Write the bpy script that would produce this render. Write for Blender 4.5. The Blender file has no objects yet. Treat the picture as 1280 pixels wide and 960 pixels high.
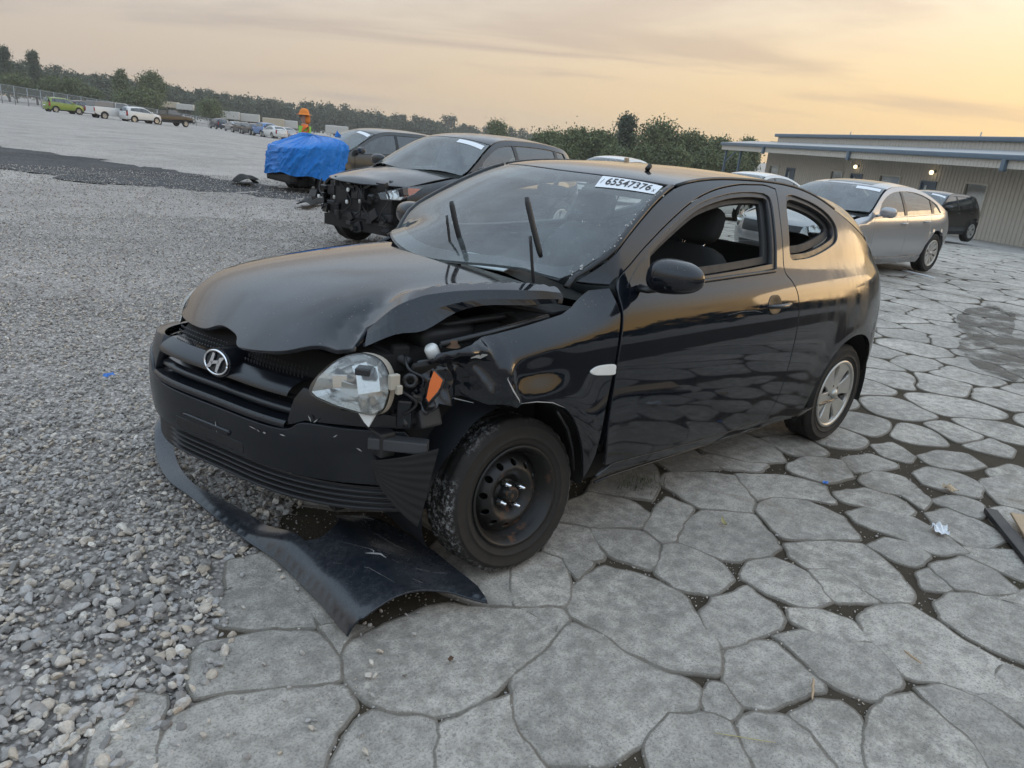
import bpy, bmesh, math, random
from math import sin, cos, pi, radians, hypot, exp, log, sqrt
from mathutils import Vector, Matrix, noise
from mathutils.geometry import delaunay_2d_cdt
import numpy as np

scene = bpy.context.scene
COL = scene.collection

# ------------------------------------------------------------------ camera
# metres; origin under the front axle of the black hatchback, +x its nose, +y its left side
cam_data = bpy.data.cameras.new('camera')
cam = bpy.data.objects.new('camera', cam_data)
COL.objects.link(cam)
CAM = Vector((1.6717, 2.5671, 1.5695))
_yaw, _pit, _rol = -2.3057, -0.3262, 0.0898
_f = Vector((cos(_yaw)*cos(_pit), sin(_yaw)*cos(_pit), sin(_pit)))
_r0 = Vector((sin(_yaw), -cos(_yaw), 0)); _u0 = _r0.cross(_f)
_r = cos(_rol)*_r0 + sin(_rol)*_u0
_u = -sin(_rol)*_r0 + cos(_rol)*_u0
cam.matrix_world = Matrix(((_r.x, _u.x, -_f.x, CAM.x), (_r.y, _u.y, -_f.y, CAM.y), (_r.z, _u.z, -_f.z, CAM.z), (0, 0, 0, 1)))
cam_data.sensor_width = 36.0
cam_data.lens = 36.0*908.2/1280.0
cam_data.clip_start = 0.05
cam_data.clip_end = 4000
scene.camera = cam

# ------------------------------------------------------------------ sky, sun, exposure
SUN_DIR = Vector((-0.94, 0.34, 0)).normalized()          # the sun has just gone down behind the office
SUN_ELEV = radians(3.0)
world = bpy.data.worlds.new('World'); scene.world = world; world.use_nodes = True
wn, wl = world.node_tree.nodes, world.node_tree.links
wn.clear()
def W_(t, **k):
    n = wn.new(t)
    for a, b in k.items(): setattr(n, a, b)
    return n
def wmath(op, a, b=None, c=None, clamp=False):
    n = wn.new('ShaderNodeMath'); n.operation = op; n.use_clamp = clamp
    for i, v in enumerate((a, b, c)):
        if v is None: continue
        if isinstance(v, (int, float)): n.inputs[i].default_value = v
        else: wl.new(v, n.inputs[i])
    return n.outputs[0]
def wmix(fac, a, b):
    n = wn.new('ShaderNodeMix'); n.data_type = 'RGBA'
    for s, v in ((n.inputs[0], fac), (n.inputs[6], a), (n.inputs[7], b)):
        if isinstance(v, (int, float)): s.default_value = v
        elif isinstance(v, tuple): s.default_value = (*v, 1)
        else: wl.new(v, s)
    return n.outputs[2]
sky = W_('ShaderNodeTexSky', sky_type='NISHITA', sun_disc=False, sun_elevation=SUN_ELEV,
         altitude=0, air_density=1.0, dust_density=1.0, ozone_density=1.4)
sky.sun_rotation = math.atan2(SUN_DIR.x, SUN_DIR.y)
tc = W_('ShaderNodeTexCoord')
sep = W_('ShaderNodeSeparateXYZ'); wl.new(tc.outputs['Generated'], sep.inputs[0])
zpos = wmath('MAXIMUM', sep.outputs[2], 0.0)
sdot = W_('ShaderNodeVectorMath', operation='DOT_PRODUCT'); wl.new(tc.outputs['Generated'], sdot.inputs[0]); sdot.inputs[1].default_value = SUN_DIR
toward = wmath('MULTIPLY_ADD', sdot.outputs['Value'], 0.5, 0.5, True)     # 0 away from the sunset, 1 towards it
glow = wmath('POWER', toward, 3.2)
hazecol = wmix(glow, (0.43, 0.355, 0.29), (1.0, 0.655, 0.225))
skyk = W_('ShaderNodeVectorMath', operation='SCALE'); wl.new(sky.outputs[0], skyk.inputs[0]); skyk.inputs['Scale'].default_value = 0.15
hz = wmath('POWER', 2.718, wmath('MULTIPLY', wmath('MULTIPLY', zpos, zpos), -9.0))
zenith_fill = W_('ShaderNodeVectorMath', operation='ADD'); wl.new(skyk.outputs[0], zenith_fill.inputs[0]); zenith_fill.inputs[1].default_value = (0.68, 0.82, 0.99)   # even bluish brightness added overhead to light the ground
base0 = wmix(wmath('MULTIPLY', hz, 0.97), zenith_fill.outputs[0], hazecol)
core = wmath('MULTIPLY', wmath('POWER', toward, 26.0), wmath('POWER', 2.718, wmath('MULTIPLY', zpos, -8.0)))
cg = W_('ShaderNodeVectorMath', operation='SCALE'); cg.inputs[0].default_value = (0.9, 0.45, 0.13); wl.new(core, cg.inputs['Scale'])
bs = W_('ShaderNodeVectorMath', operation='ADD'); wl.new(base0, bs.inputs[0]); wl.new(cg.outputs[0], bs.inputs[1]); base = bs.outputs[0]
# thin evening cloud: long streaks, laid out over the whole dome
inv = wmath('DIVIDE', 1.0, wmath('ADD', zpos, 0.10))
cv = W_('ShaderNodeVectorMath', operation='SCALE'); wl.new(tc.outputs['Generated'], cv.inputs[0]); wl.new(inv, cv.inputs['Scale'])
cmap = W_('ShaderNodeMapping', vector_type='TEXTURE'); wl.new(cv.outputs[0], cmap.inputs[0])
cmap.inputs['Location'].default_value = (0.0, 1.1, 0); cmap.inputs['Rotation'].default_value = (0, 0, radians(-44)); cmap.inputs['Scale'].default_value = (4.2, 1.9, 1.0)
cn = W_('ShaderNodeTexNoise'); wl.new(cmap.outputs[0], cn.inputs[0])
cn.inputs['Scale'].default_value = 1.3; cn.inputs['Detail'].default_value = 7; cn.inputs['Roughness'].default_value = 0.56; cn.inputs['Distortion'].default_value = 0.6
cr = W_('ShaderNodeMapRange', interpolation_type='SMOOTHSTEP'); wl.new(cn.outputs[0], cr.inputs[0])
cr.inputs[1].default_value = 0.50; cr.inputs[2].default_value = 0.70
cloudcol = wmix(glow, (0.33, 0.29, 0.285), (0.62, 0.43, 0.27))
cfac = wmath('MULTIPLY', cr.outputs[0], wmath('MULTIPLY_ADD', zpos, -0.35, 0.62))
skycol = wmix(cfac, base, cloudcol)
bg = W_('ShaderNodeBackground'); wl.new(skycol, bg.inputs[0]); bg.inputs[1].default_value = 1.0
wo = W_('ShaderNodeOutputWorld'); wl.new(bg.outputs[0], wo.inputs[0])

sun_data = bpy.data.lights.new('sun', 'SUN'); sun_data.energy = 0.35; sun_data.angle = radians(22); sun_data.color = (1.0, 0.72, 0.42)
sun = bpy.data.objects.new('sun', sun_data); COL.objects.link(sun)
_sd = Vector((SUN_DIR.x*cos(radians(5)), SUN_DIR.y*cos(radians(5)), sin(radians(5))))
sun.rotation_euler = _sd.to_track_quat('Z', 'Y').to_euler()

scene.view_settings.view_transform = 'Standard'
scene.view_settings.look = 'None'
scene.view_settings.exposure = 0.40
scene.view_settings.gamma = 1.0
scene.view_settings.use_curve_mapping = False
scene.cycles.max_bounces = 6
scene.cycles.diffuse_bounces = 2
scene.cycles.glossy_bounces = 4
scene.cycles.transparent_max_bounces = 12
scene.cycles.caustics_reflective = False
scene.cycles.caustics_refractive = False

# ------------------------------------------------------------------ helpers: materials
class Mat:
    """small node builder round one Principled shader"""
    def __init__(self, name):
        self.m = bpy.data.materials.new(name); self.m.use_nodes = True
        self.t = self.m.node_tree; self.n = self.t.nodes; self.l = self.t.links
        self.b = self.n['Principled BSDF']; self.out = self.n['Material Output']
        self._co = None
    def put(self, sock, v):
        if isinstance(v, (int, float)): sock.default_value = v
        elif isinstance(v, tuple): sock.default_value = (*v, 1) if len(sock.default_value) == 4 and len(v) == 3 else v
        else: self.l.new(v, sock)
    def set(self, **k):
        for a, v in k.items(): self.put(self.b.inputs[a.replace('_', ' ')], v)
        return self
    def co(self, kind='Object', scale=None):
        if self._co is None: self._co = self.n.new('ShaderNodeTexCoord')
        o = self._co.outputs[kind]
        if scale is not None:
            mp = self.n.new('ShaderNodeMapping'); self.l.new(o, mp.inputs[0]); mp.inputs['Scale'].default_value = scale; o = mp.outputs[0]
        return o
    def pos(self, scale=None):
        g = self.n.new('ShaderNodeNewGeometry'); o = g.outputs['Position']
        if scale is not None:
            mp = self.n.new('ShaderNodeMapping'); self.l.new(o, mp.inputs[0]); mp.inputs['Scale'].default_value = scale; o = mp.outputs[0]
        return o
    def noise(self, scale, detail=4, rough=.55, vec=None, dist=0.0, out=0):
        x = self.n.new('ShaderNodeTexNoise'); self.l.new(vec if vec is not None else self.co(), x.inputs[0])
        x.inputs['Scale'].default_value = scale; x.inputs['Detail'].default_value = detail; x.inputs['Roughness'].default_value = rough; x.inputs['Distortion'].default_value = dist
        return x.outputs[out]
    def voro(self, scale, vec=None, feature='F1', out='Distance', rnd=1.0):
        x = self.n.new('ShaderNodeTexVoronoi'); x.feature = feature; self.l.new(vec if vec is not None else self.co(), x.inputs[0])
        x.inputs['Scale'].default_value = scale; x.inputs['Randomness'].default_value = rnd
        return x.outputs[out]
    def ramp(self, v, a, b, lo=0.0, hi=1.0, smooth=True):
        x = self.n.new('ShaderNodeMapRange'); x.interpolation_type = 'SMOOTHSTEP' if smooth else 'LINEAR'
        self.l.new(v, x.inputs[0]); x.inputs[1].default_value = a; x.inputs[2].default_value = b; x.inputs[3].default_value = lo; x.inputs[4].default_value = hi
        return x.outputs[0]
    def math(self, op, a, b=None, clamp=False):
        x = self.n.new('ShaderNodeMath'); x.operation = op; x.use_clamp = clamp
        self.put(x.inputs[0], a)
        if b is not None: self.put(x.inputs[1], b)
        return x.outputs[0]
    def mix(self, f, a, b):
        x = self.n.new('ShaderNodeMix'); x.data_type = 'RGBA'
        for s, v in ((x.inputs[0], f), (x.inputs[6], a), (x.inputs[7], b)): self.put(s, v)
        return x.outputs[2]
    def mixf(self, f, a, b):
        x = self.n.new('ShaderNodeMix'); x.data_type = 'FLOAT'
        for s, v in ((x.inputs[0], f), (x.inputs[2], a), (x.inputs[3], b)): self.put(s, v)
        return x.outputs[0]
    def bump(self, h, strength=.3, dist=.01):
        x = self.n.new('ShaderNodeBump'); x.inputs['Strength'].default_value = strength; x.inputs['Distance'].default_value = dist
        self.l.new(h, x.inputs['Height']); self.l.new(x.outputs[0], self.b.inputs['Normal']); return self
    def rnd(self):
        o = self.n.new('ShaderNodeObjectInfo'); return o.outputs['Random']
    def upness(self):
        g = self.n.new('ShaderNodeNewGeometry'); s = self.n.new('ShaderNodeSeparateXYZ'); self.l.new(g.outputs['Normal'], s.inputs[0]); return s.outputs[2]

def simple(name, col, rough=.5, metal=0.0, var=.12, scale=18.0, bump=.0, **k):
    M = Mat(name)
    n = M.noise(scale, 5, .6)
    c0 = tuple(max(0, v*(1-var)) for v in col); c1 = tuple(v*(1+var) for v in col)
    M.set(Base_Color=M.mix(n, c0, c1), Roughness=M.ramp(n, .2, .8, max(.02, rough-.07), min(1, rough+.07)), Metallic=metal, **k)
    if bump: M.bump(M.noise(scale*6, 3), bump, .004)
    return M.m

def paint(name, col, dust=.25, dustcol=(.20, .165, .125), rough=.09, dark_specks=False, flake=0.0, coat=.6, grime=.4):
    """car paint: clear coat over colour, a film of dust that gathers on flat tops, grime along the sills"""
    M = Mat(name)
    n1 = M.noise(3.1, 6, .62); n2 = M.noise(46, 4, .7); sp = M.voro(48.0 if dark_specks else 85.0)
    specks = M.math('MULTIPLY', M.ramp(sp, .10, .16, 1, 0), M.ramp(M.noise(9, 3), .42, .6))
    up = M.ramp(M.upness(), .35, .98)
    sepz = M.n.new('ShaderNodeSeparateXYZ'); M.l.new(M.co(), sepz.inputs[0])
    film = M.math('MULTIPLY', M.ramp(n1, .32, .72), up)
    if dark_specks: film = M.math('MULTIPLY', film, M.ramp(sepz.outputs[0], .62, -.05, .22, 1.0))
    low = M.ramp(sepz.outputs[2], .2, .75, grime, .0)
    d = M.math('ADD', M.math('MULTIPLY', film, dust), M.math('MULTIPLY', M.ramp(n2, .3, .75), M.math('ADD', low, dust*.12)), True)
    d = M.math('ADD', d, M.math('MULTIPLY', specks, M.math('MULTIPLY', up, .75 if dark_specks else dust*1.1)), True)
    if dark_specks:      # a film of road dust along the tail, streaked by rain
        rear = M.ramp(sepz.outputs[0], -1.55, -2.7, .02, .40)
        st = M.noise(6, 5, .6, M.co('Object', (2.2, 2.2, .5)))
        d = M.math('ADD', d, M.math('MULTIPLY', rear, M.ramp(st, .30, .72)), True)
        d = M.math('ADD', d, M.math('MULTIPLY', M.ramp(M.noise(150, 3, .6), .56, .72), .10), True)
    bc = M.mix(d, col, dustcol)
    if dark_specks: bc = M.mix(M.math('MULTIPLY', M.ramp(M.voro(34.0), .10, .17, .8, 0), M.math('MULTIPLY', up, M.ramp(M.noise(3.0, 3), .45, .58))), bc, (.035, .018, .010))
    M.set(Base_Color=bc, Roughness=M.mixf(d, rough, .62), Metallic=flake, Coat_Weight=M.mixf(d, coat, .0), Coat_Roughness=.04, Specular_IOR_Level=.5)
    M.bump(M.noise(2.2, 2), .02, .02)
    return M.m

def thin_glass(name, tint=(.62, .68, .66), dust=.12, rough=.02, dustcol=(.28, .27, .24), ior=1.75):
    """a pane: clear with a mirror sheen, a film of dust that can also stand in for sky sheen"""
    M = Mat(name); n, l = M.n, M.l
    tr = n.new('ShaderNodeBsdfTransparent'); tr.inputs[0].default_value = (*tint, 1)
    gl = n.new('ShaderNodeBsdfGlossy'); gl.inputs['Roughness'].default_value = rough; gl.inputs[0].default_value = (.9, .92, .93, 1)
    fr = n.new('ShaderNodeFresnel'); gm = n.new('ShaderNodeNewGeometry'); l.new(M.mixf(gm.outputs['Backfacing'], ior, 1/ior), fr.inputs[0])   # same sheen from either side of the sheet
    m1 = n.new('ShaderNodeMixShader'); l.new(fr.outputs[0], m1.inputs[0]); l.new(tr.outputs[0], m1.inputs[1]); l.new(gl.outputs[0], m1.inputs[2])
    df = n.new('ShaderNodeBsdfDiffuse'); df.inputs[0].default_value = (*dustcol, 1)
    m2 = n.new('ShaderNodeMixShader')
    f = M.math('ADD', M.math('MULTIPLY', M.ramp(M.noise(4.0, 6, .65), .3, .75), dust), M.math('MULTIPLY', M.ramp(M.noise(70, 2, .6), .60, .72), dust*1.2), True)
    l.new(f, m2.inputs[0]); l.new(m1.outputs[0], m2.inputs[1]); l.new(df.outputs[0], m2.inputs[2])
    l.new(m2.outputs[0], M.out.inputs[0]); n.remove(M.b)
    return M.m

# ------------------------------------------------------------------ helpers: objects
def tag(o, label=None, cat=None, group=None, kind=None):
    if label: o['label'] = label
    if cat: o['category'] = cat
    if group: o['group'] = group
    if kind: o['kind'] = kind
    return o
def link(name, data, parent=None):
    o = bpy.data.objects.new(name, data); COL.objects.link(o)
    if parent is not None: o.parent = parent
    return o
def empty(name, loc=(0, 0, 0), rz=0.0, label=None, cat=None, group=None):
    o = link(name, None); o.location = loc; o.rotation_euler = (0, 0, rz); o.empty_display_size = .2
    return tag(o, label, cat, group)
def mesh_of(name, verts, faces, mat=None, smooth=False):
    me = bpy.data.meshes.new(name); me.from_pydata([tuple(v) for v in verts], [], [tuple(f) for f in faces])
    if smooth: me.polygons.foreach_set('use_smooth', [True]*len(me.polygons))
    if mat:
        for m in (mat if isinstance(mat, (list, tuple)) else [mat]): me.materials.append(m)
    me.update(); return me

class MB:
    """collects simple shapes; build() links them as one mesh"""
    def __init__(s): s.v = []; s.f = []; s.sm = []; s.mi = []; s.cur = 0
    def add(s, vs, fs, smooth=False, M=None):
        o = len(s.v)
        if M is not None: vs = [M @ Vector(v) for v in vs]
        s.v += [tuple(v) for v in vs]; s.f += [tuple(i+o for i in f) for f in fs]; s.sm += [smooth]*len(fs); s.mi += [s.cur]*len(fs); return s
    def box(s, c, d, bev=0.0, M=None, rot=None):
        bm = bmesh.new(); bmesh.ops.create_cube(bm, size=1)
        for v in bm.verts: v.co = Vector((v.co.x*d[0], v.co.y*d[1], v.co.z*d[2]))
        if bev: bmesh.ops.bevel(bm, geom=bm.edges[:], offset=min(bev, min(d)*.45), segments=2, profile=.6, affect='EDGES')
        T = Matrix.Translation(c)
        if rot is not None: T = T @ rot
        if M is not None: T = M @ T
        bm.verts.index_update(); s.add([T @ v.co for v in bm.verts], [[v.index for v in f.verts] for f in bm.faces]); bm.free(); return s
    def tube(s, pts, r, seg=8, caps=True, M=None, flat=1.0):
        pts = [Vector(p) for p in pts]; n = len(pts); rs = r if isinstance(r, (list, tuple)) else [r]*n
        vs = []; up = None
        for i, p in enumerate(pts):
            t = (pts[min(i+1, n-1)]-pts[max(i-1, 0)])
            t = t.normalized() if t.length > 1e-9 else Vector((0, 0, 1))
            if up is None: up = Vector((0, 0, 1)) if abs(t.z) < .9 else Vector((1, 0, 0))
            a = t.cross(up)
            a = a.normalized() if a.length > 1e-6 else t.orthogonal().normalized()
            b = a.cross(t).normalized(); up = b
            for k in range(seg):
                q = 2*pi*k/seg; vs.append(p+a*cos(q)*rs[i]+b*sin(q)*rs[i]*flat)
        fs = [(i*seg+k, i*seg+(k+1) % seg, (i+1)*seg+(k+1) % seg, (i+1)*seg+k) for i in range(n-1) for k in range(seg)]
        if caps: fs += [tuple(range(seg))[::-1], tuple((n-1)*seg+k for k in range(seg))]
        return s.add(vs, fs, True, M)
    def lathe(s, prof, seg=32, axis='y', M=None, closed=False):
        """prof: (radius, along) pairs turned about an axis"""
        vs = []
        for r, h in prof:
            for k in range(seg):
                q = 2*pi*k/seg; a, b = r*cos(q), r*sin(q)
                vs.append((a, h, b) if axis == 'y' else (a, b, h) if axis == 'z' else (h, a, b))
        n = len(prof); fs = []
        for i in range(n if closed else n-1):
            j = (i+1) % n
            for k in range(seg): fs.append((i*seg+k, i*seg+(k+1) % seg, j*seg+(k+1) % seg, j*seg+k))
        return s.add(vs, fs, True, M)
    def grid(s, fn, nu, nv, smooth=True, M=None):
        vs = [fn(i/nu, j/nv) for i in range(nu+1) for j in range(nv+1)]
        fs = [(i*(nv+1)+j, (i+1)*(nv+1)+j, (i+1)*(nv+1)+j+1, i*(nv+1)+j+1) for i in range(nu) for j in range(nv)]
        return s.add(vs, fs, smooth, M)
    def prism(s, poly, d0, d1, axis='y', M=None):
        """poly: 2-D outline extruded between d0 and d1 along an axis"""
        n = len(poly)
        f = (lambda p, d: (p[0], d, p[1])) if axis == 'y' else (lambda p, d: (p[0], p[1], d)) if axis == 'z' else (lambda p, d: (d, p[0], p[1]))
        vs = [f(p, d0) for p in poly]+[f(p, d1) for p in poly]
        fs = [tuple(range(n)), tuple(range(2*n-1, n-1, -1))]+[(i, n+i, n+(i+1) % n, (i+1) % n) for i in range(n)]
        return s.add(vs, fs, False, M)
    def mesh(s, name, mats=None, fix=True):
        me = mesh_of(name, s.v, s.f, mats)
        me.polygons.foreach_set('use_smooth', s.sm); me.polygons.foreach_set('material_index', s.mi)
        if fix:
            bm = bmesh.new(); bm.from_mesh(me); bmesh.ops.recalc_face_normals(bm, faces=bm.faces); bm.to_mesh(me); bm.free()
        return me
    def build(s, name, mat, parent=None, fix=True): return link(name, s.mesh(name, mat, fix), parent)

def copy_tree(o, parent=None):
    c = o.copy(); COL.objects.link(c); c.parent = parent
    for ch in list(o.children): copy_tree(ch, c)
    return c

# smooth curves
def cr(pts, n=6):
    """open Catmull-Rom through 2-D points"""
    if len(pts) < 3: return [tuple(p) for p in pts]
    P = [tuple(2*a-b for a, b in zip(pts[0], pts[1]))]+[tuple(p) for p in pts]+[tuple(2*a-b for a, b in zip(pts[-1], pts[-2]))]
    out = []
    for i in range(1, len(P)-2):
        p0, p1, p2, p3 = P[i-1:i+3]
        for k in range(n):
            t = k/n
            out.append(tuple(.5*(2*b+(c-a)*t+(2*a-5*b+4*c-d)*t*t+(3*b-a-3*c+d)*t**3) for a, b, c, d in zip(p0, p1, p2, p3)))
    out.append(tuple(pts[-1])); return out
def ring(pts, n=6):
    """closed Catmull-Rom"""
    m = len(pts); out = []
    for i in range(m):
        p0, p1, p2, p3 = (pts[(i+k-1) % m] for k in range(4))
        for k in range(n):
            t = k/n
            out.append(tuple(.5*(2*b+(c-a)*t+(2*a-5*b+4*c-d)*t*t+(3*b-a-3*c+d)*t**3) for a, b, c, d in zip(p0, p1, p2, p3)))
    return out
def resample(poly, step, closed=True):
    out = []; m = len(poly)
    for i in range(m if closed else m-1):
        a, b = poly[i], poly[(i+1) % m]; L = hypot(b[0]-a[0], b[1]-a[1])
        if L < 1e-6: continue
        k = max(1, int(round(L/step)))
        for j in range(k): out.append((a[0]+(b[0]-a[0])*j/k, a[1]+(b[1]-a[1])*j/k))
    if not closed: out.append(tuple(poly[-1]))
    return out
def area2(p): return sum(p[i][0]*p[(i+1) % len(p)][1]-p[(i+1) % len(p)][0]*p[i][1] for i in range(len(p)))*.5
def inside(poly, x, y):
    c = False; j = len(poly)-1
    for i in range(len(poly)):
        xi, yi = poly[i]; xj, yj = poly[j]
        if (yi > y) != (yj > y) and x < (xj-xi)*(y-yi)/(yj-yi)+xi: c = not c
        j = i
    return c
def inset(poly, d):
    """move a closed outline inwards by d"""
    if area2(poly) < 0: poly = poly[::-1]
    n = len(poly); out = []
    for i in range(n):
        a, b, c = poly[i-1], poly[i], poly[(i+1) % n]
        e1 = (b[0]-a[0], b[1]-a[1]); e2 = (c[0]-b[0], c[1]-b[1])
        l1 = hypot(*e1) or 1e-9; l2 = hypot(*e2) or 1e-9
        nx = -e1[1]/l1-e2[1]/l2; ny = e1[0]/l1+e2[0]/l2; L = hypot(nx, ny)
        if L < .2: out.append(b); continue
        k = d*2/(L*L) if L > .7 else d*2/(L*.7)
        out.append((b[0]+nx*k, b[1]+ny*k))
    return out
def dist_poly(poly, x, y):
    best = 1e9
    for i in range(len(poly)):
        a, b = poly[i], poly[(i+1) % len(poly)]
        dx, dy = b[0]-a[0], b[1]-a[1]; L = dx*dx+dy*dy
        t = 0 if L < 1e-12 else max(0, min(1, ((x-a[0])*dx+(y-a[1])*dy)/L))
        best = min(best, hypot(a[0]+dx*t-x, a[1]+dy*t-y))
    return best

def np_inside(poly, pts):
    P = np.array(poly); Q = np.roll(P, 1, 0); x, y = pts[:, 0:1], pts[:, 1:2]
    dy = Q[:, 1]-P[:, 1]; dy = np.where(np.abs(dy) < 1e-12, 1e-12, dy)
    c = ((P[:, 1] > y) != (Q[:, 1] > y)) & (x < (Q[:, 0]-P[:, 0])*(y-P[:, 1])/dy+P[:, 0])
    return (c.sum(1) % 2) == 1
def np_dist(poly, pts):
    A = np.array(poly); B = np.roll(A, -1, 0); d = B-A; L = np.maximum((d*d).sum(1), 1e-12)
    t = np.clip(((pts[:, None, :]-A)*d).sum(2)/L, 0, 1); q = A+t[:, :, None]*d-pts[:, None, :]
    return np.sqrt((q*q).sum(2)).min(1)
def panel_mesh(name, fmap, outline, out, holes=(), step=.035, th=.012, gap=.0018, lip=.0025, mat=None, edge=None, rim_only_outer=False):
    """a sheet panel: a 2-D outline (with holes) filled, laid on a curved surface fmap(u, v), with a rounded lip and a turned-in edge.
    out: rough outward direction of the panel"""
    out = Vector(out)
    ol = inset(outline, gap+lip) if gap+lip > 0 else (outline if area2(outline) > 0 else outline[::-1])
    es = edge or step*.6
    ol = resample(ol, es)
    hl = []
    for h in holes:
        hh = h if area2(h) > 0 else h[::-1]
        if lip: hh = inset(hh, -lip)
        hl.append(resample(hh, es)[::-1])
    pts = list(ol); edges = [(i, (i+1) % len(ol)) for i in range(len(ol))]
    for h in hl:
        o = len(pts); pts += h; edges += [(o+i, o+(i+1) % len(h)) for i in range(len(h))]
    xs = [p[0] for p in ol]; ys = [p[1] for p in ol]
    nx = int((max(xs)-min(xs))/step)+1; ny = int((max(ys)-min(ys))/step)+1
    loops2 = [ol]+hl
    gi, gj = np.meshgrid(np.arange(nx+1), np.arange(ny+1), indexing='ij')
    cx = min(xs)+(gi+.5*(gj % 2))*step; cy = min(ys)+gj*step; cp = np.stack([cx.ravel(), cy.ravel()], 1)
    ok = np_inside(ol, cp)
    for h in hl: ok &= ~np_inside(h, cp)
    cp = cp[ok]
    for h in loops2:
        if len(cp): cp = cp[np_dist(h, cp) > step*.42]
    pts += [tuple(q) for q in cp.tolist()]
    V, E, F, OV, _, _ = delaunay_2d_cdt([Vector(p) for p in pts], edges, [], 0, 1e-6)
    idx = {}
    for i, ov in enumerate(OV):
        for k in ov: idx[k] = i
    tris = []
    if F:
        cen = np.array([[(V[f[0]].x+V[f[1]].x+V[f[2]].x)/3, (V[f[0]].y+V[f[1]].y+V[f[2]].y)/3] for f in F]); ok = np_inside(ol, cen)
        for h in hl: ok &= ~np_inside(h, cen)
        tris = [f for f, k in zip(F, ok) if k]
    P = [Vector(fmap(v.x, v.y)) for v in V]; N = []
    e = .004
    for v, p in zip(V, P):
        n = (Vector(fmap(v.x+e, v.y))-Vector(fmap(v.x-e, v.y))).cross(Vector(fmap(v.x, v.y+e))-Vector(fmap(v.x, v.y-e)))
        n = n.normalized() if n.length > 1e-12 else out.copy()
        if n.dot(out) < 0: n = -n
        N.append(n)
    tl = []
    for f in tris:
        a, b, c = (P[i] for i in f); g = (b-a).cross(c-a)
        tl.append(tuple(f) if g.dot(N[f[0]]+N[f[1]]+N[f[2]]) > 0 else tuple(f)[::-1])
    verts = list(P); norms = list(N); faces = list(tl)
    for li, h in enumerate(loops2):
        if rim_only_outer and li: continue
        k0 = 0 if li == 0 else sum(len(q) for q in loops2[:li])
        ids = [idx[k0+i] for i in range(len(h))]
        n = len(ids); r1 = len(verts)
        outs = []
        for i in range(n):
            t = P[ids[(i+1) % n]]-P[ids[i-1]]
            s = t.cross(N[ids[i]]); s = s.normalized() if s.length > 1e-9 else Vector((0, 0, 1))
            # outward in the plane: away from the filled side
            u0, u1 = h[i-1], h[(i+1) % n]; du = (u1[1]-u0[1], -(u1[0]-u0[0])); L = hypot(*du) or 1
            q = Vector(fmap(h[i][0]+du[0]/L*.004, h[i][1]+du[1]/L*.004))-P[ids[i]]
            if s.dot(q) < 0: s = -s
            outs.append(s)
        for i in range(n): verts.append(P[ids[i]]+outs[i]*lip-N[ids[i]]*lip); norms.append((outs[i]*.8+N[ids[i]]*.35).normalized())
        r2 = len(verts)
        for i in range(n): verts.append(P[ids[i]]+outs[i]*lip-N[ids[i]]*(lip+th)); norms.append(outs[i])
        for i in range(n):
            j = (i+1) % n
            for q in ((ids[i], ids[j], r1+j, r1+i), (r1+i, r1+j, r2+j, r2+i)):
                a, b, c = verts[q[0]], verts[q[1]], verts[q[2]]
                g = (b-a).cross(c-a)
                faces.append(q if g.dot(outs[i]+N[ids[i]]*.2) > 0 else q[::-1])
    me = mesh_of(name, verts, faces, mat, True)
    me.normals_split_custom_set_from_vertices([tuple(n) for n in norms])
    return me
def panel(name, mat, parent, fmap, outline, out, **k): return link(name, panel_mesh(name, fmap, outline, out, mat=mat, **k), parent)
def mirror_y(fmap): return lambda u, v: (lambda p: (p[0], -p[1], p[2]))(fmap(u, v))
def text_obj(name, s, size, mat, parent, M, extrude=.0004, font_scale=(1, 1), align='CENTER', bold=0.0):
    c = bpy.data.curves.new(name, 'FONT'); c.body = s; c.size = size; c.extrude = extrude; c.align_x = align; c.align_y = 'CENTER'; c.offset = bold
    o = bpy.data.objects.new(name, c)
    COL.objects.link(o)
    dg = bpy.context.evaluated_depsgraph_get(); me = bpy.data.meshes.new_from_object(o.evaluated_get(dg))
    bpy.data.objects.remove(o); bpy.data.curves.remove(c)
    for v in me.vertices: v.co = Vector((v.co.x*font_scale[0], v.co.y*font_scale[1], v.co.z))
    me.materials.clear(); me.materials.append(mat)
    o = link(name, me, parent); o.matrix_local = M
    return o
# ------------------------------------------------------------------ terrain
random.seed(7)
def softplus(v): return v if v > 30 else log(1+exp(v))
def H(x, y=0.0): return -.040*softplus((-x-13)/2.0)*2            # the lot falls away gently towards the office
EDGE = [(1.95, 2.2), (1.62, 1.60), (1.42, 1.22), (1.20, .98), (1.10, .70), (.97, .46), (.86, .20), (.60, .02), (.25, -.28), (-1.0, -1.15), (-3.0, -2.5), (-6.0, -5.2), (-10, -9.0), (-20, -19), (-48, -50)]
EDGE_S = cr(EDGE, 8)
YARD = EDGE_S+[(-75, -60), (-80, 60), (20, 60), (12, 12), (3.2, 3.6)]
def wob(x, y, s, a): return a*noise.noise(Vector((x*s, y*s, 3.7)))
def in_yard(x, y, m=0.0):
    x2 = x+wob(x, y, 4.0, .16)+wob(x+9, y, 13, .05); y2 = y+wob(x, y+31, 4.0, .16)+wob(x, y+5, 13, .05)
    return inside(YARD, x2, y2)

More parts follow.
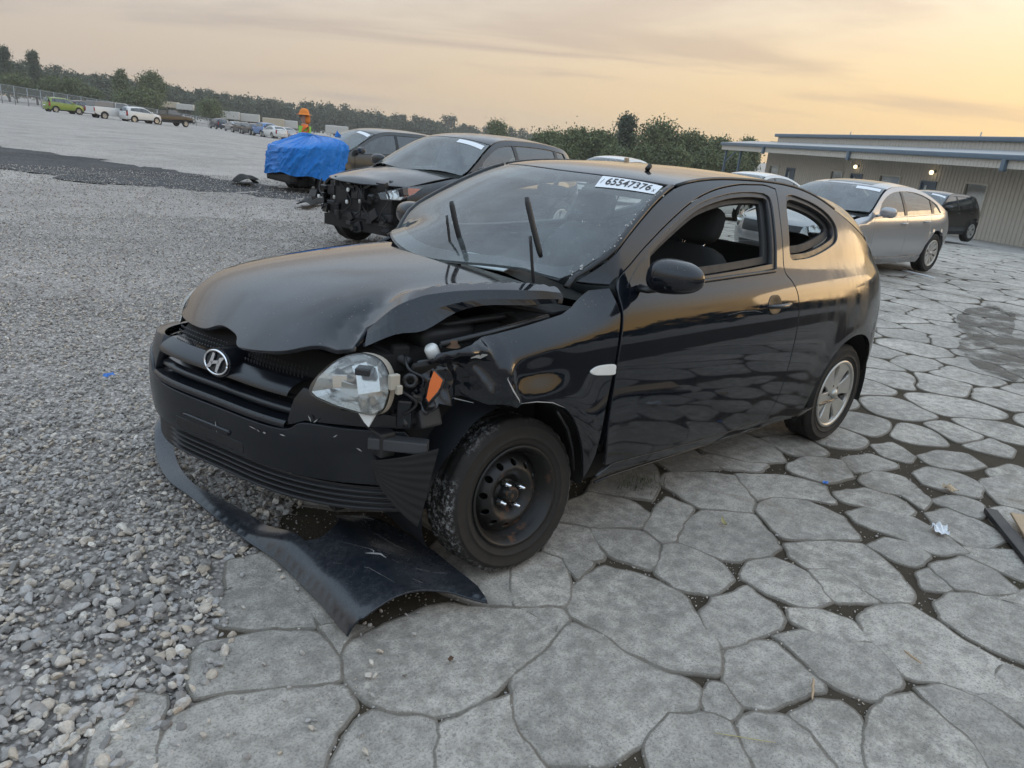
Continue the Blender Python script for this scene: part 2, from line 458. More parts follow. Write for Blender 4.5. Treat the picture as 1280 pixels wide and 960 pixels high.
def gravel_mat(name, light, dark, sc=34.0):
    M = Mat(name); p = M.pos()
    cell = M.voro(sc, p, out='Color'); d = M.voro(sc, p)
    sepc = M.n.new('ShaderNodeSeparateColor'); M.l.new(cell, sepc.inputs[0])
    big = M.noise(.35, 5, .6, p); mid = M.noise(2.2, 5, .6, p)
    v = M.math('ADD', M.math('MULTIPLY', sepc.outputs[0], .45), M.math('MULTIPLY', M.ramp(big, .3, .7), .40))
    v = M.math('ADD', v, M.math('MULTIPLY', M.ramp(mid, .3, .7), .25), True)
    c = M.mix(v, dark, light)
    c = M.mix(M.math('MULTIPLY', M.ramp(d, .25, .6), .55), c, tuple(q*.28 for q in dark))
    c = M.mix(M.math('MULTIPLY', M.ramp(M.noise(.9, 5, .65, p), .54, .72), .5), c, (.15, .125, .10))
    M.set(Base_Color=c, Roughness=.9, Specular_IOR_Level=.25)
    M.bump(M.math('SUBTRACT', M.math('MULTIPLY', d, -1.0), M.math('MULTIPLY', mid, -.3)), .9, .02)
    return M.m
M_GRAVEL = gravel_mat('gravel', (.70, .63, .56), (.37, .33, .29))
M_DARKGR = gravel_mat('dark_gravel', (.16, .155, .15), (.028, .028, .030), 20.0)

# one sheet reaching the horizon, finer near the cars
def gridlines(c, near, far):
    v = [0.0]; s = near
    while v[-1] < far:
        v.append(v[-1]+s); s *= 1.22
    return sorted({round(c-q, 3) for q in v} | {round(c+q, 3) for q in v})
gx = gridlines(-8, .8, 2600); gy = gridlines(-8, .8, 2600)
gv = [(x, y, H(max(x, -320))-.03) for x in gx for y in gy]; ny_ = len(gy)
gf = [(i*ny_+j, (i+1)*ny_+j, (i+1)*ny_+j+1, i*ny_+j+1) for i in range(len(gx)-1) for j in range(len(gy)-1)]
ground = link('ground', mesh_of('ground', gv, gf, M_GRAVEL, True)); tag(ground, 'pale grey gravel of the storage lot reaching back to the trees', kind='structure')

def patch(name, outline, dz, mat, label, step, nz=.0, parent=None):
    pts = [Vector(p) for p in outline]; n = len(pts)
    xs = [p.x for p in pts]; ys = [p.y for p in pts]; ol = [tuple(p) for p in pts]
    x = min(xs)
    while x < max(xs):
        y = min(ys)
        while y < max(ys):
            if inside(ol, x, y): pts.append(Vector((x+random.uniform(-.2, .2)*step, y+random.uniform(-.2, .2)*step)))
            y += step
        x += step
    V, E, F, *_ = delaunay_2d_cdt(pts, [(i, (i+1) % n) for i in range(n)], [], 1, 1e-5)
    vs = [(v.x, v.y, H(v.x)+dz+(nz*noise.noise(Vector((v.x*5, v.y*5, 0)))+nz*.5*noise.noise(Vector((v.x*17, v.y*17, 0))) if nz else 0)) for v in V]
    me = mesh_of(name, vs, [f if (Vector(vs[f[1]])-Vector(vs[f[0]])).cross(Vector(vs[f[2]])-Vector(vs[f[0]])).z > 0 else f[::-1] for f in F], mat, True)
    o = link(name, me, parent)
    if parent is None: tag(o, label, kind='structure')
    return o

# the pale bed of crushed stone the near stones lie in
def dirt_mat(name, a, b, moss=None):
    M = Mat(name); p = M.pos()
    n1 = M.noise(7, 6, .65, p); n2 = M.noise(90, 4, .7, p)
    c = M.mix(M.math('ADD', M.math('MULTIPLY', n1, .6), M.math('MULTIPLY', n2, .4)), a, b)
    if moss: c = M.mix(M.ramp(M.noise(3.1, 4, .6, p), .52, .68, 0, .7), c, moss)
    M.set(Base_Color=c, Roughness=.95, Specular_IOR_Level=.15); M.bump(M.math('ADD', n2, M.math('MULTIPLY', n1, .6)), .8, .012)
    return M.m
M_BED = gravel_mat('gravel_dirt', (.68, .61, .545), (.31, .275, .245), 44.0)
M_SOIL = dirt_mat('joint_soil', (.026, .020, .014), (.105, .083, .058), (.045, .040, .022))
bed_out = [p for p in EDGE_S if p[0] > -6.01]+[(-6.0, -14), (3.2, -14), (6, -3), (4.5, 3.6)]
gravel_bed = patch('gravel_bed', bed_out, -.016, M_BED, 'loose grey stones of the gravel lot in front of the black hatchback', .16, .010)

# ------------------------------------------------------------------ broken concrete pavement
def concrete_mat(name, grain=1.0):
    M = Mat(name); p = M.pos(); r = M.rnd()
    n1 = M.noise(1.7, 6, .62, p); n2 = M.noise(16, 7, .72, p); n3 = M.noise(120, 5, .75, p); n4 = M.noise(420, 3, .7, p)
    v = M.math('ADD', M.math('MULTIPLY', n1, .40), M.math('MULTIPLY', n2, .60))
    c = M.mix(M.ramp(v, .38, .64), (.265, .24, .205), (.65, .59, .51))
    c = M.mix(M.math('MULTIPLY', r, .42), c, (.23, .215, .19))
    c = M.mix(M.math('MULTIPLY', M.ramp(n3, .46, .66), .62), c, (.115, .108, .098))
    c = M.mix(M.math('MULTIPLY', M.ramp(n4, .54, .70), .5), c, (.50, .48, .45))
    c = M.mix(M.math('MULTIPLY', M.ramp(M.voro(90, p), .07, .16, 1, 0), M.ramp(M.noise(11, 3, .5, p), .48, .60)), c, (.06, .055, .05))
    c = M.mix(M.math('MULTIPLY', M.ramp(M.noise(.9, 6, .68, p, .8), .55, .72), .50), c, (.15, .118, .08))
    at = M.n.new('ShaderNodeAttribute'); at.attribute_name = 'soiled_edge'
    c = M.mix(M.math('MULTIPLY', M.ramp(M.math('ADD', at.outputs['Fac'], M.math('MULTIPLY', M.math('SUBTRACT', n2, .5), 1.1)), .55, 1.15), .72), c, (.085, .068, .048))
    M.set(Base_Color=c, Roughness=M.ramp(n2, .2, .8, .76, .95), Specular_IOR_Level=.25)
    M.bump(M.math('ADD', M.math('MULTIPLY', n2, .9), M.math('ADD', M.math('MULTIPLY', n3, .55), M.math('MULTIPLY', n4, .18))), .85, .010*grain)
    return M.m
M_CONC = concrete_mat('broken_concrete')
pavement = patch('concrete_pavement', [p for p in EDGE_S if p[0] > -22]+[(-24, -20), (-24, 4), (-14, 9), (2.5, 9), (3.2, 3.6)], -.0075, M_SOIL, 'grey concrete pavement broken into irregular slabs with dark soil joints', .8)
SEEDS = [(-1.25, 0.83), (-1.76, 0.95), (-2.07, 1.03), (-2.3, 1.3), (-2.51, 1.15), (-1.69, 1.14), (-1.92, 1.37), (-2.19, 1.46), (-1.44, 1.25), (-1.75, 1.57), (-1.54, 1.63), (-0.98, 1.12), (-0.64, 1.22), (-2.93, 1.39), (-2.64, 1.45), (-3.56, 1.43), (-2.88, 1.65), (-2.3, 1.63), (-2.03, 1.7), (-2.37, 1.83), (-1.25, 1.55), (-1.41, 1.83), (-1.61, 1.91), (-0.86, 1.47), (-1.04, 1.6), (-0.53, 1.5), (-0.72, 1.71), (-0.27, 1.46), (-0.33, 1.71), (-0.57, 1.85), (-0.94, 2.04), (-1.31, 2.03), (-0.09, 1.66), (-0.09, 1.89), (-0.25, 1.97), (-0.45, 2.15), (-0.75, 2.21), (0.1, 1.77), (-0.85, 2.28), (-1.89, 1.97), (0.44, 1.03), (0.2, 1.46), (-0.19, 1.28), (0.05, 0.87), (-0.33, 0.83), (-0.23, 0.96), (-0.67, 0.7), (-0.5, 0.94), (0.83, 1.24), (0.59, 1.41), (0.16, 1.73), (0.9, 1.08), (0.82, 0.92), (0.99, 0.75), (1.13, 0.97), (1.34, 0.9), (0.77, 0.51), (-1.2, 0.47), (-1.76, 0.66), (-1.95, 0.46), (-2.4, 0.5), (-2.28, 0.72), (-2.61, 0.87), (-3.05, 0.8), (-2.76, 1.03), (-2.44, 1.12), (-0.92, 0.53), (-2.47, 1.28), (-2.57, 1.46), (-2.92, 1.55), (0.78, 1.48), (0.59, 1.68), (0.25, 1.93), (-0.1, 2.18), (1.02, 1.34), (1.27, 1.18), (-1.56, 2.14), (-3.8, 1.37), (-3.44, 1.24), (-3.17, 1.1), (-4.09, 1.02), (-4.7, 1.15)]
TRACED = [[(-0.183,0.785),(-0.386,0.63),(-0.486,0.753),(-0.381,0.954),(-0.325,0.963),(-0.224,0.871)],[(-0.224,0.871),(-0.321,0.944),(-0.314,0.966),(-0.173,1.011),(-0.169,0.961)],[(-0.024,0.785),(-0.183,0.785),(-0.224,0.871),(-0.128,1.013),(-0.013,1.103),(0.153,0.993)],[(-0.54,0.534),(-0.734,0.514),(-0.859,0.683),(-0.826,0.819),(-0.693,0.883),(-0.493,0.746),(-0.414,0.639)],[(-0.826,0.819),(-1.038,0.745),(-1.073,0.883),(-0.903,0.952),(-0.728,1.041),(-0.662,1.018),(-0.692,0.89)],[(-0.486,0.753),(-0.687,0.887),(-0.662,1.018),(-0.535,1.099),(-0.46,1.128),(-0.385,0.95)],[(-0.535,1.099),(-0.662,1.018),(-0.728,1.041),(-0.771,1.234),(-0.707,1.361),(-0.524,1.366),(-0.451,1.272),(-0.456,1.132)],[(-0.731,1.043),(-0.915,0.948),(-1.075,0.916),(-1.263,1.076),(-1.181,1.209),(-1.107,1.321),(-0.993,1.341),(-0.817,1.27),(-0.776,1.23)],[(-1.126,0.625),(-1.249,0.566),(-1.441,0.679),(-1.553,0.788),(-1.381,1.025),(-1.27,1.072),(-1.082,0.911),(-1.099,0.734)],[(-1.579,0.771),(-1.815,0.926),(-1.895,1.11),(-1.735,1.264),(-1.647,1.153),(-1.513,1.033),(-1.4,1.013)],[(-1.377,1.032),(-1.509,1.035),(-1.638,1.158),(-1.636,1.343),(-1.489,1.497),(-1.293,1.381),(-1.167,1.281),(-1.28,1.087)],[(-0.128,1.013),(-0.335,0.986),(-0.417,1.123),(-0.451,1.272),(-0.381,1.414),(-0.311,1.55),(-0.177,1.645),(-0.074,1.556),(-0.01,1.393),(-0.011,1.265),(0.022,1.143)],[(-0.384,1.402),(-0.513,1.373),(-0.704,1.407),(-0.671,1.58),(-0.616,1.627),(-0.422,1.601),(-0.298,1.571),(-0.361,1.428)],[(-0.739,1.349),(-0.845,1.299),(-1.002,1.354),(-1.018,1.481),(-0.892,1.655),(-0.8,1.638),(-0.736,1.56),(-0.723,1.413)],[(-1.04,1.478),(-1.124,1.539),(-1.058,1.766),(-0.967,1.714),(-0.898,1.653)],[(-1.147,1.308),(-1.293,1.381),(-1.464,1.509),(-1.374,1.695),(-1.259,1.821),(-1.162,1.844),(-1.072,1.775),(-1.121,1.541),(-1.038,1.47),(-1.069,1.371)],[(-0.712,1.573),(-0.8,1.638),(-0.847,1.755),(-0.786,1.87),(-0.704,1.793),(-0.645,1.69),(-0.647,1.626)],[(-0.513,1.624),(-0.645,1.69),(-0.704,1.793),(-0.776,1.868),(-0.732,1.961),(-0.668,2.02),(-0.482,1.991),(-0.458,1.939),(-0.44,1.861),(-0.501,1.693)],[(-0.287,1.578),(-0.444,1.603),(-0.487,1.64),(-0.434,1.864),(-0.393,1.878),(-0.269,1.837),(-0.162,1.818),(-0.114,1.759),(-0.161,1.656)],[(-0.056,1.647),(-0.137,1.635),(-0.149,1.686),(-0.114,1.759),(-0.034,1.776),(0.0,1.702)],[(0.245,1.68),(0.103,1.639),(-0.001,1.701),(-0.034,1.776),(0.03,1.851),(0.115,1.984),(0.384,1.788)],[(-0.056,1.776),(-0.115,1.779),(-0.203,1.861),(-0.177,1.965),(-0.09,2.134),(0.115,1.984),(0.017,1.843)],[(-0.208,1.859),(-0.33,1.885),(-0.402,1.927),(-0.384,1.999),(-0.299,2.052),(-0.099,2.141),(-0.107,2.115),(-0.184,1.961)],[(-0.4,2.01),(-0.508,2.005),(-0.633,2.047),(-0.609,2.158),(-0.556,2.254),(-0.433,2.384),(-0.108,2.147)],[(-0.665,2.047),(-0.751,2.083),(-0.804,2.197),(-0.76,2.344),(-0.706,2.468),(-0.448,2.379),(-0.593,2.209)],[(-0.884,1.752),(-1.045,1.772),(-1.151,1.848),(-1.101,2.01),(-1.075,2.124),(-1.084,2.257),(-1.054,2.389),(-0.892,2.297),(-0.824,2.202),(-0.755,2.081),(-0.694,2.016),(-0.781,1.858)],[(-1.249,1.893),(-1.401,1.905),(-1.507,2.017),(-1.542,2.134),(-1.509,2.287),(-1.125,2.373),(-1.139,2.242),(-1.114,2.112),(-1.149,1.965)],[(-1.527,1.765),(-1.755,1.831),(-1.755,1.942),(-1.654,2.082),(-1.499,2.005),(-1.431,1.902)],[(-1.412,1.761),(-1.514,1.779),(-1.474,1.887),(-1.379,1.901),(-1.313,1.831)],[(-1.462,1.528),(-1.605,1.546),(-1.671,1.66),(-1.623,1.746),(-1.463,1.741),(-1.425,1.674)],[(-1.686,1.319),(-1.872,1.372),(-1.945,1.534),(-1.89,1.718),(-1.812,1.837),(-1.651,1.753),(-1.656,1.578),(-1.618,1.429)],[(-1.85,1.176),(-2.056,1.248),(-2.105,1.392),(-2.019,1.534),(-1.9,1.515),(-1.815,1.338),(-1.779,1.253)],[(-2.038,1.555),(-2.221,1.601),(-2.217,1.748),(-2.153,1.913),(-1.967,1.877),(-1.86,1.829),(-1.906,1.694)],[(-2.397,1.728),(-2.546,1.775),(-2.519,1.889),(-2.22,1.968),(-2.153,1.913),(-2.24,1.794)],[(-2.213,1.517),(-2.414,1.552),(-2.468,1.687),(-2.33,1.749),(-2.222,1.738),(-2.221,1.601)],[(-2.117,1.177),(-2.326,1.17),(-2.42,1.283),(-2.336,1.411),(-2.165,1.417),(-2.056,1.29)],[(-2.503,1.314),(-2.696,1.326),(-2.769,1.471),(-2.708,1.622),(-2.502,1.658),(-2.43,1.546),(-2.406,1.415)],[(-2.802,1.219),(-3.027,1.248),(-3.151,1.386),(-3.034,1.535),(-2.823,1.473),(-2.731,1.335)],[(-1.923,0.864),(-2.174,0.871),(-2.304,1.02),(-2.123,1.169),(-1.925,1.117),(-1.86,0.947)],[(-2.335,0.976),(-2.577,1.057),(-2.561,1.236),(-2.424,1.215),(-2.197,1.135)],[(-2.69,0.983),(-2.899,1.038),(-2.787,1.236),(-2.632,1.24),(-2.602,1.117)],[(-2.166,1.366),(-2.331,1.413),(-2.233,1.529),(-2.057,1.547),(-2.12,1.436)],[(-1.712,0.418),(-2.133,0.45),(-2.154,0.654),(-1.985,0.853),(-1.786,0.75),(-1.667,0.519)],[(-1.618,0.54),(-1.821,0.626),(-1.854,0.807),(-1.727,0.836),(-1.574,0.713)],[(-1.334,0.418),(-1.652,0.448),(-1.564,0.707),(-1.287,0.588)],[(-0.847,0.434),(-1.195,0.367),(-1.313,0.435),(-1.139,0.633),(-1.065,0.674),(-0.944,0.735),(-0.74,0.508)],[(-3.26,1.304),(-3.608,1.377),(-3.513,1.551),(-3.318,1.574),(-3.258,1.44)],[(-2.956,1.539),(-3.236,1.597),(-3.218,1.705),(-2.909,1.786),(-2.812,1.64)],[(0.766,0.882),(0.704,0.833),(0.573,0.824),(0.349,0.829),(0.213,0.953),(0.155,0.994),(-0.004,1.106),(0.029,1.16),(0.186,1.215),(0.377,1.256),(0.41,1.275),(0.536,1.297),(0.675,1.254),(0.789,1.118),(0.807,0.986)],[(1.139,0.647),(1.088,0.582),(0.93,0.632),(0.77,0.728),(0.766,0.882),(0.815,0.98),(0.91,0.934),(1.064,0.846),(1.181,0.812),(1.178,0.723)],[(1.295,0.895),(1.236,0.834),(1.109,0.844),(0.969,0.903),(0.814,0.998),(0.823,1.093),(0.916,1.149),(0.985,1.215),(1.057,1.311),(1.375,1.078)],[(0.962,1.215),(0.862,1.138),(0.799,1.134),(0.672,1.269),(0.691,1.312),(0.829,1.478),(1.049,1.317)],[(0.67,1.285),(0.54,1.303),(0.44,1.319),(0.506,1.406),(0.522,1.573),(0.552,1.68),(0.825,1.48)],[(0.391,1.271),(0.377,1.256),(0.181,1.219),(0.041,1.162),(-0.008,1.268),(-0.003,1.399),(-0.062,1.565),(-0.073,1.642),(0.006,1.688),(0.103,1.639),(0.25,1.677),(0.387,1.665),(0.517,1.576),(0.504,1.403)],[(1.018,0.524),(0.936,0.369),(0.809,0.368),(0.73,0.616),(0.759,0.711),(0.926,0.62)],[(0.756,0.713),(0.682,0.751),(0.611,0.811),(0.709,0.829),(0.759,0.869)],[(1.416,0.759),(1.31,0.689),(1.231,0.764),(1.291,0.881),(1.375,1.078),(1.514,0.977)]]
rs = random.Random(11)
TRACED += [[(0.866,0.191),(0.721,0.193),(0.672,0.379),(0.673,0.706),(0.699,0.836),(0.742,0.783),(0.734,0.613),(0.803,0.389),(0.924,0.35)],[(-2.754,1.566),(-3.038,1.641),(-2.99,1.841),(-2.613,1.9),(-2.5,1.752)],[(-2.406,1.772),(-2.559,1.914),(-2.395,2.054),(-2.085,2.004),(-2.186,1.862)],[(0.601,0.283),(0.44,0.232),(0.424,0.397),(0.551,0.507)]]
TR_SEEDS = [(sum(p[0] for p in t)/len(t), sum(p[1] for p in t)/len(t)) for t in TRACED]
SEEDS = [p for p in SEEDS if not any(inside(t, *p) for t in TRACED)]
def in_traced(x, y): return any(inside(t, x, y) for t in TRACED)
def fill_seeds(S, box, sp, test, tries):
    cell = {}
    for p in S: cell.setdefault((int(p[0]//sp), int(p[1]//sp)), []).append(p)
    out = []
    for _ in range(tries):
        x = rs.uniform(box[0], box[1]); y = rs.uniform(box[2], box[3])
        if not test(x, y): continue
        i, j = int(x//sp), int(y//sp); m = sp*rs.uniform(.75, 1.0)
        if any(hypot(q[0]-x, q[1]-y) < m for a in (-1, 0, 1) for b in (-1, 0, 1) for q in cell.get((i+a, j+b), [])): continue
        cell.setdefault((i, j), []).append((x, y)); out.append((x, y))
    return out
def seen(x, y, pad=.25):
    dx, dy = x-CAM.x, y-CAM.y; a = math.atan2(dy, dx)-_yaw; a = (a+pi) % (2*pi)-pi
    return abs(a) < .62+pad
near_s = fill_seeds(SEEDS+TR_SEEDS, (-9.5, 2.6, -3.0, 5.0), .50, lambda x, y: inside(YARD, x, y) and not in_traced(x, y) and hypot(x-CAM.x, y-CAM.y) < 10 and (seen(x, y) or hypot(x-CAM.x, y-CAM.y) < 2.2), 16000)
far_s = fill_seeds(SEEDS+near_s, (-24, -5.0, -16, 6.0), .66, lambda x, y: inside(YARD, x, y) and hypot(x-CAM.x, y-CAM.y) >= 10 and seen(x, y), 14000)
ghosts = fill_seeds(SEEDS+near_s+far_s, (-16, 3.2, -17, 4.6), .36, lambda x, y: not inside(YARD, x, y) and dist_poly(EDGE_S, x, y) < 1.3, 9000)
ALLS = SEEDS+near_s+far_s+ghosts+TR_SEEDS
TR0 = len(ALLS)-len(TR_SEEDS)
cells = {}
for k, p in enumerate(ALLS): cells.setdefault((int(p[0]//1.2), int(p[1]//1.2)), []).append(k)
def voronoi_cell(k):
    p = ALLS[k]; poly = [(p[0]-1, p[1]-1), (p[0]+1, p[1]-1), (p[0]+1, p[1]+1), (p[0]-1, p[1]+1)]
    i, j = int(p[0]//1.2), int(p[1]//1.2)
    nb = sorted((q for a in (-2, -1, 0, 1, 2) for b in (-2, -1, 0, 1, 2) for q in cells.get((i+a, j+b), []) if q != k), key=lambda q: (ALLS[q][0]-p[0])**2+(ALLS[q][1]-p[1])**2)[:26]
    for q in nb:
        r = ALLS[q]; nx, ny = r[0]-p[0], r[1]-p[1]; c = (nx*(r[0]+p[0])+ny*(r[1]+p[1]))*.5
        out = []; m = len(poly)
        for a in range(m):
            A, B = poly[a], poly[(a+1) % m]; da = nx*A[0]+ny*A[1]-c; db = nx*B[0]+ny*B[1]-c
            if da <= 0: out.append(A)
            if da*db < 0: t = da/(da-db); out.append((A[0]+(B[0]-A[0])*t, A[1]+(B[1]-A[1])*t))
        poly = out
        if len(poly) < 3: return None
    return poly
def warp(x, y):
    return (x+.060*noise.noise(Vector((x*3.4, y*3.4, 1.3)))+.026*noise.noise(Vector((x*10, y*10, 4.1)))+.010*noise.noise(Vector((x*30, y*30, 2.1))),
            y+.060*noise.noise(Vector((x*3.4, y*3.4, 7.9)))+.026*noise.noise(Vector((x*10, y*10, 9.4)))+.010*noise.noise(Vector((x*30, y*30, 6.1))))
def push_out(p):
    for t in TRACED:
        if inside(t, *p):
            b = None
            for i in range(len(t)):
                a, c = t[i], t[(i+1) % len(t)]; dx, dy = c[0]-a[0], c[1]-a[1]; L = dx*dx+dy*dy or 1e-9; u = max(0, min(1, ((p[0]-a[0])*dx+(p[1]-a[1])*dy)/L))
                q = (a[0]+dx*u, a[1]+dy*u); d = hypot(q[0]-p[0], q[1]-p[1])
                if b is None or d < b[0]: b = (d, q)
            return b[1]
    return p
def slab_geom(k, seg, origin=True):
    if k >= TR0:
        poly = inset(TRACED[k-TR0], -.0125); rp = resample(poly, seg*.8); rounds = 1
    else:
        poly = voronoi_cell(k); rounds = 2
        if not poly or len(poly) < 3: return None
        poly = [p for i, p in enumerate(poly) if hypot(p[0]-poly[i-1][0], p[1]-poly[i-1][1]) > .012]
        if len(poly) < 3: return None
        rp = resample(poly, seg)
    # round the corners, then let the break line wander
    for _ in range(rounds):
        n = len(rp); rp = [((rp[i-1][0]+2*rp[i][0]+rp[(i+1) % n][0])/4, (rp[i-1][1]+2*rp[i][1]+rp[(i+1) % n][1])/4) for i in range(n)]
    if k >= TR0: rp = [(x+.012*noise.noise(Vector((x*14, y*14, 4.1)))+.006*noise.noise(Vector((x*40, y*40, 2.1))), y+.012*noise.noise(Vector((x*14, y*14, 9.4)))+.006*noise.noise(Vector((x*40, y*40, 6.1)))) for x, y in rp]
    else:
        rp = [warp(*p) for p in rp]
        if origin and min(hypot(rp[0][0]-q[0], rp[0][1]-q[1]) for q in TR_SEEDS) < 1.4:
            a0 = abs(area2(rp))
            if sum(in_traced(*p) for p in rp) > .5*len(rp): return None
            rp = [push_out(p) for p in rp]
            for _ in range(2): rp = [((rp[i-1][0]+2*rp[i][0]+rp[(i+1) % len(rp)][0])/4, (rp[i-1][1]+2*rp[i][1]+rp[(i+1) % len(rp)][1])/4) for i in range(len(rp))]
            if abs(area2(rp)) < .45*a0: return None
            rp = [p for i, p in enumerate(rp) if hypot(p[0]-rp[i-1][0], p[1]-rp[i-1][1]) > .004]
            if len(rp) < 5 or abs(area2(rp)) < .006: return None
    c = (sum(p[0] for p in rp)/len(rp), sum(p[1] for p in rp)/len(rp))
    if area2(rp) < 0: rp = rp[::-1]
    g = (.0018+.0055*max(0, noise.noise(Vector((c[0]*1.3, c[1]*1.3, 5)))+.3))*(1 if seg < .1 else .55)
    wild = lambda q: g*(1+1.1*noise.noise(Vector((q[0]*7, q[1]*7, 12))))
    def shrink(pl, d):
        a = inset(pl, 1.0); a = [(p[0]+(q[0]-p[0])*0, p[1]) for p, q in zip(pl, a)]; r = []
        n = len(pl)
        for i in range(n):
            u, v = pl[i-1], pl[(i+1) % n]; tx, ty = v[0]-u[0], v[1]-u[1]; L = hypot(tx, ty) or 1e-9; dd = d(pl[i]) if callable(d) else d
            r.append((pl[i][0]-ty/L*dd, pl[i][1]+tx/L*dd))
        return r
    e1 = shrink(rp, wild); e2 = shrink(e1, .0022); e3 = shrink(e2, .006)
    k4 = .88 if abs(area2(rp)) < .09 else .93
    e4 = [(c[0]+(p[0]-c[0])*k4, c[1]+(p[1]-c[1])*k4) for p in e3]
    n = len(e1); lift = .004*noise.noise(Vector((c[0]*2.1, c[1]*2.1, 8)))
    tx, ty = .012*noise.noise(Vector((c[0]*3, c[1]*3, 1))), .012*noise.noise(Vector((c[0]*3, c[1]*3, 2)))
    def z(p, d): return lift+(p[0]-c[0])*tx+(p[1]-c[1])*ty+d+.004*noise.noise(Vector((p[0]*9, p[1]*9, 3)))
    ox, oy = c if origin else (0, 0)
    hz = (lambda p: H(p[0])-H(c[0])) if origin else (lambda p: H(p[0]))
    vs = []
    for ring_, zz in ((e1, None), (e1, -.0055), (e2, -.0012), (e3, 0), (e4, .0006)):
        vs += [(p[0]-ox, p[1]-oy, hz(p)+(-.034 if zz is None else z(p, zz))) for p in ring_]
    vs.append((c[0]-ox, c[1]-oy, hz(c)+z(c, .0008)))
    fs = [(r*n+i, r*n+(i+1) % n, (r+1)*n+(i+1) % n, (r+1)*n+i) for r in range(4) for i in range(n)]+[(4*n+i, 4*n+(i+1) % n, 5*n) for i in range(n)]
    return vs, fs, c, n
fs_all = MB(); fs_soil = []
def soil_attr(me, v): a = me.attributes.new('soiled_edge', 'FLOAT', 'POINT'); a.data.foreach_set('value', v)
ncount = 0
order = sorted(range(len(ALLS)), key=lambda k: hypot(ALLS[k][0]-CAM.x, ALLS[k][1]-CAM.y))
for k in order:
    c = ALLS[k]; d = hypot(c[0]-CAM.x, c[1]-CAM.y)
    if k < TR0 and not inside(YARD, c[0], c[1]): continue
    if ncount < 295 and d < 10.5:
        g = slab_geom(k, .035 if d < 4 else .06)
        if not g: continue
        me = mesh_of('slab', g[0], g[1], M_CONC, False); soil_attr(me, [1.0]*(4*g[3])+[0.0]*(g[3]+1)); o = link('slab', me, pavement); o.location = (g[2][0], g[2][1], H(g[2][0])); ncount += 1
    else:
        g = slab_geom(k, .11, False)
        if g: fs_all.add(g[0], g[1], False); fs_soil += [1.0]*(4*g[3])+[0.0]*(g[3]+1)
o = fs_all.build('distant_slabs', M_CONC, pavement, False); soil_attr(o.data, fs_soil); tag(o, kind='stuff')
# beyond that the joints are too fine to see
M_YARD = Mat('worn_concrete'); p = M_YARD.pos()
_n1 = M_YARD.noise(.5, 6, .62, p); _n2 = M_YARD.noise(6, 6, .7, p); _cr = M_YARD.voro(1.7, p, 'DISTANCE_TO_EDGE')
_c = M_YARD.mix(M_YARD.math('ADD', M_YARD.math('MULTIPLY', _n1, .6), M_YARD.math('MULTIPLY', _n2, .4)), (.22, .21, .19), (.44, .42, .385))
M_YARD.set(Base_Color=M_YARD.mix(M_YARD.ramp(_cr, .0, .035, .7, 0), _c, (.05, .042, .032)), Roughness=.85); M_YARD.bump(_n2, .4, .01); M_YARD = M_YARD.m
yard = patch('concrete_yard', [p for p in EDGE_S if p[0] < -19.9]+[(-75, -60), (-80, 60), (-14, 60), (-14, 8.9), (-23, 3.9), (-23, -19)], -.010, M_YARD, 'pale worn concrete yard between the parked cars and the office', 2.2)

# oil and damp stains on the slabs right of the hatchback
def blob(name, c, rx, ry, rot, mat, label, dz, seedv, n=40, amp=.35):
    pts = []
    for i in range(n):
        a = 2*pi*i/n; r = 1+amp*noise.noise(Vector((cos(a)*1.3+seedv, sin(a)*1.3, seedv)))+amp*.5*noise.noise(Vector((cos(a)*4+seedv, sin(a)*4, seedv)))
        x, y = rx*r*cos(a), ry*r*sin(a); pts.append((c[0]+x*cos(rot)-y*sin(rot), c[1]+x*sin(rot)+y*cos(rot)))
    o = patch(name, pts, dz, mat, label, max(.15, rx/4)); return o

# ------------------------------------------------------------------ stones
def stone_mesh(name, seed, mat, sub=1):
    r = random.Random(seed); bm = bmesh.new(); bmesh.ops.create_icosphere(bm, subdivisions=sub, radius=.5)
    sx, sy, sz = r.uniform(.85, 1.25), r.uniform(.62, .9), r.uniform(.45, .72)
    planes = [(Vector((r.gauss(0, 1), r.gauss(0, 1), r.gauss(0, 1))).normalized(), r.uniform(.22, .38)) for _ in range(9)]
    off = Vector((seed*3.1, 0, 0))
    for v in bm.verts:
        co = v.co*(1+.22*noise.noise(v.co*1.9+off))
        for n, d in planes:
            k = co.dot(n)-d
            if k > 0: co -= n*k*.97
        v.co = Vector((co.x*sx, co.y*sy, co.z*sz))
    me = bpy.data.meshes.new(name); bm.to_mesh(me); bm.free(); me.materials.append(mat)
    me.polygons.foreach_set('use_smooth', [False]*len(me.polygons)); return me
def stone_mat(name, stops, bright=1.0):
    M = Mat(name); r = M.rnd(); x = M.n.new('ShaderNodeValToRGB'); M.l.new(r, x.inputs[0]); e = x.color_ramp.elements
    for i, (q, c) in enumerate(stops):
        el = e[i] if i < 2 else e.new(q)
        el.position = q; el.color = (*[v*bright for v in c], 1)
    n = M.noise(3.0, 5, .65); n2 = M.noise(14, 4, .7)
    c = M.mix(M.ramp(n, .3, .75, 0, .5), x.outputs[0], (.13, .12, .11)); c = M.mix(M.ramp(n2, .5, .8, 0, .4), c, (.42, .40, .38))
    M.set(Base_Color=c, Roughness=.82, Specular_IOR_Level=.35); M.bump(n2, .35, .03); return M.m
M_STONE = stone_mat('stone', [(0, (.115, .104, .094)), (1, (.48, .44, .385)), (.20, (.19, .174, .158)), (.45, (.30, .276, .25)), (.62, (.245, .232, .222)), (.75, (.38, .335, .28)), (.88, (.31, .252, .192))], 1.75)
big_stones = [stone_mesh('stone', s, M_STONE, 2) for s in range(10)]
lib = bpy.data.collections.new('stone_library')
small_stones = []
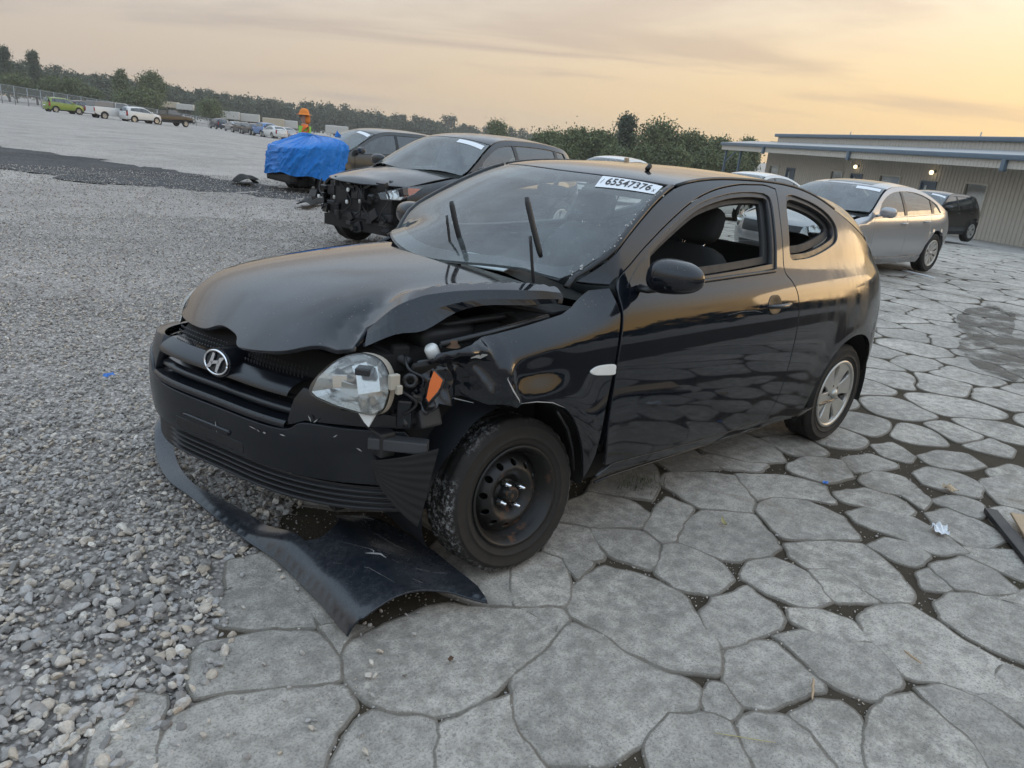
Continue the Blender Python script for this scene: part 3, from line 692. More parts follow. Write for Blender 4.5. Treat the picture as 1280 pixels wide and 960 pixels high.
for s in range(8):
    so = bpy.data.objects.new('pebble_shape', stone_mesh('pebble', 40+s, M_STONE, 1)); lib.objects.link(so)

def scatter_points(name, pts, parent, label=None):
    """many stones on one object: points carrying size and turn, real stones set on them"""
    me = bpy.data.meshes.new(name); me.from_pydata([p[0] for p in pts], [], [])
    a = me.attributes.new('size', 'FLOAT', 'POINT'); a.data.foreach_set('value', [p[1] for p in pts])
    b = me.attributes.new('turn', 'FLOAT_VECTOR', 'POINT'); b.data.foreach_set('vector', [v for p in pts for v in p[2]])
    o = link(name, me, parent); tag(o, label, kind='stuff')
    ng = bpy.data.node_groups.new(name+'_nodes', 'GeometryNodeTree')
    ng.interface.new_socket('Geometry', in_out='INPUT', socket_type='NodeSocketGeometry'); ng.interface.new_socket('Geometry', in_out='OUTPUT', socket_type='NodeSocketGeometry')
    N = ng.nodes; L = ng.links
    gi = N.new('NodeGroupInput'); go = N.new('NodeGroupOutput'); ci = N.new('GeometryNodeCollectionInfo'); ci.inputs['Collection'].default_value = lib
    ci.inputs['Separate Children'].default_value = True; ci.inputs['Reset Children'].default_value = True
    ip = N.new('GeometryNodeInstanceOnPoints'); ip.inputs['Pick Instance'].default_value = True
    s1 = N.new('GeometryNodeInputNamedAttribute'); s1.data_type = 'FLOAT'; s1.inputs['Name'].default_value = 'size'
    s2 = N.new('GeometryNodeInputNamedAttribute'); s2.data_type = 'FLOAT_VECTOR'; s2.inputs['Name'].default_value = 'turn'
    er = N.new('FunctionNodeEulerToRotation')
    rv = N.new('FunctionNodeRandomValue'); rv.data_type = 'INT'; rv.inputs[4].default_value = 0; rv.inputs[5].default_value = 7
    L.new(gi.outputs[0], ip.inputs['Points']); L.new(ci.outputs[0], ip.inputs['Instance']); L.new(rv.outputs[2], ip.inputs['Instance Index'])
    L.new(s2.outputs['Attribute'], er.inputs[0]); L.new(er.outputs[0], ip.inputs['Rotation']); L.new(s1.outputs['Attribute'], ip.inputs['Scale'])
    L.new(ip.outputs[0], go.inputs[0])
    md = o.modifiers.new('stones', 'NODES'); md.node_group = ng
    return o
rg = random.Random(5)
def stone_z(x, y): return H(x)-.012+.010*noise.noise(Vector((x*5, y*5, 0)))
cand = []
def bare(x, y):      # patches where the stones are thin and the dirt shows
    return noise.noise(Vector((x*1.3, y*1.3, 6.2)))+.6*noise.noise(Vector((x*3.9, y*3.9, 2.2)))
for (d0, d1, dens, s0, s1) in ((.6, 2.6, 3000, .012, .044), (2.6, 4.2, 2600, .012, .040), (4.2, 7.0, 1700, .016, .034), (7.0, 12.5, 600, .018, .036), (12.5, 21.0, 130, .022, .045)):
    amin, amax = _yaw-.02, _yaw+.92
    area = .5*(amax-amin)*(d1*d1-d0*d0)
    for _ in range(int(area*dens)):
        a = rg.uniform(amin, amax); d = sqrt(rg.uniform(d0*d0, d1*d1)); x = CAM.x+d*cos(a); y = CAM.y+d*sin(a)
        if in_yard(x, y): continue
        if bare(x, y) > .55 and rg.random() < .7: continue
        s = rg.uniform(s0, s1)*rg.choice((.7, .85, 1, 1, 1.15, 1.4 if d < 4 else 1)); cand.append((x, y, s, d))
# strays on the slabs beside the bed, and small ones in the joints
for _ in range(2600):
    x = rg.uniform(-.6, 1.9); y = rg.uniform(-1.2, 2.0)
    if not in_yard(x, y): continue
    e = dist_poly(EDGE_S, x, y)
    if rg.random() < exp(-e/.085)*.9: cand.append((x, y, rg.uniform(.008, .032), hypot(x-CAM.x, y-CAM.y)))
for _ in range(26000):      # fines and chips caught in the joints and on the slabs
    a = rg.uniform(_yaw-.75, _yaw+.75); d = rg.uniform(.9, 4.6); x = CAM.x+d*cos(a); y = CAM.y+d*sin(a)
    if not inside(YARD, x, y): continue
    if in_traced(x, y):
        if rg.random() < .012: cand.append((x, y, rg.uniform(.004, .010), d))
    elif rg.random() < .55: cand.append((x, y, rg.uniform(.004, .013)*(1.8 if rg.random() < .06 else 1), d))
cand.sort(key=lambda c: -c[2]/max(c[3], .3))
def vis_ok(x, y, m=.0):
    v = Vector((x, y, 0))-CAM; z = v.dot(_f)
    return z > .2 and abs(v.dot(_r)/z*908) < 640+m and abs(v.dot(_u)/z*908) < 480+m
nb = 0; rest = []
for (x, y, s, d) in cand:
    z = stone_z(x, y) if not in_yard(x, y) else (.004 if in_traced(x, y) else -.006)
    turn = (rg.uniform(-.6, .6), rg.uniform(-.6, .6), rg.uniform(0, 6.28)); lift = s*rg.uniform(.05, .42)
    if nb < 292 and vis_ok(x, y) and not (x < .85 and y > -.9 and y < .95):
        o = link('stone', big_stones[nb % 10], gravel_bed); o.location = (x, y, z+lift); o.rotation_euler = turn; o.scale = (s, s, s); nb += 1
    else: rest.append(((x, y, z+lift), s, turn))
scatter_points('loose_stones', rest, gravel_bed)

# the strip of dark crushed asphalt across the gravel
up_ = cr([(5.5, -36), (1.5, -30), (-1.5, -25.2), (-3.4, -21.4), (-4.6, -17.8), (-5.3, -15.4), (-6.3, -13.4)], 8)
lo_ = cr([(-5.2, -11.6), (-4.4, -12.4), (-3.6, -13.4), (-2.0, -14.8), (-.9, -16.4), (.3, -17.6), (3.0, -21.5), (7.0, -26)], 8)
strip = [(x+wob(x, y, .8, .5)+wob(x+7, y, 3.1, .35)+wob(x, y+3, 8, .15), y+wob(y, x, .8, .5)+wob(y, x+5, 3.1, .40)+wob(y+2, x, 8, .18)) for x, y in resample(up_, .25, False)+resample(lo_, .25, False)]
dark = patch('dark_gravel_strip', strip, -.012, M_DARKGR, 'strip of black crushed asphalt lying across the pale gravel', .8, .012)
# ------------------------------------------------------------------ office building with a long canopy
M_SIDING = simple('cream_metal_siding', (.47, .43, .365), .45, .0, .10, 2.5)
M_FASCIA = simple('white_metal_fascia', (.52, .49, .43), .45, .0, .10, 2.0)
M_BLUE = simple('blue_grey_trim', (.115, .16, .205), .4, .1, .15, 3.0)
M_ROOF = simple('metal_roof_sheet', (.33, .335, .33), .4, .3, .12, 1.5)
M_DOORB = simple('blue_grey_door', (.07, .10, .135), .4, .0, .1, 4.0)
M_FRAME = simple('window_frame_cream', (.52, .49, .42), .5)
def pane_mat():
    M = Mat('office_window_pane'); M.set(Base_Color=(.46, .47, .45), Roughness=.06, Metallic=1.0); return M.m
M_PANE = pane_mat()
def emis(name, col, k):
    M = Mat(name); M.set(Base_Color=col, Emission_Color=col, Emission_Strength=k); return M.m
M_LAMP = emis('lamp_globe_lit', (1.0, .80, .46), 2.2)
office = empty('office_building', (-29.86, -6.13, 0), math.atan2(-.8321, -.5547), 'long cream metal office building with blue gutters and a canopy', 'building')
SX0, SX1 = -14.0, 24.6; WY = -2.0
def H_off(s, y): # ground height in the building's own axes
    return H(-29.86+s*-.5547+y*.8321)
# ribbed siding with the openings left out
OPEN = [(3.85, 5.25, .16, 1.42, 'w'), (9.7, 11.5, .30, 1.40, 'w'), (14.9, 16.2, .42, 1.36, 'w'), (22.6, 24.0, .56, 1.32, 'w'),
        (7.05, 8.15, None, 1.30, 'd'), (13.0, 14.1, None, 1.30, 'd'), (12.0, 12.6, None, 1.30, 'x'), (20.4, 21.5, None, 1.25, 'd')]
OPEN = [o for o in OPEN if o[4] != 'x']
mb = MB()
def rib_strip(x0, x1, z0, z1):
    n = max(1, int(round((x1-x0)/.23))); w = (x1-x0)/n
    for i in range(n):
        a = x0+i*w
        xs = [a, a+w*.62, a+w*.70, a+w*.92, a+w]; ys = [WY, WY, WY+.03, WY+.03, WY]
        vs = []
        for x, y in zip(xs, ys): vs += [(x, y, z0), (x, y, z1)]
        mb.add(vs, [(2*k, 2*k+2, 2*k+3, 2*k+1) for k in range(4)])
cuts = sorted({SX0, SX1, *[o[0] for o in OPEN], *[o[1] for o in OPEN]})
for a, b in zip(cuts[:-1], cuts[1:]):
    m = (a+b)/2; op = [o for o in OPEN if o[0] < m < o[1]]
    if not op: rib_strip(a, b, -2.2, 2.75)
    else:
        o = op[0]; rib_strip(a, b, o[3], 2.75)
        if o[2] is not None: rib_strip(a, b, -2.2, o[2])
mb.build('wall', M_SIDING, office)
MB().box((SX1-.02, WY-6, .3), (.12, 12, 5.0)).build('end_wall', M_SIDING, office)
for (a, b, z0, z1, k) in OPEN:
    c = (a+b)/2; w = b-a
    if k == 'w':
        h = z1-z0; t = .07
        fr = MB(); 
        for (cx, cz, dx, dz) in ((c, z1-t/2, w, t), (c, z0+t/2, w, t), (a+t/2, (z0+z1)/2, t, h-2*t), (b-t/2, (z0+z1)/2, t, h-2*t)): fr.box((cx, WY+.02, cz), (dx, .10, dz), .008)
        fr.box((c, WY+.05, z0-.03), (w+.1, .16, .05), .008)
        wobj = fr.build('window', M_FRAME, office)
        MB().box((c, WY-.02, (z0+z1)/2), (w-2*t, .012, h-2*t)).build('pane', M_PANE, wobj)
    else:
        z0 = -1.6; d = MB().box((c, WY-.03, (z0+z1)/2), (w-.12, .05, z1-z0), .01).build('door', M_DOORB, office)
        fr = MB(); fr.box((c, WY+.02, z1-.03), (w, .1, .06)); fr.box((a+.03, WY+.02, (z0+z1)/2), (.06, .1, z1-z0-.06)); fr.box((b-.03, WY+.02, (z0+z1)/2), (.06, .1, z1-z0-.06)); fr.build('door_frame', M_BLUE, d)
        MB().box((c+w*.18, WY+.0, z1-.55), (.16, .03, .7)).build('vision_panel', M_PANE, d)
        MB().box((c-w*.36, WY+.03, z1-1.1), (.04, .08, .14), .01).build('handle', simple('steel_handle', (.5, .5, .48), .3, .8), d)
# canopy: roof sheet, ribbed white fascia, blue gutter, posts and brackets
cn_ = MB(); AX0, AX1 = SX0, 27.9
cn_.box(((AX0+AX1)/2, -1.02, 2.62), (AX1-AX0, 2.1, .04), rot=Matrix.Rotation(radians(-7), 4, 'X'))
canopy = cn_.build('canopy', M_ROOF, office)
fb = MB(); n = int((AX1-AX0)/.2)
for i in range(n):
    a = AX0+i*(AX1-AX0)/n; w = (AX1-AX0)/n
    vs = []
    for x, y in ((a, 0), (a+w*.55, 0), (a+w*.65, .022), (a+w*.9, .022), (a+w, 0)): vs += [(x, y, 2.02), (x, y, 2.32)]
    fb.add(vs, [(2*k, 2*k+2, 2*k+3, 2*k+1) for k in range(4)])
fb.build('fascia', M_FASCIA, canopy)
MB().box(((AX0+AX1)/2, .07, 2.42), (AX1-AX0, .20, .20), .05).build('gutter', M_BLUE, canopy)
MB().box(((AX0+AX1)/2, -1.0, 2.24), (AX1-AX0-.1, 1.9, .03)).build('soffit', M_SIDING, canopy)
for s in (-8, 0.9, 11.3, 21.0):
    MB().box((s, .09, 2.13), (.20, .16, .42), .02).build('downpipe', M_BLUE, canopy)
for s in (25.1, 27.6):
    MB().box((s, -.25, .6), (.12, .12, 3.3)).build('post', M_BLUE, canopy)
MB().tube([(27.6, -.25, 1.2), (25.4, -.25, 2.2)], .04).build('brace', M_BLUE, canopy)
# upper wall band, upper gutter, low roof
ub = MB(); n = int((SX1-.4-SX0)/.25)
for i in range(n):
    w = (SX1-.4-SX0)/n; a = SX0+i*w; vs = []
    for x, y in ((a, WY-.3), (a+w*.55, WY-.3), (a+w*.65, WY-.275), (a+w*.9, WY-.275), (a+w, WY-.3)): vs += [(x, y, 2.74), (x, y, 3.12)]
    ub.add(vs, [(2*k, 2*k+2, 2*k+3, 2*k+1) for k in range(4)])
ub.build('upper_wall', M_FASCIA, office)
MB().box(((SX0+SX1)/2, WY-.22, 3.20), (SX1-SX0-.3, .22, .2), .05).build('upper_gutter', M_BLUE, office)
rf = MB(); rf.add([(SX0, WY-.3, 3.28), (SX1-.2, WY-.3, 3.28), (SX1-.2, WY-7, 3.62), (SX0, WY-7, 3.62), (SX0, WY-13, 3.28), (SX1-.2, WY-13, 3.28)], [(0, 1, 2, 3), (3, 2, 5, 4)]); rf.build('roof', M_ROOF, office)
for s, h in ((9.0, .15), (20.2, .12)): MB().tube([(s, WY-3, 3.3), (s, WY-3, 3.55+h)], .03).build('vent_pipe', M_ROOF, office)
for s, z in ((7.4, 1.70), (13.6, 1.66)):
    lp = MB().box((s, WY+.06, z+.02), (.16, .14, .10), .02).build('wall_lamp', M_BLUE, office)
    MB().lathe([(.001, -.12), (.07, -.10), (.095, -.02), (.08, .05), (.001, .08)], 16, 'z', Matrix.Translation((s, WY+.19, z))).build('globe', M_LAMP, lp)
# small things by the wall
cr_ = empty('wooden_pallet_stub', (0, 0, 0))
bpy.data.objects.remove(cr_)
# ------------------------------------------------------------------ trees, fence
def leaf_mat(name, a, b, c2):
    M = Mat(name); p = M.pos()
    n = M.noise(.55, 3, .5, p); n2 = M.noise(3.5, 2, .6, p)
    c = M.mix(M.ramp(n, .3, .7), a, b); c = M.mix(M.ramp(n2, .5, .75), c, c2)
    M.set(Base_Color=c, Roughness=.75, Specular_IOR_Level=.2, Transmission_Weight=0.0); return M.m
M_PINE = leaf_mat('pine_foliage', (.060, .080, .058), (.095, .118, .080), (.12, .145, .098))
M_LEAF = leaf_mat('leafy_foliage', (.090, .112, .055), (.14, .165, .080), (.18, .205, .10))
M_BARK = simple('bark', (.085, .062, .045), .9, 0, .3, 6)
rt = np.random.default_rng(3)
def crown_pts(kind, h, r, n):
    """leaf positions for one crown standing on z=0"""
    if kind == 'pine':
        k = max(8, n//26); z = h*(.22+.78*rt.random(k)**.9); rr = r*(1.08-z/h)**.75*rt.uniform(.35, 1.0, k); a = rt.uniform(0, 2*np.pi, k)
        c = np.stack([rr*np.cos(a), rr*np.sin(a), z], 1); s = np.full(k, r*.22)
    else:
        k = max(8, n//30); u = rt.normal(size=(k, 3)); u /= np.linalg.norm(u, axis=1)[:, None]; q = rt.uniform(.35, 1, k)**.5
        c = u*q[:, None]*np.array([r, r, h*.36]); c[:, 2] += h*.62; s = rt.uniform(.16, .30, k)*r
    i = rt.integers(0, k, n); return c[i]+rt.normal(size=(n, 3))*s[i][:, None]*np.array([1, 1, .75])
def leaf_faces(P, size):
    n = len(P); a = rt.normal(size=(n, 3)); a /= np.linalg.norm(a, axis=1)[:, None]; b = np.cross(a, rt.normal(size=(n, 3))); b /= np.linalg.norm(b, axis=1)[:, None]
    s = (size*rt.uniform(.55, 1.3, n))[:, None]
    V = np.stack([P-a*s-b*s*.6, P+a*s-b*s*.6, P+a*s*.7+b*s*.6, P-a*s*.7+b*s*.6], 1).reshape(-1, 3)
    return V
def fast_mesh(name, V, mat):
    n = len(V)//4; me = bpy.data.meshes.new(name); me.vertices.add(len(V)); me.vertices.foreach_set('co', V.astype(np.float32).ravel())
    me.loops.add(len(V)); me.loops.foreach_set('vertex_index', np.arange(len(V), dtype=np.int32)); me.polygons.add(n)
    me.polygons.foreach_set('loop_start', np.arange(0, len(V), 4, dtype=np.int32)); me.polygons.foreach_set('loop_total', np.full(n, 4, dtype=np.int32))
    me.materials.append(mat); me.update(calc_edges=True); return me
def tree(name, loc, h, r, kind, n, label, group=None, leaf=.35):
    t = empty(name, loc, 0, label, 'tree', group)
    m = MB(); top = h*(.92 if kind == 'pine' else .7)
    m.tube([(0, 0, -.5), (.05*r, 0, top*.4), (0, .03*r, top)], [h*.022, h*.017, h*.005], 7)
    for i in range(7):
        a = i*2.4; z = top*(.35+.08*i); L = r*(.8-.07*i); m.tube([(0, 0, z), (cos(a)*L*.5, sin(a)*L*.5, z+L*.25), (cos(a)*L, sin(a)*L, z+L*.45)], [h*.010, h*.007, h*.003], 5)
    m.build('trunk', M_BARK, t)
    link('crown', fast_mesh('crown', leaf_faces(crown_pts(kind, h, r, int(n*3.2)), leaf*.48), M_PINE if kind == 'pine' else M_LEAF), t)
    return t
def PX(px, py, depth):
    v = _f+_r*((px-640)/908.2)-_u*((py-480)/908.2); return CAM+v*depth
def far_tree(name, px, py_top, depth, kind, wpx, n, label, group=None, leaf=.35, hmin=None):
    p = PX(px, py_top, depth); g = H(p.x)-.2; h = p.z-g
    if hmin: h = max(h, hmin)
    return tree(name, (p.x, p.y, p.z-h), h, wpx*depth/908.2/2, kind, n, label, group, leaf)
# far woods reading as one mass along the left and centre
V = []
def wood_top(px):
    pts = [(-260, 30), (-120, 52), (0, 78), (60, 88), (130, 98), (220, 110), (300, 122), (400, 135), (480, 145), (560, 157), (620, 166), (700, 174), (800, 182), (960, 196), (1400, 240)]
    for (a, b), (c, d) in zip(pts, pts[1:]):
        if a <= px <= c: return b+(d-b)*(px-a)/(c-a)
    return 240
for row in range(3):
    px = -250.0
    while px < 760:
        D = 185+max(0, px)*.34+row*16+rt.uniform(-6, 6); y = wood_top(px)+rt.normal()*3.6+(-2.0 if row == 2 else 2.0+2.5*(row == 0)); p = PX(px, y, D); g = H(max(p.x, -320))
        h = max(p.z-g, 7.0); r = rt.uniform(2.2, 3.6)*(D/250)
        k = 'pine' if rt.random() < .72 else 'leaf'
        q = crown_pts(k, h, r, 620); q += np.array([p.x, p.y, p.z-h]); V.append(leaf_faces(q, (.26 if k == 'pine' else .30)*D/230))
        px += rt.uniform(4.5, 8.5)
for row in range(2):      # the woods go on round the lot, behind the photographer's right shoulder
    aw = radians(88)
    while aw < radians(186):
        D = 85+row*8+rt.uniform(-4, 4); x, y = CAM.x+D*cos(aw), CAM.y+D*sin(aw); h = rt.uniform(4.5, 8.5); r = rt.uniform(2.0, 3.4); g = H(x)
        q = crown_pts('leaf' if rt.random() < .6 else 'pine', h, r, 260); q += np.array([x, y, g]); V.append(leaf_faces(q, .45)); aw += rt.uniform(2.4, 4.2)/D
wood = link('distant_woods', fast_mesh('distant_woods', np.concatenate(V), M_PINE)); tag(wood, 'dark green pine woods along the far edge of the lot', 'woods', kind='stuff')
LT = 'trees standing out along the far edge of the lot'
far_tree('pine_tree', 40, 66, 165, 'pine', 22, 1500, 'tall dark tree rising above the woods near the left edge', LT)
far_tree('pine_tree', 4, 60, 165, 'pine', 22, 1300, 'tall dark tree at the left edge of the photo', LT)
far_tree('leafy_tree', 150, 86, 170, 'leaf', 17, 1300, 'small dark round tree topping the woods above the white pickup', LT)
far_tree('leafy_tree', 188, 89, 170, 'leaf', 30, 1900, 'broad dark round tree topping the woods above the black truck', LT)
for i, (px, py, w, D, lab) in enumerate(((18, 92, 34, 150, 'yellow-green bush at the foot of the woods by the left edge'), (70, 96, 32, 150, 'yellow-green bush behind the green hatchback'), (92, 98, 26, 150, 'yellow-green bush behind the dark pickup'),
        (112, 110, 24, 150, 'low green bush above the white pickup'), (160, 113, 34, 150, 'low green bush behind the white crossover'), (182, 112, 34, 150, 'wide green bush behind the black truck'), (263, 124, 32, 165, 'round green tree standing before the woods beyond the fence'))):
    far_tree('bush', px, py, D, 'leaf', w, 1200, lab, 'bushes in front of the woods', .32)
far_tree('leafy_tree', 622, 149, 150, 'leaf', 27, 1500, 'lone round tree on the skyline above the black crossover', LT, .30)
for px, py, w, D, k, lab in ((690, 166, 46, 110, 'leaf', 'bright green tree just right of the black crossover roof'), (722, 163, 44, 100, 'leaf', 'leafy green tree above the middle of the hatchback windshield'),
        (752, 165, 40, 102, 'leaf', 'leafy green tree left of the tall pointed tree'), (785, 147, 40, 105, 'pine', 'tall pointed tree above the numbered windshield label'),
        (826, 153, 52, 102, 'leaf', 'broad full tree right of the tall pointed tree'), (866, 166, 46, 104, 'leaf', 'leafy green tree left of the canopy end'), (900, 172, 40, 110, 'leaf', 'green tree behind the end of the canopy'), (936, 172, 30, 112, 'leaf', 'green tree peeping over the office canopy')):
    far_tree('leafy_tree' if k == 'leaf' else 'pine_tree', px, py, D, k, w, 2600, lab, 'trees behind the hatchback', .30)
TL = ['low shrub at the right end of the black crossover tail', 'low shrub under the tree right of the black crossover', 'low shrub below and left of the tall pointed tree', 'low shrub below and right of the tall pointed tree', 'low shrub under the broad full tree', 'low shrub left of the canopy end', 'low shrub under the end of the office canopy']
for (px, py, w, D), lab in zip(((660, 178, 30, 118), (706, 182, 34, 96), (772, 184, 36, 96), (806, 184, 34, 95), (846, 182, 34, 94), (884, 186, 34, 100), (918, 188, 34, 105)), TL):
    far_tree('shrub', px, py, D, 'leaf', w, 1500, lab, 'thicket shrubs behind the hatchback', .28)
# chain-link fence at the back of the lot
M_GALV = simple('galvanised_steel', (.30, .31, .32), .45, .6, .1, 6)
fence = empty('chain_link_fence', (0, 0, 0), 0, 'long chain-link fence behind the parked row at the far left', 'fence')
fl = [(-60, 96, 112), (0, 105, 112), (50, 113, 114), (101, 121, 116), (160, 131, 119), (215, 140, 122), (260, 148, 126), (330, 160, 132), (420, 172, 140)]
fpts = []
for (a, b) in zip(fl, fl[1:]):
    for k in range(3): t = k/3; fpts.append(PX(*(a[i]+(b[i]-a[i])*t for i in range(3))))
fpts.append(PX(*fl[-1]))
M_WIRE = Mat('chain_link_mesh')
_p = M_WIRE.pos(); _g = M_WIRE.n.new('ShaderNodeBsdfTransparent'); _d = M_WIRE.n.new('ShaderNodeBsdfDiffuse'); _d.inputs[0].default_value = (.28, .29, .30, 1)
_x = M_WIRE.n.new('ShaderNodeMixShader'); _x.inputs[0].default_value = .30
M_WIRE.l.new(_g.outputs[0], _x.inputs[1]); M_WIRE.l.new(_d.outputs[0], _x.inputs[2]); M_WIRE.l.new(_x.outputs[0], M_WIRE.out.inputs[0]); M_WIRE = M_WIRE.m
for p in fpts: MB().tube([(p.x, p.y, H(p.x)-.3), (p.x, p.y, p.z+.05)], .06, 6).build('post', M_GALV, fence)
for q, nm, dz in ((.04, 'top_rail', 0), (.03, 'middle_rail', -.95)):
    MB().tube([(p.x, p.y, p.z+dz) for p in fpts], q, 5).build(nm, M_GALV, fence)
wm = MB(); wm.add([v for p in fpts for v in ((p.x, p.y, H(p.x)), (p.x, p.y, p.z-.02))], [(2*i, 2*i+2, 2*i+3, 2*i+1) for i in range(len(fpts)-1)]); wm.build('wire_mesh', M_WIRE, fence, False)
# ------------------------------------------------------------------ shared vehicle helpers
def spline(pts):
    xs=[p[0] for p in pts]; ys=[p[1] for p in pts]; n=len(xs)
    if xs[0]>xs[-1]: xs=xs[::-1]; ys=ys[::-1]
    h=[xs[i+1]-xs[i] for i in range(n-1)]
    a=[0]*n; b=[1]*n; c=[0]*n; d=[0]*n
    for i in range(1,n-1):
        a[i]=h[i-1]; b[i]=2*(h[i-1]+h[i]); c[i]=h[i]
        d[i]=6*((ys[i+1]-ys[i])/h[i]-(ys[i]-ys[i-1])/h[i-1])
    for i in range(1,n):
        m=a[i]/b[i-1]; b[i]-=m*c[i-1]; d[i]-=m*d[i-1]
    M=[0]*n; M[-1]=d[-1]/b[-1]
    for i in range(n-2,-1,-1): M[i]=(d[i]-c[i]*M[i+1])/b[i]
    def f(x):
        if x<=xs[0]:
            s=(ys[1]-ys[0])/h[0]-h[0]*(2*M[0]+M[1])/6; return ys[0]+s*(x-xs[0])
        if x>=xs[-1]:
            s=(ys[-1]-ys[-2])/h[-1]+h[-1]*(M[-2]+2*M[-1])/6; return ys[-1]+s*(x-xs[-1])
        lo,hi=0,n-1
        while hi-lo>1:
            m=(lo+hi)//2
            if xs[m]>x: hi=m
            else: lo=m
        t=x-xs[lo]; u=xs[hi]-x; H=h[lo]
        return M[lo]*u**3/(6*H)+M[hi]*t**3/(6*H)+(ys[lo]/H-M[lo]*H/6)*u+(ys[hi]/H-M[hi]*H/6)*t
    return f
def sst(a, b, x):
    t = min(1, max(0, (x-a)/(b-a))); return t*t*(3-2*t)
M_TYRE = Mat('tyre_rubber')
_n = M_TYRE.noise(30, 5, .65); _n2 = M_TYRE.noise(6, 4, .6)
M_TYRE.set(Base_Color=M_TYRE.mix(M_TYRE.math('MULTIPLY', _n, _n2), (.008, .0075, .007), (.036, .031, .026)), Roughness=M_TYRE.ramp(_n, .2, .8, .62, .85), Specular_IOR_Level=.4); M_TYRE = M_TYRE.m
M_TYRE_W = Mat('scuffed_tyre_rubber')
_n = M_TYRE_W.noise(30, 5, .65); _s = M_TYRE_W.noise(60, 5, .75); _b = M_TYRE_W.noise(5, 3, .5)
_c = M_TYRE_W.mix(_n, (.008, .007, .006), (.026, .022, .018)); _v = M_TYRE_W.n.new('ShaderNodeVectorMath'); _v.operation = 'MULTIPLY'; M_TYRE_W.l.new(M_TYRE_W.co(), _v.inputs[0]); _v.inputs[1].default_value = (1, 0, 1)
_L = M_TYRE_W.n.new('ShaderNodeVectorMath'); _L.operation = 'LENGTH'; M_TYRE_W.l.new(_v.outputs[0], _L.inputs[0])
_c = M_TYRE_W.mix(M_TYRE_W.math('MULTIPLY', M_TYRE_W.math('MULTIPLY', M_TYRE_W.ramp(_s, .48, .62), M_TYRE_W.ramp(_b, .38, .55, 0, .85)), M_TYRE_W.ramp(_L.outputs['Value'], .272, .292)), _c, (.30, .30, .295))
M_TYRE_W.set(Base_Color=_c, Roughness=.78, Specular_IOR_Level=.4); M_TYRE_W = M_TYRE_W.m
M_BLACKPL = simple('black_plastic', (.014, .014, .015), .52, 0, .25, 22, .05)
M_TRIM = simple('black_trim', (.010, .010, .011), .35, 0, .2, 22)
M_VOID = simple('near_black_matt', (.012, .011, .010), .9, 0, .4, 9)  # one even near-black tone for underbodies, liners, backings and scraps
M_STEEL = Mat('rusty_steel_wheel'); _n = M_STEEL.noise(9, 6, .65); _n2 = M_STEEL.noise(45, 3)
_r1 = M_STEEL.ramp(M_STEEL.math('ADD', M_STEEL.math('MULTIPLY', _n, .8), M_STEEL.math('MULTIPLY', _n2, .2)), .57, .66)
M_STEEL.set(Base_Color=M_STEEL.mix(_r1, (.018, .017, .016), (.085, .038, .018)), Roughness=M_STEEL.mixf(_r1, .42, .85), Metallic=M_STEEL.mixf(_r1, .35, .0)); M_STEEL.bump(_n, .3, .004); M_STEEL = M_STEEL.m
M_ALLOY = simple('silver_alloy', (.46, .45, .42), .36, .75, .12, 20)
M_ALLOY_D = simple('dark_alloy', (.05, .05, .052), .35, .6, .15, 20)
M_CHROME = simple('chrome', (.80, .81, .83), .12, 1.0, .08, 20)
M_RUST = simple('rusted_metal', (.10, .055, .03), .8, .2, .35, 25, .2)
M_LENS = thin_glass('clear_lamp_lens', (.86, .87, .86), .10, .05)
M_REFL = simple('lamp_reflector', (.70, .70, .69), .16, .9, .1, 12)
M_ORANGE = simple('amber_lens', (.62, .13, .02), .22, 0, .15, 20)
M_RED = simple('red_tail_lens', (.30, .010, .008), .18, 0, .15, 20)
M_WHITEPL = simple('white_plastic', (.66, .66, .63), .4, 0, .08, 20)
M_PAPER = simple('white_paper_label', (.74, .75, .76), .6, 0, .05, 9)
M_INK = simple('black_print', (.012, .012, .013), .6, 0, .1, 9)
M_SEAT = simple('charcoal_seat_cloth', (.018, .018, .018), .92, 0, .35, 70, .3)
M_CABIN = simple('dark_cabin_plastic', (.016, .016, .016), .6, 0, .2, 20)
M_LINER = simple('grey_headliner', (.10, .095, .085), .95, 0, .15, 40)
M_GLASS = thin_glass('window_glass', (.55, .62, .60), .26, .02, (.36, .40, .39), 2.1)  # bluish-grey film: dust plus sky reflection put into its colour
M_GLASS_D = thin_glass('tinted_glass', (.18, .20, .20), .16, .02, (.30, .30, .28), 2.0)  # film lightened with painted sky reflection, besides the dust

def pillow(c, d, e=.55, seg=14, rings=9, M=None, mb=None):
    """a cushion-like rounded box (superellipsoid)"""
    mb = mb or MB(); sp = lambda v: math.copysign(abs(v)**e, v)
    vs = []; fs = []
    for i in range(rings+1):
        th = -pi/2+pi*i/rings
        for k in range(seg):
            q = 2*pi*k/seg; vs.append((c[0]+d[0]*.5*sp(cos(th))*sp(cos(q)), c[1]+d[1]*.5*sp(cos(th))*sp(sin(q)), c[2]+d[2]*.5*sp(sin(th))))
    for i in range(rings):
        for k in range(seg): fs.append((i*seg+k, i*seg+(k+1) % seg, (i+1)*seg+(k+1) % seg, (i+1)*seg+k))
    return mb.add(vs, fs, True, M)

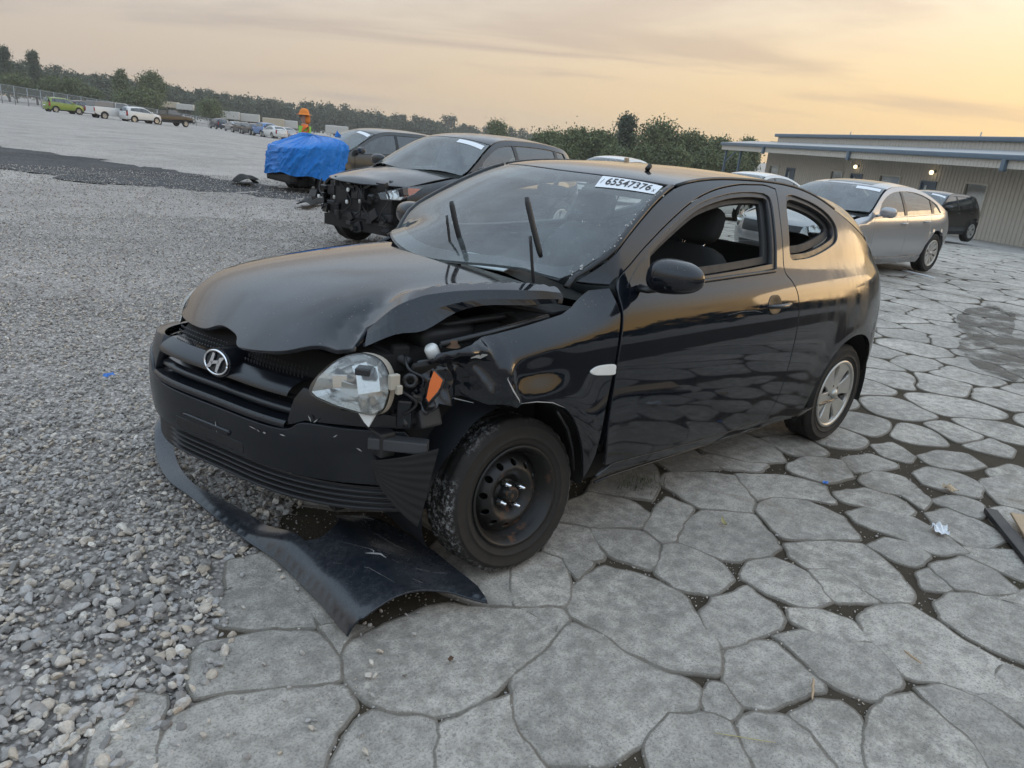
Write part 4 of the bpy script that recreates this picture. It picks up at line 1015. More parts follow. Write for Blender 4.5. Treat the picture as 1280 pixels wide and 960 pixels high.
def tyre_mesh(R, r, w, seg=72, tread=True, mat=None):
    """a tyre turned about y, outer face towards +y: round shoulders, grooved tread, bead"""
    prof = [(r, -w*.42), (r+.012, -w*.46), (r+(R-r)*.45, -w*.5), (R-.022, -w*.46), (R-.006, -w*.40)]
    across = [-.36, -.27, -.255, -.225, -.21, -.06, -.045, -.015, 0.0, .015, .045, .06, .21, .225, .255, .27, .36]
    prof += [(R, w*a) for a in across]
    prof += [(R-.006, w*.40), (R-.022, w*.46), (r+(R-r)*.74, w*.484), (r+(R-r)*.72, w*.500), (r+(R-r)*.69, w*.500), (r+(R-r)*.67, w*.492), (r+(R-r)*.45, w*.5), (r+(R-r)*.36, w*.494), (r+(R-r)*.345, w*.506), (r+(R-r)*.31, w*.506), (r+(R-r)*.30, w*.488), (r+(R-r)*.20, w*.478), (r+.012, w*.455), (r+.004, w*.43), (r-.004, w*.41)]
    vs = []; n = len(prof)
    for i, (rad, y) in enumerate(prof):
        for k in range(seg):
            q = 2*pi*k/seg; rr = rad
            if tread and 5 <= i < 5+len(across):
                a = abs(across[i-5])
                if .2 < a < .26 or a < .05: rr -= .007
                elif (k+(i % 3)) % 3 == 0: rr -= .006
            elif tread and i in (4, 5+len(across)) and k % 3 == 0: rr -= .004
            vs.append((rr*cos(q), y, rr*sin(q)))
    fs = [(i*seg+k, i*seg+(k+1) % seg, (i+1)*seg+(k+1) % seg, (i+1)*seg+k) for i in range(n-1) for k in range(seg)]
    mb = MB(); mb.add(vs, fs, True); return mb.mesh('tyre', mat or M_TYRE)
def steel_wheel_parts(parent, r, w):
    m = MB(); y0 = w*.40
    m.lathe([(r+.006, y0+.012), (r+.004, y0+.018), (r-.006, y0+.012), (r-.012, y0-.004), (r-.022, y0-.012), (r-.026, y0-.06), (r-.034, y0-.062), (r-.040, -w*.35), (r-.02, -w*.45)], 56)
    rim = m.build('rim', M_STEEL, parent)
    # disc with a ring of vent holes
    seg = 96; vs = []; rad = [.0, .030, .034, .075, .083, .098, .112, .130, .142, r-.030]
    dep = [-.012, -.010, -.026, -.026, -.020, -.010, -.016, -.030, -.044, -.062]
    outl = [((r-.031)*cos(2*pi*k/72), (r-.031)*sin(2*pi*k/72)) for k in range(72)]
    hs = []
    for k in range(12):
        a = 2*pi*(k+.3)/12; hs.append([((.124)*cos(a)+.0125*cos(q)*1.0, (.124)*sin(a)+.0125*sin(q)) for q in [2*pi*j/12 for j in range(12)]])
    prof = spline(list(zip(rad, dep)))
    disc = panel_mesh('disc', lambda x, z: (x, y0+max(-.07, min(0, prof(min(hypot(x, z), r-.03)))), z), outl, (0, 1, 0), holes=hs, step=.012, th=.006, gap=0, lip=.0015, mat=M_STEEL, edge=.008)
    link('disc', disc, parent)
    MB().lathe([(.0, y0-.001), (.024, y0-.002), (.029, y0-.008), (.030, y0-.03)], 24).build('hub', M_RUST, parent)
    for k in range(4):
        a = pi/4+k*pi/2+.35; c = (.050*cos(a), .050*sin(a)); mm = MB()
        mm.lathe([(.0, .034), (.0055, .033), (.006, .018), (.0095, .016), (.0105, .002), (.0125, -.004), (.0125, -.01)], 10, 'y', Matrix.Translation((c[0], y0-.024, c[1]))); mm.build('lug_nut', M_CHROME, parent)
    MB().lathe([(.0, -w*.2), (r-.05, -w*.2), (r-.05, -w*.25)], 24).build('brake_drum', M_VOID, parent)
def spoke_wheel_parts(parent, r, w, n=6, mat=None, split=.0, depth=.02, fill=.60):
    """alloy wheel or cover with n wide spokes and dark wells between"""
    mat = mat or M_ALLOY; y0 = w*.42
    m = MB(); m.lathe([(r+.006, y0+.006), (r+.004, y0+.012), (r-.010, y0+.012), (r-.018, y0+.002), (r-.022, y0-.02), (r-.03, y0-.10), (r-.02, -w*.45)], 56)
    m.build('rim', mat, parent)
    outl = [((r-.016)*cos(2*pi*k/90), (r-.016)*sin(2*pi*k/90)) for k in range(90)]
    hs = []
    for k in range(n):
        a0 = 2*pi*k/n+.3; hw = pi/n*(1-fill); h = []
        r0, r1 = r*.34, r*.86
        for (q, rr) in ((0, r0), (.55, r0+(r1-r0)*.3), (.9, r0+(r1-r0)*.72), (1.0, r1*.985), (.5, r1*1.01), (0, r1*1.015), (-.5, r1*1.01), (-1.0, r1*.985), (-.9, r0+(r1-r0)*.72), (-.55, r0+(r1-r0)*.3)):
            aa = a0+q*hw*(r/max(rr, .05))*.55; h.append((rr*cos(aa), rr*sin(aa)))
        hs.append(h)
    dish = lambda x, z: (x, y0+.006-depth*(1-(hypot(x, z)/r))**1.0+.012*math.exp(-(hypot(x, z)/(r*.22))**2), z)
    link('spokes', panel_mesh('spokes', dish, outl, (0, 1, 0), holes=hs, step=.02, th=.016, gap=0, lip=.003, mat=mat, edge=.012), parent)
    MB().lathe([(.0, y0-depth+.034), (r*.12, y0-depth+.032), (r*.15, y0-depth+.02), (r*.16, y0-depth)], 24).build('centre_cap', mat, parent)
    for k in range(n if n < 6 else 5):
        a = 2*pi*k/(n if n < 6 else 5); MB().lathe([(.0, .004), (.008, .003), (.011, -.006)], 8, 'y', Matrix.Translation((r*.25*cos(a), y0-depth+.012, r*.25*sin(a)))).build('lug_nut', M_ALLOY_D, parent)
    MB().lathe([(.0, y0-.075), (r-.04, y0-.075), (r-.035, y0-.095)], 32).build('brake_disc', M_VOID, parent)
def wheel(parent, c, R, r, w, kind='spoke', side=1, steer=0.0, camber=0.0, tmat=None, **k):
    """a wheel part (> tyre, rim, ...) under its car"""
    o = link('wheel', tyre_mesh(R, r, w, mat=tmat, seg=k.pop('seg', 72)), parent); o.location = c
    Rm = Matrix.Rotation(steer, 4, 'Z') @ Matrix.Rotation(camber, 4, 'X')
    if side < 0: Rm = Rm @ Matrix.Rotation(pi, 4, 'Z')
    o.rotation_euler = Rm.to_euler()
    if kind == 'steel': steel_wheel_parts(o, r, w)
    elif kind == 'spoke': spoke_wheel_parts(o, r, w, **k)
    return o
# ------------------------------------------------------------------ the crashed black hatchback
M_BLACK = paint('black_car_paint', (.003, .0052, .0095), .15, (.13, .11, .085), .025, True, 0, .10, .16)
M_BUMP = paint('scuffed_black_bumper', (.0055, .0075, .011), .10, (.10, .095, .09), .22, False, 0, .05, .10)
def hero_surface():
    Wd = .847
    SEC = spline([(.16, -.115), (.24, -.055), (.33, -.026), (.48, -.006), (.64, 0), (.76, -.003), (.86, -.013), (.94, -.029), (.99, -.046), (1.03, -.069), (1.07, -.090), (1.14, -.116), (1.24, -.158), (1.34, -.211), (1.42, -.262), (1.50, -.33)])
    XF = spline([(.15, .80), (.25, .855), (.4, .89), (.55, .895), (.66, .875), (.75, .83), (.82, .76), (.92, .62), (1.02, .40), (1.5, -.2)])
    XR = spline([(.15, -3.10), (.3, -3.20), (.5, -3.25), (.7, -3.245), (.85, -3.22), (1.0, -3.17), (1.2, -3.06), (1.4, -2.95)])
    XA, XB = -.25, -2.15
    EF = spline([(.80, .72), (.7, .775), (.6, .82), (.5, .855), (.36, .893), (.26, .917), (.16, .936), (.06, .952), (-.04, .967), (-.16, .985), (-.30, 1.005), (-.5, 1.03)])
    def YS(x, z):
        p = 1.0
        if x > XA: p = (1-min((x-XA)/(XF(z)-XA), .9999)**2.9)**(1/2.9)
        elif x < XB: p = (1-min((XB-x)/(XB-XR(z)), .9999)**3.5)**(1/3.5)
        fl = 0
        for cx in (0, -2.5):
            r = hypot(x-cx, z-.32); fl += .014*exp(-((r-.36)/.10)**2)*(1 if z < .8 else exp(-((z-.8)/.1)**2))
        return (Wd+SEC(z))*p+fl*p
    def YF(x, z):
        k = min(.16, max(0, z-(EF(x)-.10))); return YS(x, z)-.75*k*k/.10*sst(-.50, -.22, x)
    E = spline([(-.20, .985), (-.29, 1.035), (-.36, 1.085), (-.43, 1.145), (-.62, 1.272), (-.75, 1.342), (-.887, 1.403), (-.96, 1.427), (-1.07, 1.448), (-1.2, 1.462), (-1.5, 1.472), (-1.8, 1.466), (-2.06, 1.437), (-2.23, 1.388), (-2.35, 1.338), (-2.5, 1.272), (-2.65, 1.198), (-2.8, 1.11), (-2.92, 1.02), (-3.02, .93)])
    TW = spline([(.10, .99), (0.0, 1.04), (-.2, 1.14), (-.5, 1.287), (-.85, 1.440), (-.95, 1.466), (-1.2, 1.487), (-1.5, 1.497), (-1.9, 1.490), (-2.3, 1.462), (-2.6, 1.42), (-2.8, 1.365), (-2.9, 1.30), (-3.0, 1.18), (-3.1, 1.04), (-3.16, .94)])
    def ye(x): return YF(x, E(x))
    def ZW(x, y):
        e = ye(x) if x < -.2 else .70
        return TW(x)-(TW(x)-E(min(x, -.25)))*min(1.0, abs(y)/max(e, .52))**(2.4+2.0*sst(-2.3, -2.8, x))
    TH = spline([(.86, .68), (.80, .775), (.75, .825), (.65, .90), (.5, .968), (.3, 1.018), (.1, 1.050), (-.1, 1.072), (-.25, 1.085)])
    EH = spline([(.86, .52), (.80, .645), (.7, .79), (.475, .925), (.18, .980), (-.07, 1.005), (-.3, 1.015)])
    def ZH0(x, y): return TH(x)-(TH(x)-EH(x))*(abs(y)/.66)**2.4
    # where the crash pushed the bonnet up along its left edge
    RID = [(.53, .53, .885), (.465, .47, .915), (.40, .54, 1.0), (.26, .57, 1.045), (.115, .62, 1.057), (-.04, .69, 1.062), (-.19, .735, 1.05)]
    RIDs = cr(RID, 5); fix = [(x, y, z-ZH0(x, y)) for x, y, z in RIDs]
    def ZH(x, y):
        s = w = 0
        for a, b, d in fix:
            q = exp(-hypot(x-a, y-b)/.042); s += q*d; w += q
        bulge = s/max(w, .9)
        dent = -.012*exp(-abs(x-.02-1.0*y)/.035)*sst(.30, .46, y)*sst(.62, .5, x)+.006*exp(-abs(x-.30-.45*y)/.02)*sst(.22, .4, y)
        cre = .010*exp(-((x-.05-.55*y)/.03)**2)*sst(.35, .55, y)
        return ZH0(x, y)+bulge+dent+cre
    def shear(y):
        v = (y+.28)/.06; return -.27*.06*(v if v > 30 else log(1+exp(v)))
    def BF(a, z, off=0.0):
        """front fascia: a = angle round the nose, pushed back on the struck left side"""
        w = Wd+SEC(z); s, c = abs(sin(a)), max(0, cos(a)); y = math.copysign(w*s**(2/2.9), a) if a else 0
        q = abs(y)/w; n = 2.9 if y >= 0 else 2.9+1.9*sst(.05, .5, q)
        x = XA+(XF(z)+.025*sst(.1, -.4, y)-XA)*max(0, 1-q**n)**(1/n); return (x+shear(y)+off, y, z)
    def BR(a, z):
        w = Wd+SEC(z); s, c = abs(sin(a)), max(0, cos(a)); return (XB+(XR(z)-XB)*c**(2/3.5), math.copysign(w*s**(2/3.5), a) if a else 0, z)
    def ang(y, z=.5):  # fascia angle that gives this y
        return math.copysign(math.asin(min(1, (abs(y)/(Wd+SEC(z)))**(2.9/2))), y)
    return YF, E, TW, ye, ZW, ZH, BF, BR, ang, RID, EF
YF, E_, TW_, ye_, ZW, ZH, BF, BR, ang, RID, EF_ = hero_surface()
hero = empty('hatchback_car', (0, 0, 0), 0, 'crashed black three-door hatchback with crumpled hood and torn-off front bumper corner', 'car')
SL = lambda x, z: (x, YF(x, z), z)
SR = mirror_y(SL)
L_, R_, UP = (0, 1, 0), (0, -1, 0), (0, 0, 1)

door_front = cr([(-.457, 1.017), (-.452, .944), (-.424, .796), (-.414, .637), (-.416, .501), (-.450, .335)], 5)
door_bot = cr([(-.450, .335), (-.684, .323), (-.974, .307), (-1.299, .294), (-1.60, .290), (-1.690, .298)], 4)
door_rear = cr([(-1.690, .298), (-1.735, .36), (-1.754, .446), (-1.766, .577), (-1.774, .704), (-1.782, .845), (-1.771, .943), (-1.736, 1.014), (-1.694, 1.064), (-1.704, 1.17), (-1.739, 1.314), (-1.785, 1.437)], 5)
door_top = cr([(-1.785, 1.437), (-1.70, 1.452), (-1.582, 1.452), (-1.444, 1.447), (-1.238, 1.420), (-1.047, 1.371), (-.835, 1.286), (-.655, 1.199), (-.554, 1.140), (-.470, 1.086), (-.457, 1.017)], 5)
DOOR = door_front[:-1]+door_bot[:-1]+door_rear[:-1]+door_top[:-1]
DWIN = cr([(-.655, 1.050), (-.664, 1.14), (-.680, 1.188)], 4)[:-1]+cr([(-.680, 1.188), (-.791, 1.244), (-.995, 1.330), (-1.138, 1.373), (-1.35, 1.408), (-1.54, 1.418), (-1.66, 1.414)], 5)[:-1]+cr([(-1.66, 1.414), (-1.70, 1.385), (-1.665, 1.25), (-1.625, 1.078)], 5)[:-1]+cr([(-1.625, 1.078), (-1.3, 1.060), (-.954, 1.048), (-.655, 1.050)], 4)[:-1]
# fender, door, side of the body on each flank
def fold(x, z):
    wz = sst(.900, .835, z+.10*(x-.2)); t = sst(.105, .25, x)
    d = -.115*wz*t+.016*exp(-((x-.115-.15*(z-.78))/.028)**2)*sst(.70, .74, z)*sst(.88, .83, z)
    d += sst(.09, .24, x)*(.030*(1-2.4*abs(noise.noise(Vector((x*11, z*9, 2)))))+.008*(1-2*abs(noise.noise(Vector((x*27, z*22, 5))))))
    d += -.012*exp(-(((x+.02)/.10)**2+((z-.80)/.05)**2))
    return d
FEND = cr([(.335, .880), (.226, .915), (.124, .934), (.018, .950), (-.094, .967), (-.21, .984)], 5)[:-1]+[(-.25, .998), (-.30, 1.020), (-.36, 1.048), (-.435, 1.060)]+cr([(-.446, .974), (-.416, .827), (-.393, .673), (-.372, .512), (-.356, .392), (-.326, .30)], 5)[:-1]+cr([(-.326, .30), (-.287, .426), (-.243, .523), (-.190, .606), (-.135, .655), (-.072, .686), (.003, .702), (.074, .706)], 5)[:-1]+[(.085, .690), (.12, .705), (.17, .700), (.22, .712), (.27, .690), (.315, .700), (.345, .672), (.388, .66), (.375, .70), (.40, .735), (.372, .79), (.385, .83), (.35, .85)]
FEND_R = cr([(.72, .76), (.6, .815), (.45, .868), (.33, .896), (.226, .915), (.124, .934), (.018, .950), (-.094, .967), (-.21, .984)], 5)[:-1]+[(-.25, .998), (-.30, 1.020), (-.36, 1.048), (-.435, 1.060)]+cr([(-.452, .974), (-.424, .796), (-.414, .637), (-.41, .48), (-.40, .30)], 5)[:-1]+[(-.39, .28)]+[(.385*cos(a), .30+.385*sin(a)) for a in [pi-i*pi/16 for i in range(0, 15)]]+[(.40, .60), (.60, .62), (.72, .70)]
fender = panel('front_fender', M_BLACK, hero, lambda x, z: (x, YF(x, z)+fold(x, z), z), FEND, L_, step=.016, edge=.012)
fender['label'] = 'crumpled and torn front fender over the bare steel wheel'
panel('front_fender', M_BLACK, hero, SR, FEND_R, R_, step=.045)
arch = [(-2.47+.385*cos(a), .30+.385*sin(a)) for a in [radians(-12)+i*radians(204)/26 for i in range(27)]][::-1]
SIDE = cr([(-.400, .285), (-.71, .272), (-1.01, .255), (-1.36, .240), (-1.75, .225), (-1.95, .225), (-2.075, .222)], 4)+arch[1:-1]+[(-2.86, .235), (-2.93, .262)]+cr([(-2.98, .29), (-3.02, .5), (-3.03, .7), (-3.02, .85), (-2.99, .93)], 5)
xs_e = [-2.94+.04*i for i in range(66)]
SIDE += [(x, E_(x)-.002) for x in xs_e if x < -.335]+[(-.345, 1.066), (-.44, 1.066)]
SIDE += [(-.459, 1.084)]+[(x, z+.0) for x, z in door_top[::-1][6:]]+door_rear[::-1][1:-1]+door_bot[::-1][:-1]+[(-.445, .31)]
QWIN = ring([(-1.862, 1.402), (-1.79, 1.25), (-1.768, 1.125), (-1.86, 1.112), (-2.002, 1.122), (-2.185, 1.160), (-2.278, 1.200), (-2.290, 1.274), (-2.208, 1.340), (-2.036, 1.393)], 6)
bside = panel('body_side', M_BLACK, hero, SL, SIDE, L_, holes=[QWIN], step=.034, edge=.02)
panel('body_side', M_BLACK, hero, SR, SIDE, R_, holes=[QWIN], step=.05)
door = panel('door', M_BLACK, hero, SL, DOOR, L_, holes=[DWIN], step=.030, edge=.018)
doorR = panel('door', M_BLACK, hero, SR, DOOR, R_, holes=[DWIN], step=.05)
# seals and inner frames of the openings
def band(name, mat, parent, fmap, outer, inner, out, off, **k):
    sg = 1 if out[1] >= 0 else -1
    return panel(name, mat, parent, lambda x, z: (lambda p: (p[0], p[1]-sg*off, p[2]))(fmap(x, z)), outer, out, holes=[inner], **k)
for fm, o_, dd in ((SL, L_, door), (SR, R_, doorR)):
    band('window_seal', M_TRIM, dd, fm, DWIN, inset(DWIN, .022), o_, .010, step=.06, th=.03, gap=-.004, edge=.03)
    band('inner_frame', M_CABIN, dd, fm, inset(DWIN, .018), inset(DWIN, .052), o_, .040, step=.06, th=.02, gap=0, edge=.03)
    bs = bside if fm is SL else hero.children[[c.name for c in hero.children].index('body_side.001')]
    band('window_seal', M_TRIM, bs, fm, QWIN, inset(QWIN, .024), o_, .012, step=.06, th=.03, gap=-.004, edge=.03)
    band('pillar_trim', M_LINER if fm is SR else M_CABIN, bs, fm, inset(QWIN, .02), inset(QWIN, .058), o_, .042, step=.06, th=.02, gap=0, edge=.03)
# door details: belt moulding, handle, inner trim
MB().tube([SL(x, z)[0:1]+(YF(x, z)+.002, z) for x, z in [(-.66-.94*i/14, 1.046+.022*i/14) for i in range(15)]], .009, 6).build('belt_moulding', M_TRIM, door)
hz_ = .922
def on_door(x, z, d=0.0): return (x, YF(x, z)+d, z)
hd = MB(); hd.tube([on_door(-1.455, hz_, .012), on_door(-1.475, hz_, .030), on_door(-1.53, hz_-.001, .038), on_door(-1.60, hz_-.002, .037), on_door(-1.645, hz_-.003, .026), on_door(-1.66, hz_-.004, .010)], [.008, .012, .013, .013, .012, .008], 10, True, None, .8)
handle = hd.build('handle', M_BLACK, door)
cupo = ring([(-1.49, hz_-.002), (-1.51, hz_+.036), (-1.55, hz_+.044), (-1.59, hz_+.036), (-1.61, hz_-.002), (-1.59, hz_-.038), (-1.55, hz_-.046), (-1.51, hz_-.038)], 4)
panel('handle_cup', M_TRIM, door, lambda x, z: (x, YF(x, z)+.0035-.004*exp(-(((x+1.55)/.04)**2+((z-hz_)/.03)**2)), z), cupo, L_, step=.012, th=.004, gap=0, lip=.0015, edge=.008)
panel('door_trim', M_CABIN, door, lambda x, z: (x, YF(x, z)-.075, z), inset([(-.47, .36), (-1.70, .33), (-1.66, 1.05), (-.56, 1.04)], .005), (0, -1, 0), step=.12)
panel('door_trim', M_CABIN, doorR, lambda x, z: (x, -YF(x, z)+.075, z), inset([(-.47, .36), (-1.70, .33), (-1.66, 1.05), (-.56, 1.04)], .005), (0, 1, 0), step=.12)
# lower edge light line of the sill
MB().tube([(x, YF(x, .262-.03*(-x-.4)/1.6)-.004, .262-.03*(-x-.4)/1.6) for x in [-.42-.1*i for i in range(16)]], .006, 5).build('sill_flange', M_TRIM, bside)
# repeater lamp on the fender
rp = ring([(-.268, .772), (-.29, .785), (-.33, .789), (-.405, .782), (-.412, .760), (-.405, .742), (-.33, .750), (-.29, .758)], 4)
panel('repeater_lamp', M_WHITEPL, fender, lambda x, z: (x, YF(x, z)+.006, z), rp, L_, step=.02, th=.01, gap=0, lip=.003, edge=.012)

# roof, windshield, rear glass
yr = lambda x: ye_(x)
ROOF = [(-.905, y) for y in (-.30, -.1, .1, .30)]
rx_ = [-.98-.09*i for i in range(20)]
ROOF = [(-.895+.055*(y/.52)**2, y) for y in [-.54+.06*i for i in range(19)]]
ROOF = [(-.858-.10*(y/.54)**2, y) for y in [-.54+.06*i for i in range(19)]]+[(x, yr(x)-.010) for x in rx_]+[(-2.78, y) for y in (.45, .3, .1, -.1, -.3, -.45)]+[(x, -yr(x)+.010) for x in rx_[::-1]]
ROOF = [p for p in ROOF if p[0] > -2.80]
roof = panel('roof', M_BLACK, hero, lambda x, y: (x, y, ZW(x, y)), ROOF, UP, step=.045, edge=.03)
panel('headliner', M_LINER, roof, lambda x, y: (x, y, ZW(x, y)-.035), inset(ROOF, .03), (0, 0, -1), step=.12, th=.005)
for sy in (1, -1):
    MB().tube([(x, sy*(yr(x)-.004), E_(x)+.001) for x in rx_[:16]], .008, 6).build('roof_moulding', M_TRIM, roof)
gx_ = [-.34-.05*i for i in range(13)]
ge = lambda x: yr(x)-.030
base_c = lambda y: -.055-.265*(abs(y)/.62)**2.0
tc_ = lambda y: -.848-.095*(y/.54)**2
WS = [(base_c(y), y) for y in [-.60+.06*i for i in range(21)]]+[(x, ge(x)) for x in gx_ if x < base_c(.60)-.01 and x > -.93]+[(tc_(y), y) for y in [.51-.06*i for i in range(18)]]+[(x, -ge(x)) for x in gx_[::-1] if x < base_c(.60)-.01 and x > -.93]
M_WSG = thin_glass('dusty_sheen_windshield_glass', (.66, .74, .73), .17, .03, (.40, .44, .43), 1.9)  # pale film is part dust, part painted sky sheen
wsh = panel('windshield', M_WSG, hero, lambda x, y: (x, y, ZW(x, y)), WS, UP, step=.06, th=.004, gap=.001, lip=.001)
for sy in (1, -1):
    wt = MB(); wt.tube([(x, sy*(yr(x)-.016), E_(x)+.006) for x in [-.30-.05*i for i in range(14)]], .016, 6, True, None, .55); wt.build('windshield_trim', M_TRIM, wsh)
HG = [(-2.80, y) for y in (-.52, -.2, 0, .2, .52)]+[(-3.10, .55), (-3.12, .2), (-3.12, -.2), (-3.10, -.55)]
panel('rear_glass', thin_glass('clear_rear_glass', (.85, .88, .86), .05), hero, lambda x, y: (x, y, ZW(x, y)), HG, (-.7, 0, .7), step=.06, th=.004)
# dark band along the foot of the glass and the plastic cowl
band_o = [(base_c(y)+.005, y) for y in [-.60+.06*i for i in range(21)]]+[(base_c(y)-.075, y) for y in [.60-.06*i for i in range(21)]]
panel('glass_band', M_TRIM, wsh, lambda x, y: (x, y, ZW(x, y)-.006), band_o, UP, step=.05, th=.002, gap=0, lip=0)
cow = [(base_c(y)+.13, y) for y in [-.66+.066*i for i in range(21)]]+[(base_c(y)-.02, y) for y in [.66-.066*i for i in range(21)]]
panel('cowl', M_BLACKPL, hero, lambda x, y: (x, y, .992-.03*(abs(y)/.66)**2+.10*min(0, x-base_c(y))*-1), cow, UP, step=.06)
# label with the lot number inside the top corner of the windshield
sc_ = [(-.860, .250), (-.922, .545), (-.840, .572), (-.752, .308)]
def stk(s, t, d=.0):
    x = (sc_[3][0]*(1-s)+sc_[2][0]*s)*(1-t)+(sc_[0][0]*(1-s)+sc_[1][0]*s)*t; y = (sc_[3][1]*(1-s)+sc_[2][1]*s)*(1-t)+(sc_[0][1]*(1-s)+sc_[1][1]*s)*t
    return (x, y, ZW(x, y)+d)
sm = MB(); sm.grid(lambda u, v: stk(u, v, .003), 12, 4); label = sm.build('lot_label', M_PAPER, wsh, False)
for f in label.data.polygons: pass
def lot_text(body, s0, s1, t0, t1, bold):
    c = bpy.data.curves.new('t', 'FONT'); c.body = body; c.size = 1; c.offset = bold; c.resolution_u = 3
    o = bpy.data.objects.new('t', c); COL.objects.link(o); dg = bpy.context.evaluated_depsgraph_get(); me = bpy.data.meshes.new_from_object(o.evaluated_get(dg)); bpy.data.objects.remove(o)
    xs = [v.co.x for v in me.vertices]; ys = [v.co.y for v in me.vertices]; x0, x1, y0, y1 = min(xs), max(xs), min(ys), max(ys)
    for v in me.vertices: v.co = Vector(stk(s0+(s1-s0)*(v.co.x-x0)/(x1-x0), t0+(t1-t0)*(v.co.y-y0)/(y1-y0), .0055))
    me.materials.clear(); me.materials.append(M_INK); return link('lot_number', me, label)
lot_text('65547376', .13, .88, .20, .84, .012)
lot_text('X', .915, .96, .16, .44, .01)
lot_text('/', .045, .075, .3, .7, .0)

# ------------------------------------------------ hood
HOOD = cr([(.58, -.668), (.685, -.625), (.755, -.53), (.785, -.34), (.785, -.17), (.755, -.085), (.75, 0), (.755, .075), (.775, .14), (.745, .27), (.70, .38), (.63, .46), (.575, .52)], 4)[:-1]+[(.55, .545)]+cr([(.53, .53), (.465, .48)], 2)+cr([(.465, .48), (.40, .54), (.26, .57), (.115, .62), (-.04, .69), (-.19, .735)], 6)[1:]+cr([(-.19, .735), (-.225, .60), (-.15, .35), (-.115, .1), (-.115, -.1), (-.15, -.35), (-.225, -.6), (-.255, -.70)], 4)[1:-1]+[(-.255, -.70), (-.1, -.705), (.05, -.703), (.2, -.698), (.4, -.680)]
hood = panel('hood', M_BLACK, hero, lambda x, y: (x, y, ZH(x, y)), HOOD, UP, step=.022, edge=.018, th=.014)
hood['label'] = 'dusty hood buckled up along its left edge'
top = cr([(.465, .48, .915), (.40, .54, 1.0), (.33, .556, 1.030), (.26, .57, 1.045), (.115, .62, 1.057), (-.04, .69, 1.062), (-.12, .715, 1.060), (-.19, .735, 1.05)], 4)
mid = cr([(.475, .50, .905), (.415, .572, .965), (.335, .600, .985), (.235, .607, 1.010), (.11, .640, 1.030), (-.04, .702, 1.032), (-.12, .722, 1.032), (-.19, .742, 1.03)], 4)
low = cr([(.50, .53, .875), (.425, .600, .928), (.335, .632, .940), (.200, .618, .985), (.10, .650, 1.010), (-.045, .708, 1.012), (-.12, .722, 1.014), (-.185, .744, 1.016)], 4)
low2 = [(x, y-.022, z+.004) for x, y, z in low]
fl_ = MB(); n_ = len(top)
fl_.add(list(top)+list(mid)+list(low)+list(low2), [(r*n_+i, r*n_+i+1, (r+1)*n_+i+1, (r+1)*n_+i) for r in range(3) for i in range(n_-1)], False)
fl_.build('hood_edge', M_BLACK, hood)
# what shows of the engine bay
eb = MB(); eb.box((.10, 0, .60), (.72, 1.16, .50)); eb.box((-.16, 0, .80), (.20, 1.30, .30)); engine = eb.build('engine_bay', M_VOID, hero)
en = MB(); pillow((.16, .46, .86), (.26, .20, .12), .4, mb=en); en.build('fuse_box', M_BLACKPL, engine)
en = MB(); en.lathe([(.0, .91), (.05, .908), (.085, .89), (.095, .85), (.10, .80)], 20, 'z', Matrix.Translation((-.02, .56, 0))); en.build('strut_tower', M_VOID, engine)
en = MB(); en.tube(cr([(.36, .30, .84), (.30, .42, .90), (.20, .50, .91), (.05, .55, .93), (-.10, .58, .94)], 6), .014, 8); en.build('hose', M_BLACKPL, engine)
en = MB(); en.box((.40, .05, .72), (.06, 1.05, .26), .02); en.build('radiator', M_BLACKPL, engine)
en = MB(); en.tube([(.44, -.52, .86), (.45, 0, .865), (.43, .40, .85), (.38, .62, .83)], .018, 8); en.build('radiator_support', M_BLACKPL, engine)
en = MB(); en.tube([(.30, .68, .90), (.10, .70, .925), (-.15, .715, .96)], .012, 6); en.build('inner_rail', M_TRIM, engine)

# ------------------------------------------------ grille, badge, bumper
A = ang
def bpanel(name, mat, par, pts, off=0.0, dz=None, **k):
    """panel on the nose; pts as (y, z)"""
    q = [(A(y, z), z) for y, z in pts]
    return panel(name, mat, par, lambda a, z: BF(a, z, off), q, (1, .2, 0), **k)
grille = bpanel('grille', M_VOID, hero, [(-.42, .555), (.36, .555), (.37, .80), (-.42, .80)], -.085, step=.06)
def bar(name, mat, z0, z1, off0, off1, y0, y1, n=28, crown=.012):
    m = MB()
    def f(u, v):
        y = y0+(y1-y0)*u; z = z0+(z1-z0)*v-.0*y; o = off0+(off1-off0)*v+crown*sin(pi*v); p = BF(A(y, z), z, o); return p
    m.grid(f, n, 5); m.grid(lambda u, v: (lambda p: (p[0]-.05*v, p[1], p[2]-.006*v))(f(u, 0)), n, 1); m.grid(lambda u, v: (lambda p: (p[0]-.05*v, p[1], p[2]+.002*v))(f(u, 1)), n, 1)
    return m.build(name, mat, grille)
bar('grille_bar', M_BUMP, .668, .716, .004, -.030, -.37, .335)
bar('grille_bar', M_BUMP, .600, .628, -.030, -.045, -.38, .335)
bar('grille_lip', M_BUMP, .556, .580, .0, -.006, -.40, .34, crown=.004)
# honeycomb under the hood edge
hc = MB()
for r_i in range(3):
    for k in range(46):
        y = -.36+.0155*k+.0078*(r_i % 2); z = .728+.0135*r_i
        if abs(y) < .055 or y > .335: continue
        p = BF(A(y, z), z, -.040); m_ = Matrix.Translation(p) @ Matrix.Rotation(-.25, 4, 'Z')
        hc.add([m_ @ Vector((0, .0072*cos(q), .0072*sin(q))) for q in [pi/6+pi/3*j for j in range(6)]]+[m_ @ Vector((0.004, .0052*cos(q), .0052*sin(q))) for q in [pi/6+pi/3*j for j in range(6)]], [(j, (j+1) % 6, 6+(j+1) % 6, 6+j) for j in range(6)])
o = hc.build('honeycomb_mesh', M_BLACKPL, grille, False); o['kind'] = 'stuff'
